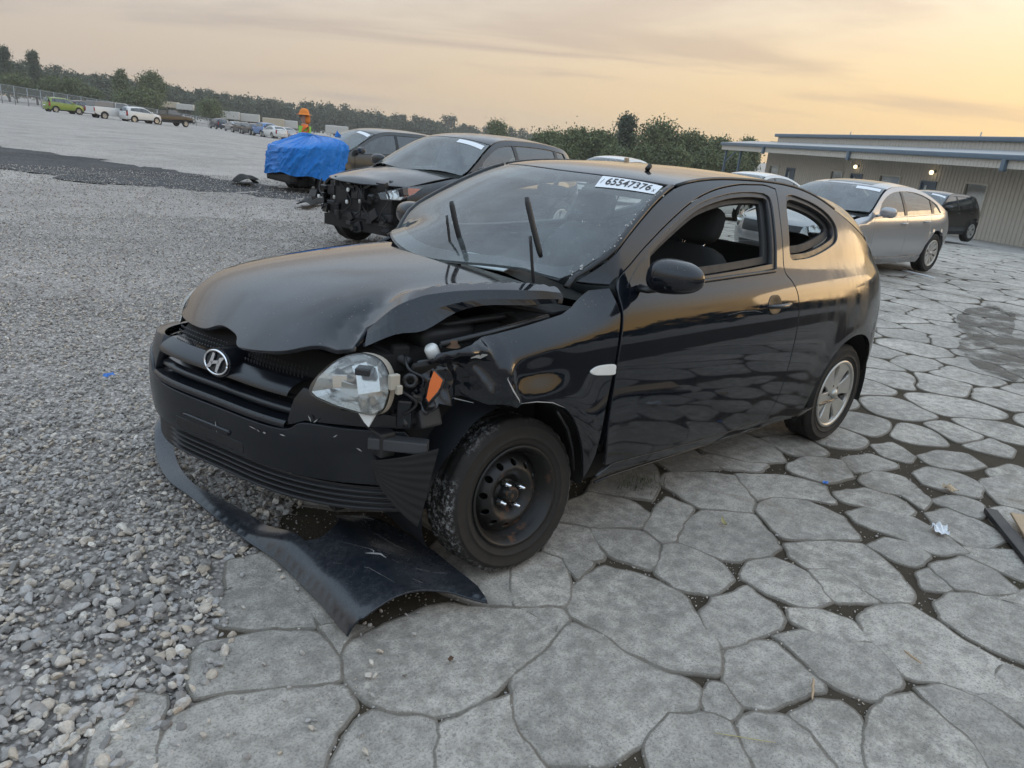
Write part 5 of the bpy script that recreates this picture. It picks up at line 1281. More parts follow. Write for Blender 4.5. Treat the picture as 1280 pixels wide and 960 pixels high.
# slatted ledge texture on the bumper top
for k in range(18):
    y = -.34+.037*k; p = BF(A(y, .572), .572, -.016); MB().box(p, (.03, .012, .006), .002, rot=Matrix.Rotation(-.26, 4, 'Z')).build('ledge_rib', M_BLACKPL, grille)
# badge pod and oval badge
Nb = Vector((1, .27, .16)).normalized(); bx_ = Vector((0, 0, 1)).cross(Nb).normalized(); bz_ = Nb.cross(bx_)
bc = Vector(BF(A(0, .708), .708))+Vector((.006, 0, 0))
BM = Matrix((( bx_.x, bz_.x, Nb.x, bc.x), (bx_.y, bz_.y, Nb.y, bc.y), (bx_.z, bz_.z, Nb.z, bc.z), (0, 0, 0, 1)))
pod = MB(); pod.grid(lambda u, v: tuple(BM @ Vector((.078*(1-v*.10)*cos(2*pi*u)*(1+.10*v), .053*sin(2*pi*u)*(1+.15*v), .010-.085*v))), 28, 5); pod.add([BM @ Vector((.078*cos(2*pi*k/28), .053*sin(2*pi*k/28), .010)) for k in range(28)], [tuple(range(28))]); badge_pod = pod.build('badge_pod', M_BUMP, grille)
bd = MB()
ov = [(.066*cos(2*pi*k/40), .043*sin(2*pi*k/40)) for k in range(40)]
bd.tube([BM @ Vector((a, b, .014)) for a, b in ov+[ov[0]]], .0042, 6)
def stroke(pts, wd):
    vs = []; n = len(pts)
    for i in range(n):
        a = Vector(pts[max(i-1, 0)]); b = Vector(pts[min(i+1, n-1)]); t = (b-a).normalized(); s = Vector((-t.y, t.x))*wd[i]
        for q in (Vector(pts[i])+s, Vector(pts[i])-s): vs += [BM @ Vector((q.x, q.y, .0135)), BM @ Vector((q.x, q.y, .0185))]
    fs = []
    for i in range(n-1): o = 4*i; fs += [(o+1, o+3, o+7, o+5), (o, o+1, o+5, o+4), (o+3, o+2, o+6, o+7)]
    bd.add(vs, fs)
stroke([(-.048, -.027), (-.030, -.016), (-.020, .002), (-.010, .034)], [.003, .008, .0085, .006])
stroke([(.048, .027), (.030, .016), (.020, -.002), (.010, -.034)], [.003, .008, .0085, .006])
stroke([(-.024, -.006), (0, .0015), (.024, .006)], [.006, .0055, .006])
bd.build('oval_badge', M_CHROME, badge_pod)
# bumper cover: face, ledge, ribbed lower lip
bo = cr([(-.828, .60), (-.80, .622), (-.72, .632), (-.60, .628), (-.46, .600), (-.40, .560), (-.2, .549), (.1, .548), (.33, .552), (.40, .590), (.52, .596), (.655, .600)], 4)+cr([(.665, .58), (.672, .52), (.655, .46), (.662, .40)], 4)+cr([(.60, .388), (.3, .382), (0, .380), (-.4, .382), (-.70, .39), (-.835, .40)], 4)
bumper = bpanel('front_bumper', M_BUMP, hero, bo, step=.03, edge=.02, th=.03)
wing = bpanel('bumper_wing', M_BUMP, bumper, [(.335, .558), (.40, .592), (.52, .600), (.660, .604), (.668, .645), (.60, .655), (.500, .655), (.485, .70), (.365, .705), (.345, .66)], -.012, step=.03, edge=.02, th=.03)
wr_ = bpanel('bumper_wing', M_BUMP, bumper, [(-.835, .605), (-.80, .628), (-.72, .637), (-.60, .634), (-.47, .606), (-.41, .566), (-.385, .66), (-.40, .72), (-.52, .70), (-.70, .68), (-.82, .66)], -.008, step=.03, edge=.02, th=.03)
# lower lip with long slots
def lipf(u, v):
    y = -.78+1.44*u; z = .378-.098*v; s = .012*cos(v*pi*2*4.5)*sst(0, .08, v)*sst(1, .95, v)*sst(.30, .40, u); o = -.012-.03*sin(v*pi)*.2+.018*v+s
    return BF(A(y, z), z, o)
lp_ = MB(); lp_.grid(lipf, 44, 36); lp_.grid(lambda u, v: (lambda p: (p[0]-.14*v, p[1], p[2]+.004*v))(lipf(u, 1)), 44, 1)
lp_.build('lower_lip', M_BLACKPL, bumper)
bk = bpanel('plate_bracket', M_BUMP, bumper, [(-.165, .452), (.10, .452), (.10, .474), (-.165, .474)], .010, step=.03, th=.02, lip=.004)
bpanel('plate_recess', M_BLACKPL, bumper, [(-.22, .40), (.16, .40), (.16, .445), (-.22, .445)], .0025, step=.04, th=.004)
# scrapes, and the painted highlight on the fender crease
M_SCRAPE_GLINT = simple('scraped_paint_and_glint', (.36, .35, .33), .6, 0, .2, 60)
sr = random.Random(4)
def scrape_glint(par, fm, pts, out, w, name='scrape_glint'):
    m = MB(); q = [Vector(fm(*p)) for p in pts]
    vs = []; fs = []; o = Vector(out)
    for i, p in enumerate(q):
        t = (q[min(i+1, len(q)-1)]-q[max(i-1, 0)]).normalized(); s = t.cross(o).normalized()*w*sr.uniform(.4, 1.2)*(1 if 0 < i < len(q)-1 else .2); vs += [p+s, p-s]
    fs = [(2*i, 2*i+1, 2*i+3, 2*i+2) for i in range(len(q)-1)]
    m.add(vs, fs); return m.build(name, M_SCRAPE_GLINT, par, False)
for (y, z, dy, dz_) in ((.20, .525, .03, -.004), (.235, .522, .012, -.006), (.262, .518, .012, .002), (.02, .49, .002, -.045), (.50, .56, .01, .01), (.56, .53, .012, -.01), (.62, .56, .015, .012), (.42, .62, .012, -.02), (.44, .60, .01, .014), (.33, .53, .02, .0)):
    scrape_glint(bumper, lambda a, z_: BF(A(a, z_), z_, .004), [(y, z), (y+dy*.5, z+dz_*.4), (y+dy, z+dz_)], (1, .3, 0), .0035)

# ------------------------------------------------ lamps, torn corner, wheelhouse
HLo = [(0.668, 0.478, 0.728), (0.640, 0.490, 0.790), (0.590, 0.530, 0.846), (0.540, 0.580, 0.872), (0.500, 0.636, 0.858), (0.488, 0.672, 0.802), (0.505, 0.685, 0.727), (0.531, 0.667, 0.689), (0.574, 0.614, 0.687), (0.628, 0.540, 0.700)]
hlc = Vector((.575, .585, .77)); hln = Vector((.75, .6, .25)).normalized()
hring = [Vector(p) for p in ring(HLo, 5)]
def dome(name, mat, par, rg, c, n, h, rings=7, power=2.0, back=0.0):
    m = MB(); k = len(rg); vs = []
    for r_i in range(rings):
        s = 1-r_i/rings
        for p in rg: vs.append(c+(p-c)*s+n*(h*(1-s**power))-n*back)
    vs.append(c+n*h-n*back)
    fs = [(r_i*k+i, r_i*k+(i+1) % k, (r_i+1)*k+(i+1) % k, (r_i+1)*k+i) for r_i in range(rings-1) for i in range(k)]+[((rings-1)*k+i, (rings-1)*k+(i+1) % k, rings*k) for i in range(k)]
    m.add(vs, fs, True); return m.build(name, mat, par)
hl = empty('headlight'); bpy.data.objects.remove(hl)
hl = dome('headlight', M_LENS, hero, hring, hlc, hln, .035, power=3.0)
hl['label'] = 'clear headlight knocked loose with a broken lower edge'
rbw = dome('reflector_bowl', M_REFL, hl, [hlc+(p-hlc)*.97 for p in hring[::4]], hlc, hln, -.085, 4, power=1.6, back=.004); rbw.data.polygons.foreach_set('use_smooth', [False]*len(rbw.data.polygons))
for (dx_, dy_, dz_, sx_, sz_, ry_) in ((-.035, .035, .02, .075, .085, .5), (.0, -.02, -.02, .06, .05, -.35), (-.02, .01, .06, .05, .03, .9), (.02, -.05, .0, .05, .045, .2)):
    MB().box(hlc+Vector((dx_, dy_, dz_))-hln*.012, (sx_, .006, sz_), .002, rot=Matrix.Rotation(-.85, 4, 'Z') @ Matrix.Rotation(ry_, 4, 'X') @ Matrix.Rotation(ry_*.6, 4, 'Y')).build('reflector_facet', M_REFL, hl)
m = MB(); m.box(hlc+Vector((-.028, .03, .055)), (.05, .05, .022), .004, rot=Matrix.Rotation(-.8, 4, 'Z')); m.build('bulb_shield', M_ALLOY_D, hl)
m = MB(); hk = [hlc+(p-hlc)*1.02-hln*.002 for p in hring]; m.add(hk+[p-hln*.05 for p in hk], [(i, (i+1) % len(hk), len(hk)+(i+1) % len(hk), len(hk)+i) for i in range(len(hk))], True); m.build('housing', simple('aged_lamp_housing', (.40, .36, .30), .55, 0, .2, 20), hl)
m = MB(); m.box((.482, .690, .80), (.035, .02, .05), .004); m.box((.470, .70, .775), (.02, .02, .03), .004); m.build('mounting_tab', simple('beige_plastic', (.42, .38, .31), .5), hl)
m = MB(); m.add([(.566, .600, .690), (.520, .655, .694), (.545, .645, .640), (.552, .630, .652), (.560, .598, .686), (.514, .651, .690), (.540, .641, .637), (.547, .626, .648)], [(0, 1, 2, 3), (7, 6, 5, 4), (0, 4, 5, 1), (1, 5, 6, 2), (2, 6, 7, 3), (3, 7, 4, 0)]); m.build('lens_shard', M_WHITEPL, hl)
# right headlight, seen edge-on past the grille
HR = [Vector(p) for p in ring([(.775, -.50, .730), (.735, -.60, .735), (.665, -.69, .755), (.60, -.735, .80), (.585, -.72, .845), (.66, -.645, .825), (.73, -.555, .792)], 5)]
hcR = sum(HR, Vector())/len(HR); hr_ = dome('headlight', M_LENS, hero, HR, hcR, Vector((.75, -.55, .35)).normalized(), .03)
dome('reflector_bowl', M_REFL, hr_, [hcR+(p-hcR)*.97 for p in HR], hcR, Vector((.75, -.55, .35)).normalized(), -.05, back=.004)
# amber marker hanging on, white filler cap, junk behind the lamp
m = MB(); am = [(0.336, 0.711, 0.841), (0.317, 0.735, 0.815), (0.331, 0.736, 0.778), (0.358, 0.728, 0.738), (0.364, 0.717, 0.755), (0.35, 0.711, 0.807)]
m.add([Vector(p)+Vector((.04, .045, .0)) for p in am]+[Vector(p)+Vector((.03, .034, -.002)) for p in am], [tuple(range(6)), tuple(range(11, 5, -1))]+[(i, 6+i, 6+(i+1) % 6, (i+1) % 6) for i in range(6)]); m.build('amber_marker', M_ORANGE, fender)
m = MB(); m.tube([(.375, .748, .842), (.352, .776, .812), (.368, .778, .776), (.400, .768, .735)], .006, 6); m.build('marker_bezel', M_TRIM, fender)
m = MB(); m.lathe([(.0, .022), (.018, .021), (.024, .012), (.024, -.02), (.018, -.03)], 16, 'z', Matrix.Translation((.315, .655, .872)) @ Matrix.Rotation(.5, 4, 'Y')); m.build('filler_cap', M_WHITEPL, engine)
m = MB(); m.lathe([(.0, .012), (.016, .012), (.018, .0), (.028, -.01)], 16, 'z', Matrix.Translation((.255, .685, .900))); m.build('rusty_bolt_cup', M_RUST, engine)
jm = random.Random(9)
for i in range(15):
    c = Vector((jm.uniform(.33, .46), jm.uniform(.52, .72), jm.uniform(.64, .84))); d = (jm.uniform(.03, .10), jm.uniform(.02, .08), jm.uniform(.03, .10))
    MB().box(c, d, .008, rot=Matrix.Rotation(jm.uniform(-.9, .9), 4, jm.choice('XYZ'))).build('broken_bracket', jm.choice((M_BLACKPL, M_TRIM, M_VOID, M_BUMP)), engine)
m = MB(); m.lathe([(.012, .006), (.022, .007), (.026, .0), (.022, -.007), (.012, -.006)], 18, 'z', Matrix.Translation((.43, .705, .80)) @ Vector((.6, .75, .2)).to_track_quat('Z', 'Y').to_matrix().to_4x4(), True); m.build('bulb_socket', M_TRIM, engine)
m = MB(); m.tube(cr([(.46, .60, .82), (.44, .66, .76), (.40, .70, .72), (.42, .68, .68), (.45, .63, .66)], 5), .006, 6); m.tube(cr([(.40, .62, .86), (.42, .68, .83), (.38, .72, .80), (.37, .71, .74)], 5), .005, 6); m.build('torn_wiring', M_TRIM, engine)
MB().box((.44, .665, .565), (.20, .05, .042), .006, rot=Matrix.Rotation(-.78, 4, 'Z')).build('bumper_beam_end', simple('grey_beam', (.045, .047, .05), .5), hero)
m = MB(); m.box((.47, .10, .56), (.06, 1.1, .09), .01); m.build('bumper_beam', M_BLACKPL, hero)
# torn ribbed duct sheet hanging by the bumper end
def duct(u, v):
    a = Vector((.515, .612, .500)); b = Vector((.352, .775, .572)); c_ = Vector((.412, .760, .285)); d_ = Vector((.500, .640, .42))
    p = a*(1-u)*(1-v)+b*u*(1-v)+c_*u*v+d_*(1-u)*v; return tuple(p+Vector((.7, .7, 0))*(.010*sin(v*pi*17)*.30*u+.02*sin(u*pi)))
MB().grid(duct, 16, 42).build('air_duct', M_VOID, hero)
# plastic wheelhouse liner in front of the tyre
def liner(u, v):
    a = radians(-28+108*u); r = .345+.018*sin(u*7+1)*u+.012*noise.noise(Vector((u*4, v*3, 0))); y = .36+.335*v+.05*u*v; return (r*cos(a)+.012, y, .30+r*sin(a))
lm_ = MB(); lm_.grid(liner, 26, 10); liner_o = lm_.build('wheelhouse_liner', paint('liner_plastic', (.011, .013, .016), .12, (.10, .10, .10), .42, False, 0, .1, .1), hero)
def liner2(u, v):
    a = radians(80+108*u); r = .375; return (r*cos(a), .42+.36*v, .30+r*sin(a))
MB().grid(liner2, 20, 6).build('wheelhouse_liner', M_VOID, hero)
lip_ = MB(); lip_.tube([(-.29+.0, .80, .35), (-.262, .805, .45), (-.215, .81, .545), (-.150, .81, .625)], .012, 6, True, None, .5); lip_.build('liner_edge', M_TRIM, hero)
def liner3(u, v):
    a = radians(-15+210*u); return (-2.47+.395*cos(a), .42+.38*v, .30+.395*sin(a))
for s in (1, -1):
    MB().grid(lambda u, v: (lambda p: (p[0], s*p[1], p[2]))(liner3(u, v)), 22, 6).build('wheelhouse_liner', M_VOID, hero)
    if s < 0: MB().grid(lambda u, v: (lambda p: (p[0]+2.47, -p[1], p[2]))(liner3(u, v)), 22, 6).build('wheelhouse_liner', M_VOID, hero)
# underbody and rear
ub_ = MB(); ub_.box((-1.35, 0, .265), (2.30, 1.40, .10)); ub_.box((-2.6, 0, .30), (1.0, .84, .14)); ub_.box((.15, 0, .30), (.8, .86, .14)); ub_.build('underbody', M_VOID, hero)
panel('rear_bumper', M_BLACK, hero, BR, [(-.85, .29), (.85, .29), (.86, .62), (-.86, .62)], (-1, 0, 0), step=.06)
panel('tailgate', M_BLACK, hero, BR, [(-.62, .625), (.62, .625), (.58, .95), (-.58, .95)], (-1, 0, 0), step=.06)
for s in (1, -1): panel('tail_lamp', M_RED, hero, BR, [(s*.63, .70), (s*.85, .70), (s*.82, .95), (s*.66, .95)], (-1, s*.5, 0), step=.06)

# ------------------------------------------------ wheels, mirror, wipers, cabin
wf = wheel(hero, (0.0, .712, .296), .298, .190, .185, 'steel', 1, -.034, .133, M_TYRE_W, seg=96)
wr1 = wheel(hero, (-2.5, .712, .298), .300, .201, .190, 'spoke', 1, 0, 0, M_TYRE, n=6, fill=.58)
wheel(hero, (0, -.712, .298), .298, .190, .185, 'none', -1, -.03, 0, M_TYRE, seg=48)
wheel(hero, (-2.5, -.712, .298), .300, .201, .190, 'none', -1, 0, 0, M_TYRE, seg=48)
# mirror: rounded shell on a short arm
mm = MB()
def mir(u, v):
    th = -pi/2+pi*v; q = 2*pi*u; sp = lambda t, e: math.copysign(abs(t)**e, t)
    x = sp(cos(th), .7)*sp(cos(q), .8); y = sp(cos(th), .75)*sp(sin(q), .75); z = sp(sin(th), .85)
    X = -.615+(.085*x if x > 0 else .02*x); Y = .915+.108*y; Z = 1.118+(.070 if z > 0 else .062)*z*(1-.16*y)+.006*y
    return (X+.02*y*-1, Y, Z)
mm.grid(mir, 32, 18); mirror = mm.build('door_mirror', M_BLACK, hero)
m = MB(); m.tube([(-.57, .775, 1.055), (-.585, .81, 1.052), (-.60, .85, 1.062), (-.61, .885, 1.075)], [.028, .024, .020, .022], 10, True, None, .55); m.build('mirror_arm', M_TRIM, mirror)
MR = mirror.copy(); COL.objects.link(MR); MR.parent = hero; MR.data = mirror.data.copy()
for v in MR.data.vertices: v.co.y *= -1
MR.data.flip_normals()
# sail panel ahead of the window
panel('mirror_sail', M_BLACK, door, lambda x, z: (x, YF(x, z)+.003, z), [(-.50, 1.055), (-.648, 1.052), (-.658, 1.14), (-.668, 1.178), (-.60, 1.142)], L_, step=.03, th=.006, gap=.002)
def wiper(b, t, bl0, bl1):
    o = MB().tube(cr([b, tuple((Vector(b)*.75+Vector(t)*.25)+Vector((.012, .01, 0))), t], 6), [.011]*3+[.008]*10, 8, True, None, .6)
    w = o.build('wiper', M_TRIM, hero)
    m = MB(); q = [tuple(Vector(bl0)*(1-i/10)+Vector(bl1)*(i/10)+Vector((.006*sin(i/10*pi), .004*sin(i/10*pi), 0))) for i in range(11)]
    m.tube(q, [.006]+[.0085]*9+[.006], 6, True, None, 1.5); m.build('wiper_blade', M_BLACKPL, w)
    m = MB(); m.lathe([(.0, .02), (.016, .018), (.02, 0), (.02, -.03)], 12, 'z', Matrix.Translation(b)); m.build('pivot', M_TRIM, w)
wiper((-.205, .052, 1.02), (-.172, .022, 1.235), (-.182, .036, 1.295), (-.222, .060, 1.135))
wiper((-.225, .552, 1.015), (-.196, .528, 1.225), (-.178, .508, 1.365), (-.232, .560, 1.150))
# seats
def seat(par, y, x0=-1.06):
    s = MB(); pillow((x0+.0, y, .48), (.54, .50, .20), .45, mb=s); o = s.build('seat', M_SEAT, par)
    T = Matrix.Translation((x0-.24, y, .50)) @ Matrix.Rotation(radians(-15), 4, 'Y')
    b = MB(); pillow((0, 0, .33), (.17, .48, .66), .5, 18, 12, T, b); pillow((.05, .19, .30), (.13, .11, .50), .6, M=T, mb=b); pillow((.05, -.19, .30), (.13, .11, .50), .6, M=T, mb=b); b.build('backrest', M_SEAT, o)
    h = MB(); pillow((.01, 0, .765), (.11, .27, .19), .6, 16, 10, T, h); h.build('headrest', M_SEAT, o)
    p = MB(); p.tube([T @ Vector((0, .06, .6)), T @ Vector((0, .06, .70))], .007); p.tube([T @ Vector((0, -.06, .6)), T @ Vector((0, -.06, .70))], .007); p.build('headrest_post', M_CHROME, o)
seat(hero, .36); seat(hero, -.36)
s = MB(); pillow((-2.02, 0, .50), (.52, 1.20, .20), .4, mb=s); rb = s.build('rear_bench', M_SEAT, hero)
T = Matrix.Translation((-2.26, 0, .52)) @ Matrix.Rotation(radians(-18), 4, 'Y')
s = MB(); pillow((0, 0, .28), (.16, 1.22, .58), .4, 20, 12, T, s); s.build('backrest', M_SEAT, rb)
for y in (.36, -.36): s = MB(); pillow((.0, y, .62), (.10, .26, .14), .6, M=T, mb=s); s.build('headrest', M_SEAT, rb)
d = MB(); d.grid(lambda u, v: (-.42-.42*v+.04*(2*u-1)**2*-1, -.66+1.32*u, .985-.10*v*v-.02*sin(u*9)), 24, 6); d.grid(lambda u, v: (-.84-.03*v, -.66+1.32*u, .885-.32*v), 16, 3); dash = d.build('dashboard', M_CABIN, hero)
p = MB(); pillow((-.78, .36, .965), (.16, .36, .10), .6, mb=p); p.build('instrument_hood', M_CABIN, dash)
T = Matrix.Translation((-.93, .36, .90)) @ Matrix.Rotation(radians(-62), 4, 'Y')
w_ = MB(); w_.tube([T @ Vector((.185*cos(2*pi*k/28), .185*sin(2*pi*k/28), 0)) for k in range(29)], .016, 8); pillow((0, 0, -.01), (.13, .15, .06), .6, M=T, mb=w_)
for a in (0, pi, -pi/2): w_.tube([T @ Vector((.05*sin(a)*-1, .05*cos(a), 0)), T @ Vector((-.18*sin(a), .18*cos(a), 0))], .014, 6)
w_.build('steering_wheel', M_CABIN, dash)
im = MB(); pillow((-.80, 0, 1.345), (.03, .22, .06), .6, mb=im); im.tube([(-.80, 0, 1.36), (-.84, 0, 1.42)], .01); im.build('rear_view_mirror', M_CABIN, hero)
vz = MB(); vz.box((-.90, .34, 1.392), (.14, .38, .016), .006, rot=Matrix.Rotation(.3, 4, 'Y')); vz.build('sun_visor', M_LINER, hero)
vz = MB(); vz.box((-.90, -.34, 1.392), (.14, .38, .016), .006, rot=Matrix.Rotation(.3, 4, 'Y')); vz.build('sun_visor', M_LINER, hero)
fl2 = MB(); fl2.box((-1.5, 0, .335), (2.4, 1.36, .03)); fl2.box((-2.75, 0, .70), (.40, 1.1, .02)); fl2.build('cabin_floor', M_CABIN, hero)
# papers on the dash, crumbs of glass on the pillar
MB().box((-.40, .02, 1.03), (.20, .29, .004), rot=Matrix.Rotation(.4, 4, 'Z') @ Matrix.Rotation(.1, 4, 'Y')).build('dash_paper', M_PAPER, hero)
gr = MB(); rr = random.Random(2)
for i in range(34):
    x = rr.uniform(-.88, -.32); y = yr(x)-rr.uniform(.012, .035); z = ZW(x, y)+.012; s_ = rr.uniform(.0015, .0045)
    gr.box((x, y, z), (s_*1.6, s_, s_), rot=Matrix.Rotation(rr.uniform(0, 3), 4, 'Z'))
o = gr.build('glass_crumbs', M_WHITEPL, wsh); o['kind'] = 'stuff'
ant = MB(); ant.tube([(-1.10, .30, 1.48), (-1.12, .30, 1.50)], .012); ant.build('antenna', M_TRIM, roof)
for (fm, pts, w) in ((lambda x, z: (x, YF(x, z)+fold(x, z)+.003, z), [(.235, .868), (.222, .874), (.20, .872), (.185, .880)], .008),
                     (lambda x, z: (x, YF(x, z)+fold(x, z)+.003, z), [(.112, .845), (.128, .80), (.112, .76), (.085, .725), (.078, .712)], .0025),  # highlight on the fender crease, painted as a pale strip
                     (lambda x, z: (x, YF(x, z)+fold(x, z)+.003, z), [(.074, .709), (.003, .705), (-.072, .690), (-.135, .66)], .0022),
                     (lambda x, z: (x, YF(x, z)+fold(x, z)+.004, z), [(.30, .72), (.24, .705), (.20, .70)], .004),
                     (lambda x, z: (x, YF(x, z)+.002, z), [(-1.15, .905), (-1.28, .912), (-1.38, .905), (-1.44, .892)], .0012)):
    scrape_glint(fender if pts[0][0] > -.5 else door, fm, pts, (0, 1, 0), w)
# ------------------------------------------------------------------ the torn-off bumper corner lying on the ground
TO = [(0.665, -1.124), (0.767, -0.997), (0.834, -0.761), (0.851, -0.531), (0.824, -0.353), (0.799, -0.151), (0.762, 0.114), (0.726, 0.348), (0.713, 0.598), (0.721, 0.837)]
TB = [(0.67, 0.857), (0.554, 0.858), (0.441, 0.857), (0.365, 0.885), (0.318, 0.936), (0.265, 0.99)]
TI = [(0.243, 0.905), (0.243, 0.747), (0.242, 0.556), (0.274, 0.399), (0.335, 0.283), (0.444, 0.226), (0.495, 0.346), (0.579, 0.395), (0.636, 0.371), (0.651, 0.231), (0.687, -0.014), (0.744, -0.241), (0.782, -0.41), (0.781, -0.606), (0.743, -0.813), (0.680, -1.03)]
TOS = cr(TO, 6); TBS = cr(TB, 5)
torn_out = TOS+TBS+cr(TI[:6], 4)[:-1]+cr(TI[5:9], 5)[:-1]+cr(TI[8:], 5)
def edge_d(x, y, poly):
    b = 9
    for i in range(len(poly)-1):
        a, c = poly[i], poly[i+1]; dx, dy = c[0]-a[0], c[1]-a[1]; L = dx*dx+dy*dy or 1e-9; t = max(0, min(1, ((x-a[0])*dx+(y-a[1])*dy)/L)); b = min(b, hypot(a[0]+dx*t-x, a[1]+dy*t-y))
    return b
def torn_z(x, y):
    d = edge_d(x, y, TOS); panel_k = sst(.05, .35, y)
    z = .016+.085*(1-exp(-d/.030))*(.35+.65*panel_k)                      # the side wall stands up from the ground
    z += panel_k*(.030*exp(-((d-.20)/.10)**2))-panel_k*.035*sst(.25, .5, d)
    z += .012*noise.noise(Vector((x*5, y*5, 1)))*panel_k
    z += .010*sst(.02, .0, edge_d(x, y, TBS))*-1
    e2 = sst(-.45, -1.1, y); z += .10*e2*e2                              # the thin end still hangs from the bumper
    return z
M_TORN = paint('scuffed_blue_black_plastic', (.006, .009, .014), .14, (.16, .16, .16), .22, False, 0, .15, .08)
torn = panel('torn_bumper_corner', M_TORN, None, lambda x, y: (x, y, torn_z(x, y)), torn_out, UP, step=.022, edge=.014, th=.005, gap=0, lip=.002)
tag(torn, 'torn blue-black bumper corner lying on the ground ahead of the front wheel', 'bumper piece')
for pts, w in (([(.52, .60), (.50, .615), (.475, .63), (.47, .66)], .006), ([(.50, .62), (.485, .60), (.49, .58)], .004), ([(.40, .74), (.36, .77)], .003), ([(.45, .80), (.43, .83)], .0025), ([(.37, .66), (.40, .69)], .0018), ([(.33, .34), (.36, .31), (.41, .29)], .004), ([(.56, .45), (.49, .58), (.44, .70)], .0009), ([(.62, .55), (.55, .68), (.52, .80)], .0009), ([(.40, .42), (.36, .55), (.33, .62)], .0009), ([(.30, .80), (.35, .78)], .0016)):
    scrape_glint(torn, lambda x, y: (x, y, torn_z(x, y)+.002), pts, UP, w)
# ------------------------------------------------------------------ the other vehicles
CROSS = dict(W=.92, zs=.30, xf=.90, xr=-3.60, wb=2.67, R=.355, rim=.225, tw=.225,
    TH=[(.86, .84), (.78, .93), (.6, 1.00), (.3, 1.06), (0, 1.10), (-.3, 1.135)], EH=[(.86, .74), (.7, .86), (.4, .95), (0, 1.02), (-.4, 1.07)],
    T=[(.0, 1.06), (-.12, 1.12), (-.4, 1.275), (-.7, 1.44), (-.98, 1.565), (-1.2, 1.615), (-1.7, 1.65), (-2.3, 1.64), (-2.9, 1.59), (-3.2, 1.53), (-3.38, 1.36), (-3.52, 1.10)],
    E=[(-.30, 1.05), (-.45, 1.13), (-.8, 1.34), (-1.05, 1.48), (-1.25, 1.555), (-1.7, 1.595), (-2.3, 1.585), (-2.8, 1.54), (-3.08, 1.47), (-3.25, 1.34), (-3.42, 1.1)],
    belt=[(.5, .98), (-.3, 1.035), (-1.5, 1.09), (-2.6, 1.16), (-3.5, 1.21)], doors=(-.50, -1.60, -2.52), wsb=-.10, wst=-.98, roofend=-3.18, zb=1.08, zr=1.65, dlo=(-.62, -3.02))
SEDAN = dict(W=.90, zs=.24, xf=.92, xr=-3.74, wb=2.70, R=.325, rim=.215, tw=.215,
    TH=[(.88, .66), (.8, .73), (.6, .80), (.3, .88), (0, .93), (-.3, .965)], EH=[(.88, .56), (.7, .69), (.4, .80), (0, .87), (-.4, .93)],
    T=[(-.05, .91), (-.18, .96), (-.5, 1.11), (-.9, 1.29), (-1.12, 1.362), (-1.5, 1.41), (-2.0, 1.405), (-2.4, 1.35), (-2.9, 1.19), (-3.2, 1.09), (-3.5, 1.05), (-3.68, 1.02)],
    E=[(-.32, .92), (-.6, 1.07), (-.95, 1.25), (-1.2, 1.325), (-1.6, 1.365), (-2.1, 1.35), (-2.5, 1.265), (-2.85, 1.13), (-3.1, 1.035), (-3.62, 1.0)],
    belt=[(.5, .80), (-.3, .885), (-1.5, .925), (-2.6, .965), (-3.5, .99)], doors=(-.50, -1.55, -2.42), wsb=-.16, wst=-1.02, roofend=-2.42, zb=.93, zr=1.41, dlo=(-.60, -2.86), rg=(-2.46, -3.16))
def scaled(p, **k):
    q = dict(p); q.update(k); return q
def zscale(p, s, boxy=0.0):
    q = dict(p)
    for n in ('TH', 'EH', 'T', 'E', 'belt'): q[n] = [(x, z*s) for x, z in p[n]]
    q['zb'] = p['zb']*s; q['zr'] = p['zr']*s; q['R'] = p['R']; return q
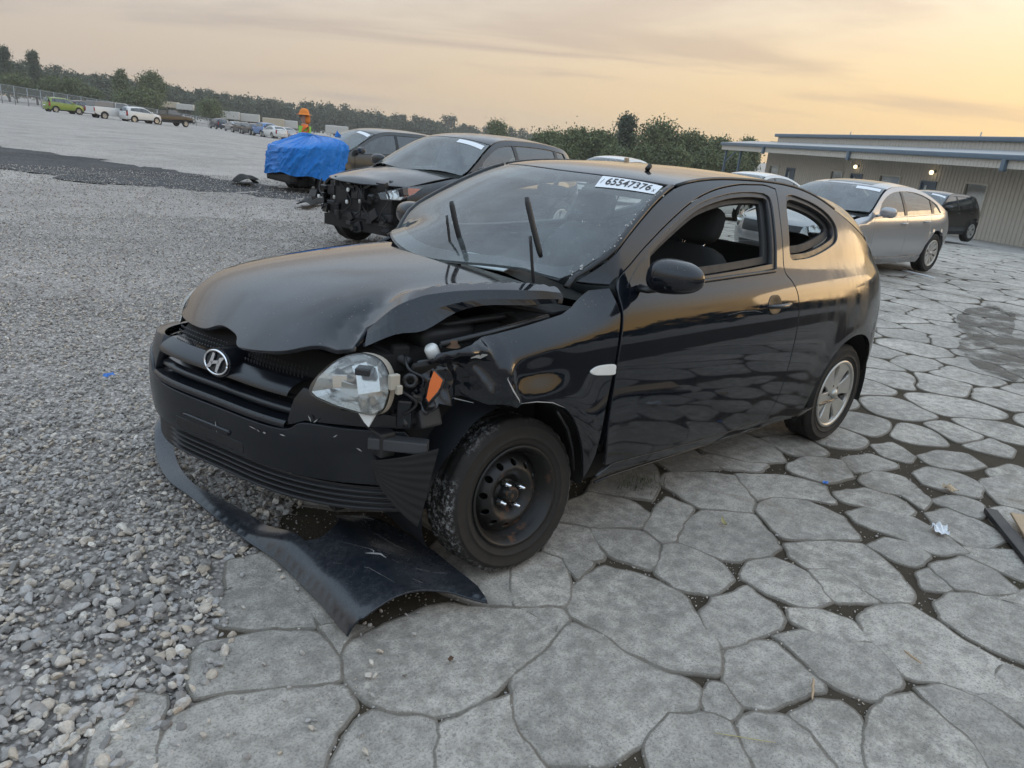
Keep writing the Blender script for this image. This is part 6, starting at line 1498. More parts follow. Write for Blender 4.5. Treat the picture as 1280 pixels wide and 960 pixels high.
def make_car(name, label, cat, loc, rz, p, mat, group=None, fine=1.0, front='whole', wheels=None, glass=None, sunroof=False, mirror_mat=None, light=False, label_paper=False):
    car = empty(name, loc, rz, label, cat, group); glass = glass or M_GLASS_D
    W, zs, xf, xr, wb, R = (p[k] for k in ('W', 'zs', 'xf', 'xr', 'wb', 'R')); zb, zr = p['zb'], p['zr']
    SEC = spline([(zs-.1, -.11), (zs+.06, -.035), (zs+.5*(zb-zs), 0), (zs+.75*(zb-zs), -.008), (zb-.04, -.035), (zb+.06, -.072), (zb+.35*(zr-zb), -.125), (zb+.7*(zr-zb), -.225), (zr, -.34)])
    XF = spline([(zs-.1, xf-.10), (zs+.1, xf-.02), (.5*zb, xf), (.65*zb, xf-.02), (.82*zb, xf-.10), (zb, xf-.36), (zr, xf-1.0)])
    XR = spline([(zs-.1, xr+.12), (zs+.15, xr+.03), (.6*zb, xr), (.85*zb, xr+.03), (zb+.02, xr+.08), (zr, xr+.35)])
    XA, XB = -.1, -wb+.30
    belt, E, T, TH, EH = (spline(p[k]) for k in ('belt', 'E', 'T', 'TH', 'EH'))
    def Y(x, z):
        q = 1.0
        if x > XA: q = (1-min((x-XA)/(XF(z)-XA), .9999)**2.8)**(1/2.8)
        elif x < XB: q = (1-min((XB-x)/(XB-XR(z)), .9999)**3.2)**(1/3.2)
        f = 0
        for cx in (0, -wb): r = hypot(x-cx, z-R); f += .016*exp(-((r-R-.07)/.09)**2)*(1 if z < zb-.25 else 0.0)
        kk = min(.14, max(0, z-(EH(max(x, -.4))-.09))) if x > -.45 else 0
        return (W+SEC(z)+f)*q-.7*kk*kk/.09*sst(-.45, -.2, x)
    S = lambda x, z: (x, Y(x, z), z)
    ye = lambda x: Y(x, E(x))
    def Zt(x, y): return T(x)-(T(x)-E(min(x, p['E'][0][0])))*min(1.1, abs(y)/max(ye(min(x, -.35)), .3))**2.4
    def Zh(x, y): return TH(x)-(TH(x)-EH(x))*(abs(y)/(W-.2))**2.4
    def BF(a, z, o=0.0):
        w = W+SEC(z); s, c = abs(sin(a)), max(0, cos(a)); return (XA+(XF(z)-XA)*c**(2/2.8)+o, math.copysign(w*s**(2/2.8), a) if a else 0, z)
    def BR(a, z, o=0.0):
        w = W+SEC(z); s, c = abs(sin(a)), max(0, cos(a)); return (XB+(XR(z)-XB)*c**(2/3.2)-o, math.copysign(w*s**(2/3.2), a) if a else 0, z)
    an = lambda y, z: math.copysign(math.asin(min(1, (abs(y)/(W+SEC(z)))**1.4)), y)
    st = .06/fine; ra = R+.055
    x0, x1, x2 = p['doors']; d0, d1 = p['dlo']
    archf = [(ra*cos(a), R+ra*sin(a)) for a in [radians(195)-i*radians(205)/14 for i in range(15)]]
    archr = [(-wb+ra*cos(a), R+ra*sin(a)) for a in [radians(192)-i*radians(204)/14 for i in range(15)]]
    zq = zs+.035
    xs = lambda a, b, n: [a+(b-a)*i/n for i in range(n+1)]
    xfe = xf-.34
    fend = [(x, EH(x)+.004) for x in xs(xfe, -.38, 8)]+[(x0-.0, belt(x0)+.02), (x0, zq)]+[(-ra-.02, zq)]+archf[1:-1]+[(xfe-.0, .52*zb), (xfe+.02, .7*zb)]
    fd = [(x, belt(x)) for x in xs(x0, x1, 6)]+[(x1, zs+.06), (x0, zs+.06)]
    xq = -wb+ra+.02
    rd = [(x, belt(x)) for x in xs(x1, x2, 6)]+[(x2+.02, zb-.28), (x2+.10, zb-.45)]+[(-wb+(ra+.03)*cos(a), R+(ra+.03)*sin(a)) for a in [radians(62), radians(48), radians(34), radians(18)]]+[(xq+.02, zs+.06), (x1, zs+.06)]
    xe = xr+.30
    qp = [(x, belt(x)) for x in xs(x2, xe+.05, 6)]+[(xe, zb-.2), (xe-.02, .6*zb), (xe+.02, zs+.03)]+[(-wb-ra-.03, zs+.02)]+archr[1:8]+[(-wb+(ra+.0)*cos(a), R+(ra+.0)*sin(a)) for a in [radians(88), radians(76), radians(64)]]+[(x2+.10, zb-.45), (x2+.02, zb-.28)]
    sill = [(-ra-.03, zs+.055), (xq, zs+.055), (xq-.01, zs-.06), (-ra-.02, zs-.06)]
    # archr runs from the rear to the front: keep only what bounds the quarter panel
    etop = [(x, E(x)-.002) for x in xs(-.36, xe+.04, 30)]
    upper = etop+[(xe+.05, belt(xe+.05)+.001)]+[(x, belt(x)) for x in xs(xe+.05, -.42, 12)][1:]
    ins = .05
    dt = [(x, E(x)-ins-.02) for x in xs(d0-.20, d1+.14, 18)]; db = [(x, belt(x)+.015) for x in xs(d1+.02, d0, 10)]
    dt = [q for q in dt if q[1] > belt(q[0])+.05]
    dlo = [(d0, belt(d0)+.02)]+dt+db[:-1]
    for sy in (1, -1):
        fm = S if sy > 0 else mirror_y(S); o = (0, sy, 0)
        if sy < 0 and light:
            pass
        panel('front_fender', mat, car, fm, fend, o, step=st, gap=.003)
        d = panel('front_door', mat, car, fm, fd, o, step=st, gap=.003)
        d2 = panel('rear_door', mat, car, fm, rd, o, step=st, gap=.003)
        panel('rear_quarter', mat, car, fm, qp, o, step=st, gap=.003)
        panel('sill', M_BLACKPL if p is not SEDAN else mat, car, fm, sill, o, step=st*1.6, gap=.0)
        up = panel('window_frame', mat, car, fm, upper, o, holes=[dlo], step=st, gap=.001)
        # panes: front door, rear door, rear quarter, with black pillars between
        fin = lambda x, z, k=.014: (lambda q: (q[0], q[1]-sy*k, q[2]))(fm(x, z))
        xm = x1; xn = x2-.10
        def clip(a, b):
            q = [(x, z) for x, z in resample(dlo, .05) if b <= x <= a]
            zt = lambda x: min(E(x)-ins-.02, 99)
            t = [(x, max(zt(x), belt(x)+.02)) for x in xs(a, b, 8)]; bb = [(x, belt(x)+.012) for x in xs(b, a, 6)]
            return [v for v in t if v[1] > belt(v[0])+.03]+bb
        for nm, a, b, par, g_ in (('window_pane', d0-.02, xm+.03, d, glass), ('window_pane', xm-.05, xn+.02, d2, glass), ('quarter_pane', xn-.03, d1+.03, up, glass)):
            if a-b < .12: continue
            c_ = clip(a, b)
            if len(c_) > 6: panel(nm, g_, par, fin, c_, o, step=.12, th=.004, gap=0, lip=0)
        for a in (xm, xn): panel('pillar', M_TRIM, up, lambda x, z: fin(x, z, .006), [(a+.045, belt(a)+.0), (a+.02, E(a)-.05), (a-.05, E(a)-.05), (a-.04, belt(a))], o, step=.12, th=.006, gap=0, lip=0)
        for dd, xa_ in ((d, x1+.10), (d2, x2+.18)):
            z_ = belt(xa_)-.10; h_ = MB(); h_.tube([(xa_+.10, Y(xa_+.10, z_)*1.0+.012, z_-.004), (xa_+.08, Y(xa_, z_)+.032, z_), (xa_-.06, Y(xa_, z_)+.032, z_+.003), (xa_-.09, Y(xa_-.09, z_)+.010, z_+.003)], .012, 7)
            ho = h_.mesh('handle', mat)
            if sy < 0:
                for v in ho.vertices: v.co.y *= -1
                ho.flip_normals()
            link('handle', ho, dd)
        m = MB(); pillow((x0-.10, W+.095, belt(x0)+.10), (.12, .24, .155), .7, 14, 9, mb=m); m.tube([(x0-.06, W-.06, belt(x0)+.03), (x0-.09, W+.02, belt(x0)+.06)], .025, 6); me = m.mesh('door_mirror', mirror_mat or mat)
        if sy < 0:
            for v in me.vertices: v.co.y *= -1
            me.flip_normals()
        link('door_mirror', me, car)
    # hood, windshield, roof, back
    hr = -.16
    wh = W-.20
    hd = [(xf-.10-.28*(abs(y)/wh)**3, y) for y in [-wh+2*wh*i/16 for i in range(17)]]+[(hr-.10, wh), (hr+.05, wh*.5), (hr+.08, 0), (hr+.05, -wh*.5), (hr-.10, -wh)]
    panel('hood', mat, car, lambda x, y: (x, y, Zh(x, y)), hd, UP, step=st)
    wb_, wt_ = p['wsb'], p['wst']
    bc = lambda y: wb_-.22*(abs(y)/(W-.2))**2; tcv = lambda y: wt_-.07*(abs(y)/.55)**2
    def edge_pts(a, b, n, m): return [(x, ye(x)-m) for x in xs(a, b, n)]
    yb = W-.24; yt = ye(wt_-.08)-.03
    ws = [(bc(y), y) for y in [-yb+2*yb*i/14 for i in range(15)]]+[(x, ye(x)-.03) for x in xs(bc(yb)-.06, tcv(yt)+.04, 7)]+[(tcv(y), y) for y in [yt-2*yt*i/12 for i in range(13)]]+[(x, -ye(x)+.03) for x in xs(tcv(yt)+.04, bc(yb)-.06, 7)]
    wsg = panel('windshield', M_GLASS if glass is M_GLASS_D else glass, car, lambda x, y: (x, y, Zt(x, y)), ws, UP, step=.10, th=.004, gap=0, lip=.001)
    if label_paper:
        lp0 = [(wt_+.02, .22), (wt_-.03, yt-.03), (wt_+.07, yt-.0), (wt_+.12, .25)]
        panel('windshield_label', M_PAPER, wsg, lambda x, y: (x, y, Zt(x, y)+.004), lp0, UP, step=.1, th=.001, gap=0, lip=0)
    ca = MB(); ca.grid(lambda u, v: (bc((2*u-1)*yb)+.26-.30*v, (2*u-1)*(yb+.04), Zh(bc((2*u-1)*yb)+.26-.30*v, (2*u-1)*yb)-.012), 12, 2); ca.build('cowl', M_BLACKPL, car)
    re = p['roofend']
    rxs = xs(tcv(yt)-.02, re, 16)
    rf = [(tcv(y)-.02, y) for y in [-yt+2*yt*i/12 for i in range(13)]]+[(x, ye(x)-.012) for x in rxs]+[(re, y) for y in (.4, .2, 0, -.2, -.4)]+[(x, -ye(x)+.012) for x in rxs[::-1]]
    roof_ = panel('roof', mat, car, lambda x, y: (x, y, Zt(x, y)), rf, UP, step=st)
    if sunroof: panel('sunroof', M_GLASS_D, roof_, lambda x, y: (x, y, Zt(x, y)+.004), [(wt_-.12, -.38), (wt_-.12, .38), (wt_-.62, .38), (wt_-.62, -.38)], UP, step=.1, th=.004)
    if 'rg' in p:
        a, b = p['rg']; g_ = [(a, y) for y in (-.48, 0, .48)]+[(b, .56), (b-.03, 0), (b, -.56)]
        panel('rear_glass', glass, car, lambda x, y: (x, y, Zt(x, y)), g_, UP, step=.1, th=.004)
        tl = [(b-.05, y) for y in (-.62, -.3, 0, .3, .62)]+[(xr+.10, .56), (xr+.07, 0), (xr+.10, -.56)]
        panel('trunk_lid', mat, car, lambda x, y: (x, y, Zt(x, y)), tl, UP, step=st)
        for sy in (1, -1):
            panel('rear_pillar', mat, car, lambda x, y: (x, y, Zt(x, y)), [(a+.02, sy*.50), (b-.02, sy*.60), (xr+.14, sy*.60), (xr+.14, sy*(ye(xr+.14)-.005)), (b-.04, sy*(ye(b-.04)-.005)), (a, sy*(ye(a)-.005))], UP, step=st)
    else:
        g_ = [(re-.01, y) for y in (-.46, 0, .46)]+[(xr+.09, .56), (xr+.07, 0), (xr+.09, -.56)]
        panel('rear_glass', glass, car, lambda x, y: (x, y, Zt(x, y)), g_, (-.6, 0, .6), step=.1, th=.004)
        for sy in (1, -1): panel('rear_pillar', mat, car, lambda x, y: (x, y, Zt(x, y)), [(re, sy*.47), (xr+.09, sy*.57), (xr+.12, sy*(ye(xr+.12)-.005)), (re, sy*(ye(re)-.012))], UP, step=st)
    aR = an(W*.9, .6*zb)
    ab = math.acos(min(1, ((XB-xe)/(XB-XR(.6*zb)))**1.6))
    panel('rear_bumper', mat, car, BR, [(-ab, zs), (ab, zs), (ab, .62*zb), (-ab, .62*zb)], (-1, 0, 0), step=st*1.3)
    panel('tailgate', mat, car, BR, [(-ab*.70, .625*zb), (ab*.70, .625*zb), (ab*.66, zb+.06), (-ab*.66, zb+.06)], (-1, 0, 0), step=st*1.3)
    panel('number_plate', M_PAPER, car, lambda a, z: BR(a, z, .012), [(-.13, .66*zb), (.13, .66*zb), (.13, .76*zb), (-.13, .76*zb)], (-1, 0, 0), step=.1, th=.004)
    for sy in (1, -1): panel('tail_lamp', M_RED, car, BR, [(sy*ab*.715, .66*zb), (sy*ab*1.0, .70*zb), (sy*ab*.98, zb+.03), (sy*ab*.69, zb+.05)], (-1, sy*.5, 0), step=st*1.3)
    if front == 'whole':
        fb = panel('front_bumper', mat, car, BF, [(-1.12, zs), (1.12, zs), (1.14, .56*zb), (.95, .66*zb), (.62, .62*zb), (.5, .80*zb), (-.5, .80*zb), (-.62, .62*zb), (-.95, .66*zb), (-1.14, .56*zb)], (1, 0, 0), step=st)
        panel('grille', M_TRIM, fb, lambda a, z: BF(a, z, .006), [(-.42, .60*zb), (.42, .60*zb), (.46, .78*zb), (-.46, .78*zb)], (1, 0, 0), step=st*1.5, th=.004)
        panel('lower_grille', M_TRIM, fb, lambda a, z: BF(a, z, .006), [(-.5, zs+.06), (.5, zs+.06), (.45, .46*zb), (-.45, .46*zb)], (1, 0, 0), step=st*1.5, th=.004)
    if front in ('whole', 'wreck'):
        for sy in (1, -1):
            if front == 'wreck' and sy < 0: continue
            hl_ = panel('headlight', M_LENS, car, lambda a, z: BF(a, z, .004), [(sy*.42, .77*zb), (sy*.50, .70*zb), (sy*.80, .70*zb), (sy*1.02, .78*zb), (sy*1.14, .875*zb), (sy*.80, .865*zb)], (1, sy*.4, 0), step=.05, th=.01)
            panel('reflector', M_REFL, hl_, lambda a, z: BF(a, z, -.03), [(sy*.52, .79*zb), (sy*.57, .71*zb), (sy*.79, .71*zb), (sy*.86, .78*zb), (sy*.80, .85*zb)], (1, sy*.4, 0), step=.05, th=.01)
            panel('turn_lens', M_ORANGE, hl_, lambda a, z: BF(a, z, -.004), [(sy*.86, .74*zb), (sy*1.0, .785*zb), (sy*1.09, .855*zb), (sy*.88, .855*zb)], (1, sy*.4, 0), step=.05, th=.006)
            for q in (.62, .72): mm = MB(); mm.lathe([(.0, .0), (.035, .004), (.045, .02), (.05, .022)], 14, 'x', Matrix.Translation(BF(sy*q, .765*zb, -.03))); mm.build('projector', M_CHROME, hl_)
    # cabin, floor and wheelhouses
    u = MB(); u.box((-wb/2, 0, zs), (wb-2*ra+.1, 2*W-.24, .12)); u.box((-wb/2, 0, zs+.05), (wb+1.4, 2*W-.62, .14)); u.build('underbody', M_VOID, car)
    u = MB(); u.box((.12, 0, .5*zb), (.95, 2*W-.66, .5*zb-.08)); u.build('engine_bay', M_VOID, car)
    dsh = MB(); dsh.box((-.55, 0, zb-.12), (.5, 2*W-.30, .22), .05); dsh.build('dashboard', M_CABIN, car)
    for y in (.38, -.38):
        s = MB(); pillow((-1.12, y, zs+.30), (.5, .5, .22), .5, mb=s); so = s.build('seat', M_SEAT, car); s = MB(); T_ = Matrix.Translation((-1.36, y, zs+.32)) @ Matrix.Rotation(radians(-14), 4, 'Y')
        pillow((0, 0, .34), (.16, .48, .66), .5, M=T_, mb=s); s.build('backrest', M_SEAT, so); s = MB(); pillow((0, 0, .74), (.10, .26, .17), .6, M=T_, mb=s); s.build('headrest', M_SEAT, so)
    s = MB(); pillow((-2.25, 0, zs+.52), (.18, 1.25, .72), .4, mb=s); s.build('rear_bench', M_SEAT, car)
    for cx in (0, -wb):
        for sy in (1, -1):
            g = MB(); g.grid(lambda a, v: (cx+(ra+.012)*cos(radians(-10+200*a)), sy*(W-.40+.34*v), R+(ra+.012)*sin(radians(-10+200*a))), 16, 2); g.build('wheelhouse_liner', M_VOID, car)
            kw = wheels or dict(n=5, fill=.5)
            if sy < 0: wheel(car, (cx, sy*(W-p['tw']*.5-.01), R), R, p['rim'], p['tw'], 'spoke' if light else 'none', sy, seg=40, **(dict(kw) if light else {}))
            else: wheel(car, (cx, sy*(W-p['tw']*.5-.01), R), R, p['rim'], p['tw'], 'spoke', sy, seg=48, **kw)
    return car, dict(Y=Y, BF=BF, Zh=Zh, Zt=Zt, an=an)
P_DKGREY = paint('charcoal_car_paint', (.016, .017, .020), .30, (.15, .14, .125), .10, False, .3, .3, .15)
P_GREY = paint('grey_car_paint', (.060, .060, .058), .22, (.18, .17, .15), .16, False, .5, .3, .15)
P_SILVER = paint('silver_car_paint', (.36, .36, .365), .15, (.30, .28, .25), .20, False, .55, .4, .2)
P_BLACKC = paint('black_sedan_paint', (.006, .006, .006), .2, (.12, .11, .10), .12, False, 0, .3, .1)
P_WHITE = paint('white_car_paint', (.62, .62, .60), .1, (.35, .33, .30), .18, False, 0, .3, .2)
P_GREEN = paint('lime_car_paint', (.20, .27, .05), .1, (.25, .25, .2), .18, False, 0, .3, .2)
P_BLUE = paint('blue_car_paint', (.06, .16, .36), .1, (.25, .25, .25), .2, False, 0, .3, .2)
XO = zscale(CROSS, .955)
xo, xf_ = make_car('crossover_car', 'black crossover with its front bumper torn off, right behind the hatchback hood', 'car', (-3.69, -6.0, 0), .211, XO, P_DKGREY, fine=1.5, front='wreck', label_paper=True, wheels=dict(n=5, fill=.5))
# its bared front: radiator, beam, brackets, hoses, a hanging strip of bumper
g = empty('t'); bpy.data.objects.remove(g)
m = MB(); m.box((.60, 0, .60), (.07, 1.15, .50), .02); rad = m.build('radiator', M_BLACKPL, xo)
m = MB(); m.box((.66, .10, .47), (.07, 1.05, .09), .02, rot=Matrix.Rotation(.06, 4, 'X')); m.build('bumper_beam', simple('dark_steel_beam', (.035, .035, .038), .45, .4), xo)
m = MB(); m.box((.50, .0, .33), (.10, 1.1, .05), .02, rot=Matrix.Rotation(-.05, 4, 'X')); m.build('lower_crossmember', M_BLACKPL, xo)
jx = random.Random(21)
for i in range(60):
    c = (jx.uniform(.55, .76), jx.uniform(-.78, .76), jx.uniform(.30, .88)); MB().box(c, (jx.uniform(.03, .10), jx.uniform(.02, .16), jx.uniform(.02, .14)), .006, rot=Matrix.Rotation(jx.uniform(-.7, .7), 4, jx.choice('XYZ'))).build('broken_bracket', jx.choice((M_BLACKPL, M_TRIM, M_VOID, M_BUMP, M_ALLOY_D)), xo)
for i in range(6):
    y0 = jx.uniform(-.6, .6); q = [(.72+jx.uniform(-.04, .06), y0+jx.uniform(-.12, .12), .85-.13*k) for k in range(4)]; MB().tube(cr(q, 4), .010, 6).build('hanging_cable', M_TRIM, xo)
for i in range(5): c = (.76, jx.uniform(-.72, .6), jx.uniform(.55, .82)); m = MB(); pillow(c, (.03, .04, .05), .6, mb=m); m.build('clip', jx.choice((M_WHITEPL, M_ALLOY)), xo)
m = MB(); m.tube([(.62, .86, .60), (.64, .80, .48), (.66, .72, .30)], .05, 8); m.build('liner_scrap', M_BLACKPL, xo)
# grey SUV under a blue sheet
GS = zscale(scaled(CROSS, W=.95, xf=.95, xr=-3.85, wb=2.85, R=.37), .985)
for k_ in ('T', 'E', 'belt'): GS[k_] = [(x*1.06, z) for x, z in GS[k_]]
GS['doors'] = (-.53, -1.70, -2.70); GS['dlo'] = (-.66, -3.2); GS['roofend'] = -3.37; GS['wsb'] = -.106; GS['wst'] = -1.04
gs, gf_ = make_car('suv_car', 'dark grey SUV whose front end is wrapped in a blue plastic sheet', 'car', (-6.33, -13.78, -.13), -.012, GS, P_GREY, fine=1.1, front='none', wheels=dict(n=5, fill=.42), label_paper=True)
M_TARP = Mat('blue_plastic_sheet'); _n = M_TARP.noise(3, 5, .6); M_TARP.set(Base_Color=M_TARP.mix(_n, (.010, .15, .52), (.02, .25, .72)), Roughness=.26, Specular_IOR_Level=.35); M_TARP.bump(M_TARP.noise(11, 4, .6, dist=3.0), .8, .05); M_TARP = M_TARP.m
def tarp(u, v):
    a = 2*pi*u; sp = lambda t, e: math.copysign(abs(t)**e, t)
    zb_ = .46+.06*sin(a*2+.6)+.03*sin(a*7); ztop = 1.31
    r = 1.0 if v < .55 else (1-((v-.55)/.45)**2.6)**.45 if v < 1 else 0
    z = zb_+(ztop-zb_)*(v/.55*.62 if v < .55 else .62+.38*((v-.55)/.45)**.55)
    fx, fy = sp(cos(a), .75), sp(sin(a), .62)
    q = Vector((cos(a)*1.2, sin(a)*1.2, v*.7))
    rid = lambda s, o: 1-2*abs(noise.noise(Vector((q.x*s+q.z*s*.8+o, q.y*s-q.z*s*.5, q.z*s*.35))))
    fold_ = .97+.040*rid(3.2, 0)**3+.028*rid(7.5, 5)**3+.012*rid(16, 9)+.03*noise.noise(q*2)
    x = .02+(.98 if fx > 0 else .66)*fx*r*fold_*(1-.14*max(0, v-.3)-.05*v); y = 1.00*fy*r*fold_
    z += .05*rid(4.5, 3)*sst(.5, .8, v)+.05*exp(-(((x-.05)/.25)**2+((y+.45)/.35)**2))*sst(.6, .9, v)
    z -= .30*max(0, x-.15)*sst(.45, .95, v)
    return (x, y, z)
tm = MB(); tm.grid(tarp, 220, 60); tarp_o = tm.build('blue_plastic_sheet', M_TARP, None, False); tarp_o.location = gs.location; tarp_o.rotation_euler = gs.rotation_euler
tag(tarp_o, 'wrinkled blue plastic sheet wrapped over the front of the dark grey SUV', 'tarp')
for ed in (1,):
    tm2 = MB(); tm2.grid(lambda u, v: (-.60-.12*v+.05*sin(u*5), -.35+.26*u+.10*v+.03*sin(v*6), 1.20+.34*v-.22*u*v), 8, 6); o = tm2.build('sheet_flap', M_TARP, tarp_o, False)
m = MB(); m.box((.80, .0, .42), (.20, 1.3, .22), .05); m.build('lower_bumper', M_BLACKPL, gs)
# bumper pieces lying in front of the two SUVs
def ground_piece(name, c, rz, L, Wd, Hh, label, mat=M_VOID):
    o = MB().grid(lambda u, v: ((u-.5)*L, (v-.5)*Wd+.35*Wd*(2*u-1)**2, Hh*(.25+.75*sin(pi*v))*(.5+.5*sin(pi*min(1, max(0, u))))+.05*abs(2*u-1)**3+.012), 22, 8).build(name, mat, None, False)
    o.location = (c[0], c[1], H(c[0])); o.rotation_euler = (0, 0, rz); tag(o, label, 'bumper piece')
    md = o.modifiers.new('thickness', 'SOLIDIFY'); md.thickness = .006; return o
ground_piece('loose_bumper_piece', (-4.75, -10.75), .75, 1.15, .30, .14, 'curved black bumper scrap on the gravel before the blue-wrapped SUV')
ground_piece('hanging_bumper', (-5.05, -14.9), 1.2, 1.05, .45, .22, 'black bumper dropped at the nose of the blue-wrapped SUV')
# silver sedan and the cars round it
sd, _ = make_car('silver_sedan', 'silver four-door sedan parked behind the hatchback with a label on its windshield', 'car', (-9.27, -3.19, -.012), -.05, SEDAN, P_SILVER, fine=1.4, sunroof=True, label_paper=True, wheels=dict(n=10, fill=.52, mat=M_ALLOY))
bc_, _ = make_car('black_crossover', 'small black car parked by the office just past the silver sedan', 'car', (-23.1, -7.15, -.42), -.115, zscale(CROSS, .93), P_BLACKC, fine=.9, label_paper=True)
wc, _ = make_car('white_sedan', 'pale sedan of which only the roof shows above the hatchback roof', 'car', (-15.0, -13.2, H(-15)-.02), .25, SEDAN, P_WHITE, fine=.8)
wc2, _ = make_car('white_hatchback', 'white car half hidden between the hatchback and the silver sedan', 'car', (-17.5, -10.2, H(-17.5)-.02), -.05, SEDAN, P_WHITE, fine=.8)
# ------------------------------------------------------------------ row of cars at the back of the lot
def GP(px, py):
    v = _f+_r*((px-640)/908.2)-_u*((py-480)/908.2); t = 1.0
    while t < 900:
        q = CAM+v*t
        if q.z < H(q.x): break
        t *= 1.004
    return CAM+v*t
ROW = 'cars parked in a row before the far fence'
dirv = math.atan2(-.83, .55)
def far_car(name, label, px, py, rz, p, mat, group, fine=.38, sc=1.0, rear=False):
    g_ = GP(px, py)
    if rear: g_ = g_+Vector((cos(rz), sin(rz), 0))*-p['xr']; g_.z = H(g_.x)
    c, _ = make_car(name, label, 'car', (g_.x, g_.y, g_.z), rz, p, mat, group, fine=fine, light=True, wheels=dict(n=5, fill=.5)); c.scale = (sc, sc, sc); return c
def tail_at(px, py, rz, p, sc=1.0):
    """put the car so that its near rear corner stands at the given spot"""
    return px, py
BOX = scaled(CROSS, xr=-3.35, wb=2.55, E=[(-.30, 1.05), (-.45, 1.13), (-.75, 1.36), (-.95, 1.52), (-1.15, 1.585), (-1.7, 1.61), (-2.3, 1.61), (-2.9, 1.59), (-3.05, 1.55), (-3.15, 1.40), (-3.25, 1.1)], T=[(.0, 1.06), (-.12, 1.12), (-.4, 1.30), (-.65, 1.47), (-.88, 1.60), (-1.1, 1.64), (-1.7, 1.66), (-2.3, 1.66), (-2.9, 1.64), (-3.08, 1.60), (-3.18, 1.38), (-3.28, 1.10)], roofend=-3.06, dlo=(-.62, -2.9), doors=(-.5, -1.5, -2.4))
P_DKBLUE = paint('dark_blue_car_paint', (.02, .03, .05), .1, (.2, .2, .2), .2, False, 0, .3, .2)
P_BROWN = paint('maroon_car_paint', (.05, .02, .02), .1, (.2, .2, .2), .2, False, 0, .3, .2)
far_car('green_hatchback', 'lime green boxy hatchback, leftmost of the far parked row', 56, 138.5, -2.85, BOX, P_GREEN, ROW, rear=True)
def pickup(name, label, px, py, rz, mat, group, cap=False, wreck=False):
    g_ = GP(px, py)+Vector((cos(rz), sin(rz), 0))*4.6; c = empty(name, (g_.x, g_.y, H(g_.x)), rz, label, 'pickup', group)
    side = [(.95, .55), (.95, .95), (.75, 1.10), (-.25, 1.18), (-2.35, 1.22), (-2.40, 1.28), (-4.55, 1.30), (-4.58, .62), (-4.3, .55)]+[(-3.55+.46*cos(a), .40+.46*sin(a)) for a in [pi-i*pi/10 if False else i*pi/10 for i in range(11)]][::1][::-1][::-1]+[(-3.05, .45), (-.5, .45)]+[(.46*cos(a), .40+.46*sin(a)) for a in [pi-i*pi/10 for i in range(11)]]
    side = [(.95, .55), (.95, .95), (.75, 1.10), (-.25, 1.18), (-2.35, 1.22), (-2.40, 1.28), (-4.55, 1.30), (-4.58, .62)]+[(-3.55+.46*cos(pi-i*pi/10), .40+.46*sin(pi-i*pi/10)) for i in range(11)]+[(.46*cos(pi-i*pi/10), .40+.46*sin(pi-i*pi/10)) for i in range(11)]
    for sy in (1, -1):
        f = lambda x, z: (x, sy*(.97-.05*max(0, (z-.9))**1-.03*(abs(z-.75)/.4)**2), z)
        panel('body_side', mat, c, f, side, (0, sy, 0), step=.25, gap=.0)
        cabp = [(-.45, 1.20), (-.95, 1.75), (-1.25, 1.84), (-2.2, 1.84), (-2.38, 1.25)]
        panel('window', M_GLASS_D, c, lambda x, z: (x, sy*(.96-.30*max(0, z-1.2)), z), inset(cabp, .07), (0, sy, 0), step=.3, th=.02)
    m = MB(); m.box((.30, 0, .85), (1.3, 1.82, .58), .08); m.build('hood', mat, c)
    m = MB(); m.add([(-.40, -.88, 1.18), (-.40, .88, 1.18), (-1.0, .76, 1.80), (-1.0, -.76, 1.80), (-2.25, .76, 1.80), (-2.25, -.76, 1.80), (-2.36, .90, 1.2), (-2.36, -.90, 1.2)], [(3, 2, 4, 5), (0, 3, 5, 7), (1, 6, 4, 2)]); m.build('cab_roof', mat, c)
    m = MB(); m.add([(-.42, -.86, 1.20), (-.42, .86, 1.20), (-.98, .74, 1.78), (-.98, -.74, 1.78)], [(0, 1, 2, 3)]); m.build('windshield', M_GLASS_D, c)
    m = MB(); m.add([(-2.30, -.72, 1.74), (-2.30, .72, 1.74), (-2.37, .84, 1.27), (-2.37, -.84, 1.27)], [(0, 1, 2, 3)]); m.build('rear_window', M_GLASS_D, c)
    m = MB(); m.box((-4.55, 0, .97), (.06, 1.8, .60), .02); m.build('tailgate', mat, c)
    m = MB(); m.box((-4.66, 0, .58), (.16, 1.8, .18), .04); m.build('rear_bumper', M_CHROME, c)
    m = MB(); m.box((-3.45, 0, .80), (2.1, 1.6, .05)); m.box((-2, 0, .55), (5.2, 1.4, .2)); m.build('bed_floor', M_VOID, c)
    for sy in (1, -1): m = MB(); m.box((-4.60, sy*.88, 1.0), (.06, .14, .36), .02); m.build('tail_lamp', M_RED, c)
    if cap: m = MB(); m.box((-3.45, 0, 1.55), (2.1, 1.7, .58), .08); m.build('bed_cap', simple('grey_cap', (.22, .22, .22), .5), c)
    for cx in (0, -3.55):
        for sy in (1, -1): wheel(c, (cx, sy*.83, .39), .39, .23, .25, 'spoke', sy, seg=32, n=5, fill=.5)
    return c
far_car('dark_suv', 'dark maroon SUV between the green hatchback and the white pickup', 85, 141.5, -2.85, CROSS, P_BROWN, ROW, rear=True)
pickup('white_pickup', 'white pickup with a grey bed cover in the far parked row', 113, 146, -2.85, P_WHITE, ROW, cap=True)
far_car('white_crossover', 'white crossover beside the white pickup in the far row', 152, 150.5, -2.8, CROSS, P_WHITE, ROW, rear=True)
pickup('black_pickup', 'black wrecked pickup at the right end of the far row', 182, 153.5, -2.8, P_BLACKC, ROW)
far_car('blue_sedan', 'small blue sedan beyond the black pickup', 214, 151, -1.2, SEDAN, P_BLUE, ROW, .35)
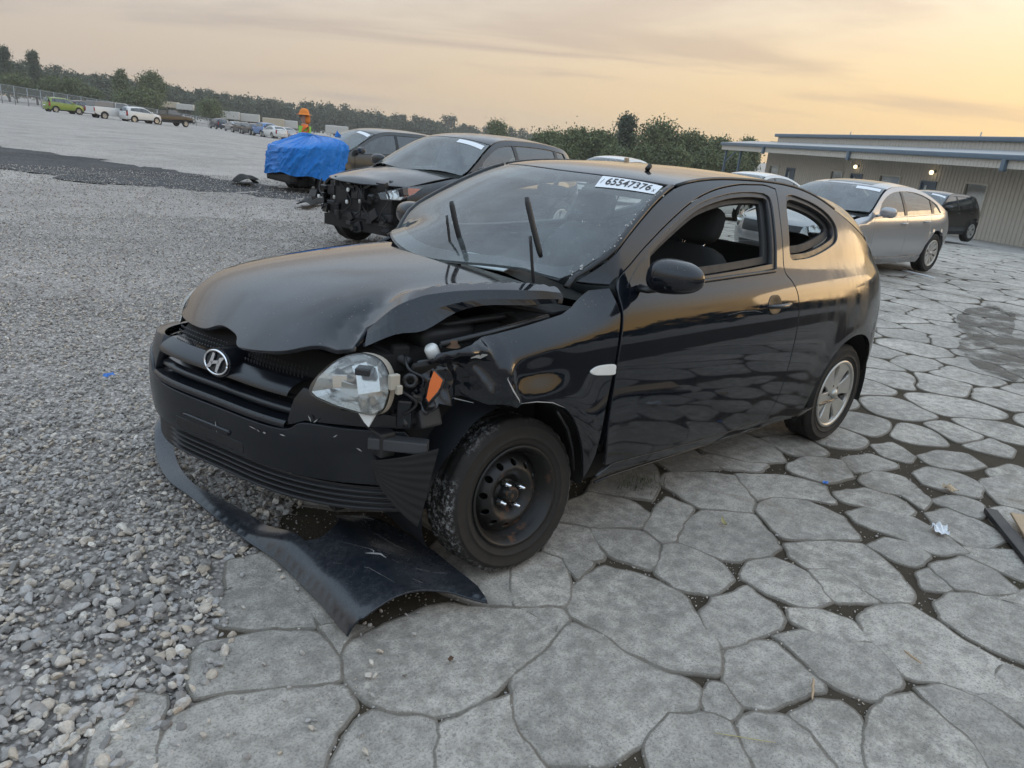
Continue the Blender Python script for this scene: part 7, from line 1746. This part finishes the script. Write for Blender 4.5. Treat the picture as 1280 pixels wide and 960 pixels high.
far_car('dark_sedan', 'dark sedan at the fence right of the small blue sedan', 226, 154, -1.2, SEDAN, P_BLACKC, ROW, .35)
ROW2 = 'tiny cars in the second far row'
for px, py, mt, p_, lab in ((270, 161, P_DKBLUE, CROSS, 'tiny dark blue car standing alone near the far fence'), (289, 164, P_SILVER, SEDAN, 'tiny silver car, left end of the second far row'), (299, 166, P_BLACKC, SEDAN, 'tiny black car second in the far second row'), (311, 168, P_DKGREY, SEDAN, 'tiny charcoal car in the middle of the second far row'), (325, 170, P_BLUE, CROSS, 'tiny bright blue car in the second far row'), (338, 172, P_WHITE, SEDAN, 'tiny white car in the second far row'), (350, 173, P_SILVER, SEDAN, 'tiny silver car beside the blue plastic sheet')):
    far_car('distant_car', lab, px, py, -1.6, p_, mt, ROW2, .35)
# campers and sheds beyond the fence
M_CAMP = simple('camper_white', (.46, .45, .42), .5, 0, .08, 1.0); M_TAN = simple('camper_tan', (.45, .38, .28), .5, 0, .1, 1.0)
def camper(px, py, D, w, h, rz, mat, label, stripe):
    q = PX(px, py, D); c = empty('camper_trailer', (q.x, q.y, q.z), rz, label, 'camper', 'campers beyond the far fence')
    MB().box((0, 0, .55+h/2), (w, 2.3, h), .18).build('body', mat, c)
    for i in range(3): MB().box((-w*.3+i*w*.3, 1.16, .55+h*.62), (w*.14, .04, h*.24), .01).build('window', M_GLASS_D, c)
    MB().box((0, 1.165, .55+h*.3), (w*.9, .03, h*.10)).build('stripe', stripe, c)
    MB().box((w*.38, 1.17, .5+h*.42), (.7, .04, h*.72), .01).build('door', M_FRAME, c)
    for s in (-.4, .4): MB().lathe([(.0, .15), (.30, .13), (.34, 0), (.30, -.13)], 16, 'y', Matrix.Translation((s, 1.0, .34))).build('wheel', M_TYRE, c)
M_STR = simple('red_stripe', (.42, .05, .04), .5); M_STR2 = simple('grey_stripe', (.2, .22, .26), .5)
for px, py, D, w, h, mt, lab, st_ in ((288, 152, 185, 4.6, 1.9, M_CAMP, 'white camper beyond the fence, left of two by the round tree', M_STR2), (313, 155, 188, 4.6, 1.9, M_CAMP, 'white camper beyond the fence, right of two by the round tree', M_STR2), (342, 161, 180, 5.0, 1.9, M_TAN, 'cream camper with a red stripe beyond the fence', M_STR), (362, 163, 182, 3.8, 1.8, M_CAMP, 'white camper just left of the person in orange', M_STR2), (212, 137, 200, 5.0, 1.5, M_TAN, 'tan trailer behind the fence above the black pickup', M_STR), (232, 140, 200, 4.4, 1.5, M_CAMP, 'pale trailer behind the fence right of the black pickup', M_STR2), (421, 171, 150, 4.6, 1.6, M_CAMP, 'white camper right of the person in orange', M_STR2)):
    camper(px, py, D, w, h, _yaw-pi/2+.25, mt, lab, st_)
# ------------------------------------------------------------------ worker in orange behind the blue sheet
M_SKIN = simple('skin', (.42, .25, .18), .6, 0, .08, 30); M_VEST = simple('orange_work_shirt', (.75, .16, .03), .8, 0, .12, 25); M_HIVIS = simple('lime_vest', (.30, .62, .08), .8, 0, .1, 25)
M_HAT = simple('orange_hat', (.72, .22, .03), .75, 0, .12, 25); M_JEAN = simple('dark_trousers', (.03, .035, .05), .85, 0, .2, 30); M_HAIR = simple('dark_hair', (.02, .015, .012), .7)
def skin_mesh(name, verts, edges, radii, mats, root=0, assign=None):
    me = bpy.data.meshes.new(name); me.from_pydata(verts, edges, []); o = link(name, me)
    md = o.modifiers.new('skin', 'SKIN'); sk = me.skin_vertices[0].data
    for i, r in enumerate(radii): sk[i].radius = (r, r) if not isinstance(r, tuple) else r
    sk[root].use_root = True
    o.modifiers.new('sub', 'SUBSURF').levels = 2
    dg = bpy.context.evaluated_depsgraph_get(); m2 = bpy.data.meshes.new_from_object(o.evaluated_get(dg)); bpy.data.objects.remove(o)
    for m in mats: m2.materials.append(m)
    if assign:
        for f in m2.polygons: f.material_index = assign(f.center)
    m2.polygons.foreach_set('use_smooth', [True]*len(m2.polygons)); return m2
wv = [(0, 0, .96), (0, 0, 1.12), (0, .01, 1.30), (0, .015, 1.44), (0, .01, 1.52), (.01, 0, 1.60), (.02, 0, 1.68), (.01, 0, 1.75),
      (0, .19, 1.42), (.04, .25, 1.18), (.22, .22, 1.02), (.30, .20, 1.0), (0, -.19, 1.42), (.03, -.25, 1.18), (.20, -.22, 1.02), (.28, -.20, 1.0),
      (0, .10, .88), (.03, .11, .50), (0, .12, .09), (.14, .12, .04), (0, -.10, .88), (.05, -.11, .50), (-.02, -.12, .09), (.12, -.12, .04)]
we = [(0, 1), (1, 2), (2, 3), (3, 4), (4, 5), (5, 6), (6, 7), (3, 8), (8, 9), (9, 10), (10, 11), (3, 12), (12, 13), (13, 14), (14, 15), (0, 16), (16, 17), (17, 18), (18, 19), (0, 20), (20, 21), (21, 22), (22, 23)]
wr_r = [(.13, .16), (.12, .15), (.13, .17), (.11, .15), .055, .085, .095, .07, .075, .05, .04, .03, .075, .05, .04, .03, .095, .065, .045, .035, .095, .065, .045, .035]
pq = PX(381, 147, 17.6)
person = link('person', skin_mesh('person', wv, we, wr_r, [M_JEAN, M_VEST, M_SKIN], 0, lambda c: 0 if c.z < .95 else (2 if c.z > 1.50 or c.x > .24 else 1)))
person.location = (pq.x, pq.y, H(pq.x)-.06); person.rotation_euler = (0, 0, _yaw+pi*.62); tag(person, 'person in an orange hat and orange shirt behind the blue plastic sheet', 'person')
m = MB(); m.lathe([(.0, .135), (.06, .125), (.10, .09), (.118, .03), (.125, .0), (.17, -.012), (.19, -.02), (.12, -.015)], 24, 'z', Matrix.Translation((.012, 0, 1.735))); m.build('hat', M_HAT, person)
m = MB(); pillow((-.06, 0, 1.62), (.14, .20, .22), .7, mb=m); m.build('neck_cloth', M_HAT, person)
m = MB(); m.grid(lambda u, v: (.145*cos(2*pi*u)*(1+.02*v), .19*sin(2*pi*u), 1.06+.40*v), 20, 6); m.build('vest', M_HIVIS, person, False)
m = MB(); pillow((.115, 0, 1.665), (.03, .026, .045), .8, mb=m); m.build('nose', M_SKIN, person)
for y in (.035, -.035): m = MB(); pillow((.105, y, 1.69), (.015, .03, .016), .9, mb=m); m.build('eye', M_INK, person)
# ------------------------------------------------------------------ litter on the ground
def bit(name, label, cat, px, mesh_fn, mat, rz=0.0, group=None):
    o = mesh_fn().build(name, mat, None); o.location = (px[0], px[1], H(px[0])+px[2] if len(px) > 2 else H(px[0])+.006); o.rotation_euler = (0, 0, rz); tag(o, label, cat, group); return o
def crumple(sx, sy, sz, seed, n=8):
    m = MB(); m.grid(lambda u, v: ((u-.5)*sx, (v-.5)*sy, sz*(.5+noise.noise(Vector((u*3+seed, v*3, seed))))+.003), n, n, False); return m
def leaf_shape(L, w):
    m = MB(); m.grid(lambda u, v: ((u-.5)*L, (v-.5)*w*sin(pi*min(.98, max(.03, u))), .004+.012*(2*u-1)**2+.006*abs(2*v-1)), 8, 4); return m
M_DRYLEAF = simple('dry_leaf', (.42, .36, .16), .8, 0, .2, 60); M_CHIPB = simple('blue_plastic_chip', (.03, .16, .50), .35); M_WOOD = simple('splintered_wood', (.42, .30, .19), .85, 0, .25, 30); M_TAN2 = simple('tan_scrap', (.45, .34, .22), .8)
def stick(L, r, seed):
    m = MB(); m.tube([((i/5-.5)*L, .03*L*noise.noise(Vector((i*.8, seed, 0))), r+.2*r*i) for i in range(6)], [r*.6, r, r, r, r*.9, r*.5], 6); return m
M_OIL = Mat('oil_stain'); _t = M_OIL.n.new('ShaderNodeBsdfTransparent'); _x = M_OIL.n.new('ShaderNodeMixShader'); M_OIL.set(Base_Color=M_OIL.mix(M_OIL.noise(3, 5), (.05, .042, .032), (.12, .10, .075)), Roughness=.7)
M_OIL.l.new(M_OIL.ramp(M_OIL.noise(2.6, 6, .68, M_OIL.pos()), .38, .58, 0, .75), _x.inputs[0]); M_OIL.l.new(_t.outputs[0], _x.inputs[1]); M_OIL.l.new(M_OIL.b.outputs[0], _x.inputs[2]); M_OIL.l.new(_x.outputs[0], M_OIL.out.inputs[0]); M_OIL = M_OIL.m

bit('dry_leaf', 'single dry yellow leaf on a slab below the door', 'leaf', (-1.034, 1.072, .008), lambda: leaf_shape(.075, .018), M_DRYLEAF, .9)
bit('plastic_chip', 'small bright blue plastic chip on the slabs near the rear wheel', 'chip', (-1.89, 1.117, .008), lambda: crumple(.035, .025, .01, 3, 4), M_CHIPB, .3)
bit('crumpled_paper', 'white crumpled paper scrap on the slabs at the right', 'paper', (-1.876, 1.684, .006), lambda: crumple(.085, .06, .035, 5), M_PAPER, .5)
bit('tan_scrap', 'small tan scrap in a joint between the slabs', 'scrap', (-2.43, 1.535, .006), lambda: crumple(.07, .05, .03, 8, 5), M_TAN2, 1.0)
bit('blue_scrap', 'small blue plastic scrap among the gravel left of the bumper', 'scrap', (.742, -2.006, .03), lambda: crumple(.06, .04, .02, 2, 5), M_CHIPB, .2)
bit('wood_splinter', 'pale wood splinter lying on a slab at the lower right', 'stick', (-.357, 1.857, .008), lambda: stick(.11, .004, 1), M_WOOD, .45)
bit('wood_chip', 'short pale wood chip on the slab right of the splinter', 'stick', (-.80, 1.986, .008), lambda: stick(.07, .004, 4), M_WOOD, 1.2)
bit('dry_straw', 'thin dry straw lying along a joint at the bottom', 'straw', (-.0, 1.84, .008), lambda: stick(.17, .0013, 7), M_DRYLEAF, 2.3)
bit('white_stick', 'thin white strip on the ground under the silver sedan', 'strip', (-11.2, -2.035, .02), lambda: stick(.75, .018, 9), M_PAPER, 1.05)
bit('bark_flake', 'dark flake lying on the big slab in the foreground', 'flake', (.50, 1.10, .008), lambda: crumple(.022, .014, .008, 12, 4), M_RUST, .4)
# broken board with a black tray under it at the right edge
bd_ = empty('broken_board', (-2.10, 1.93, 0), 0, 'broken tan board lying over a black plastic scrap at the right edge', 'board')
m = MB(); m.box((-.10, .10, .035), (.42, .20, .012), .003, rot=Matrix.Rotation(.55, 4, 'Z') @ Matrix.Rotation(.06, 4, 'Y')); m.build('board', M_WOOD, bd_)
m = MB(); m.box((-.02, -.02, .016), (.55, .06, .024), .004, rot=Matrix.Rotation(.62, 4, 'Z')); m.build('edge_strip', M_BLACKPL, bd_)
# weeds in the joint below the sill
gm = MB(); gr2 = random.Random(8)
for i in range(130):
    x = -1.0+gr2.gauss(0, .07); y = .60+gr2.gauss(0, .04); a = gr2.uniform(0, 6.28); L = gr2.uniform(.012, .045); b = gr2.uniform(.2, .9)
    p0 = Vector((x, y, -.005)); p1 = p0+Vector((cos(a)*L*b*.5, sin(a)*L*b*.5, L*.7)); p2 = p0+Vector((cos(a)*L*b*1.3, sin(a)*L*b*1.3, L)); s = Vector((-sin(a), cos(a), 0))*.0012
    gm.add([p0-s, p0+s, p1+s, p1-s, p2], [(0, 1, 2, 3), (3, 2, 4)])
o = gm.build('weeds', simple('dull_grass', (.06, .07, .028), .8, 0, .3, 30), None, False); tag(o, 'dry weeds and grass in the joint under the hatchback door', 'weeds', kind='stuff')
blob('oil_stain', (-6.6, .62), 1.1, .42, .25, M_OIL, 'brown oil stain on the concrete right of the hatchback tail', .0085, 2.0)
blob('damp_stain', (-8.3, -.10), 1.3, .26, .20, M_OIL, 'dark narrow stain on the concrete beyond the oil stain', .0085, 5.0)
blob('damp_stain', (-9.0, .1), .8, .13, .9, M_OIL, 'dark streak crossing the narrow stain on the concrete', .0125, 8.0)
# firewood blocks against the office wall
wb_o = empty('wood_blocks', (-30.6, -4.6, H(-30.6)), .6, 'small heap of wood blocks and scrap against the office wall', 'wood heap')
rw = random.Random(6)
for i in range(9): MB().box((rw.uniform(-.9, .9), rw.uniform(-.2, .2), .12+.1*(i % 3)), (rw.uniform(.2, .4), rw.uniform(.12, .25), rw.uniform(.15, .3)), .02, rot=Matrix.Rotation(rw.uniform(-.5, .5), 4, 'Z')).build('block', M_WOOD if i % 3 else M_RUST, wb_o)
# two little wrecks of trim on the hatchback roof
bit('roof_knob', 'tiny orange-brown cap sitting on the hatchback roof', 'cap', (-1.62, -.28, 1.492), lambda: MB().box((0, 0, .012), (.03, .02, .024), .004), M_TAN2, .3)
# ------------------------------------------------------------------ evening haze over the lot
hz_me = MB().box((-300, -290, 5.0), (760, 860, 44)).mesh('haze')
haze = link('haze', hz_me); tag(haze, 'thin evening haze over the whole lot', 'haze', kind='stuff')
hm = bpy.data.materials.new('evening_haze'); hm.use_nodes = True; hn = hm.node_tree.nodes; hn.remove(hn['Principled BSDF'])
pv = hn.new('ShaderNodeVolumePrincipled'); pv.inputs['Color'].default_value = (.90, .88, .84, 1); pv.inputs['Density'].default_value = .0005; pv.inputs['Anisotropy'].default_value = .2
hm.node_tree.links.new(pv.outputs[0], hn['Material Output'].inputs['Volume']); haze.data.materials.append(hm)
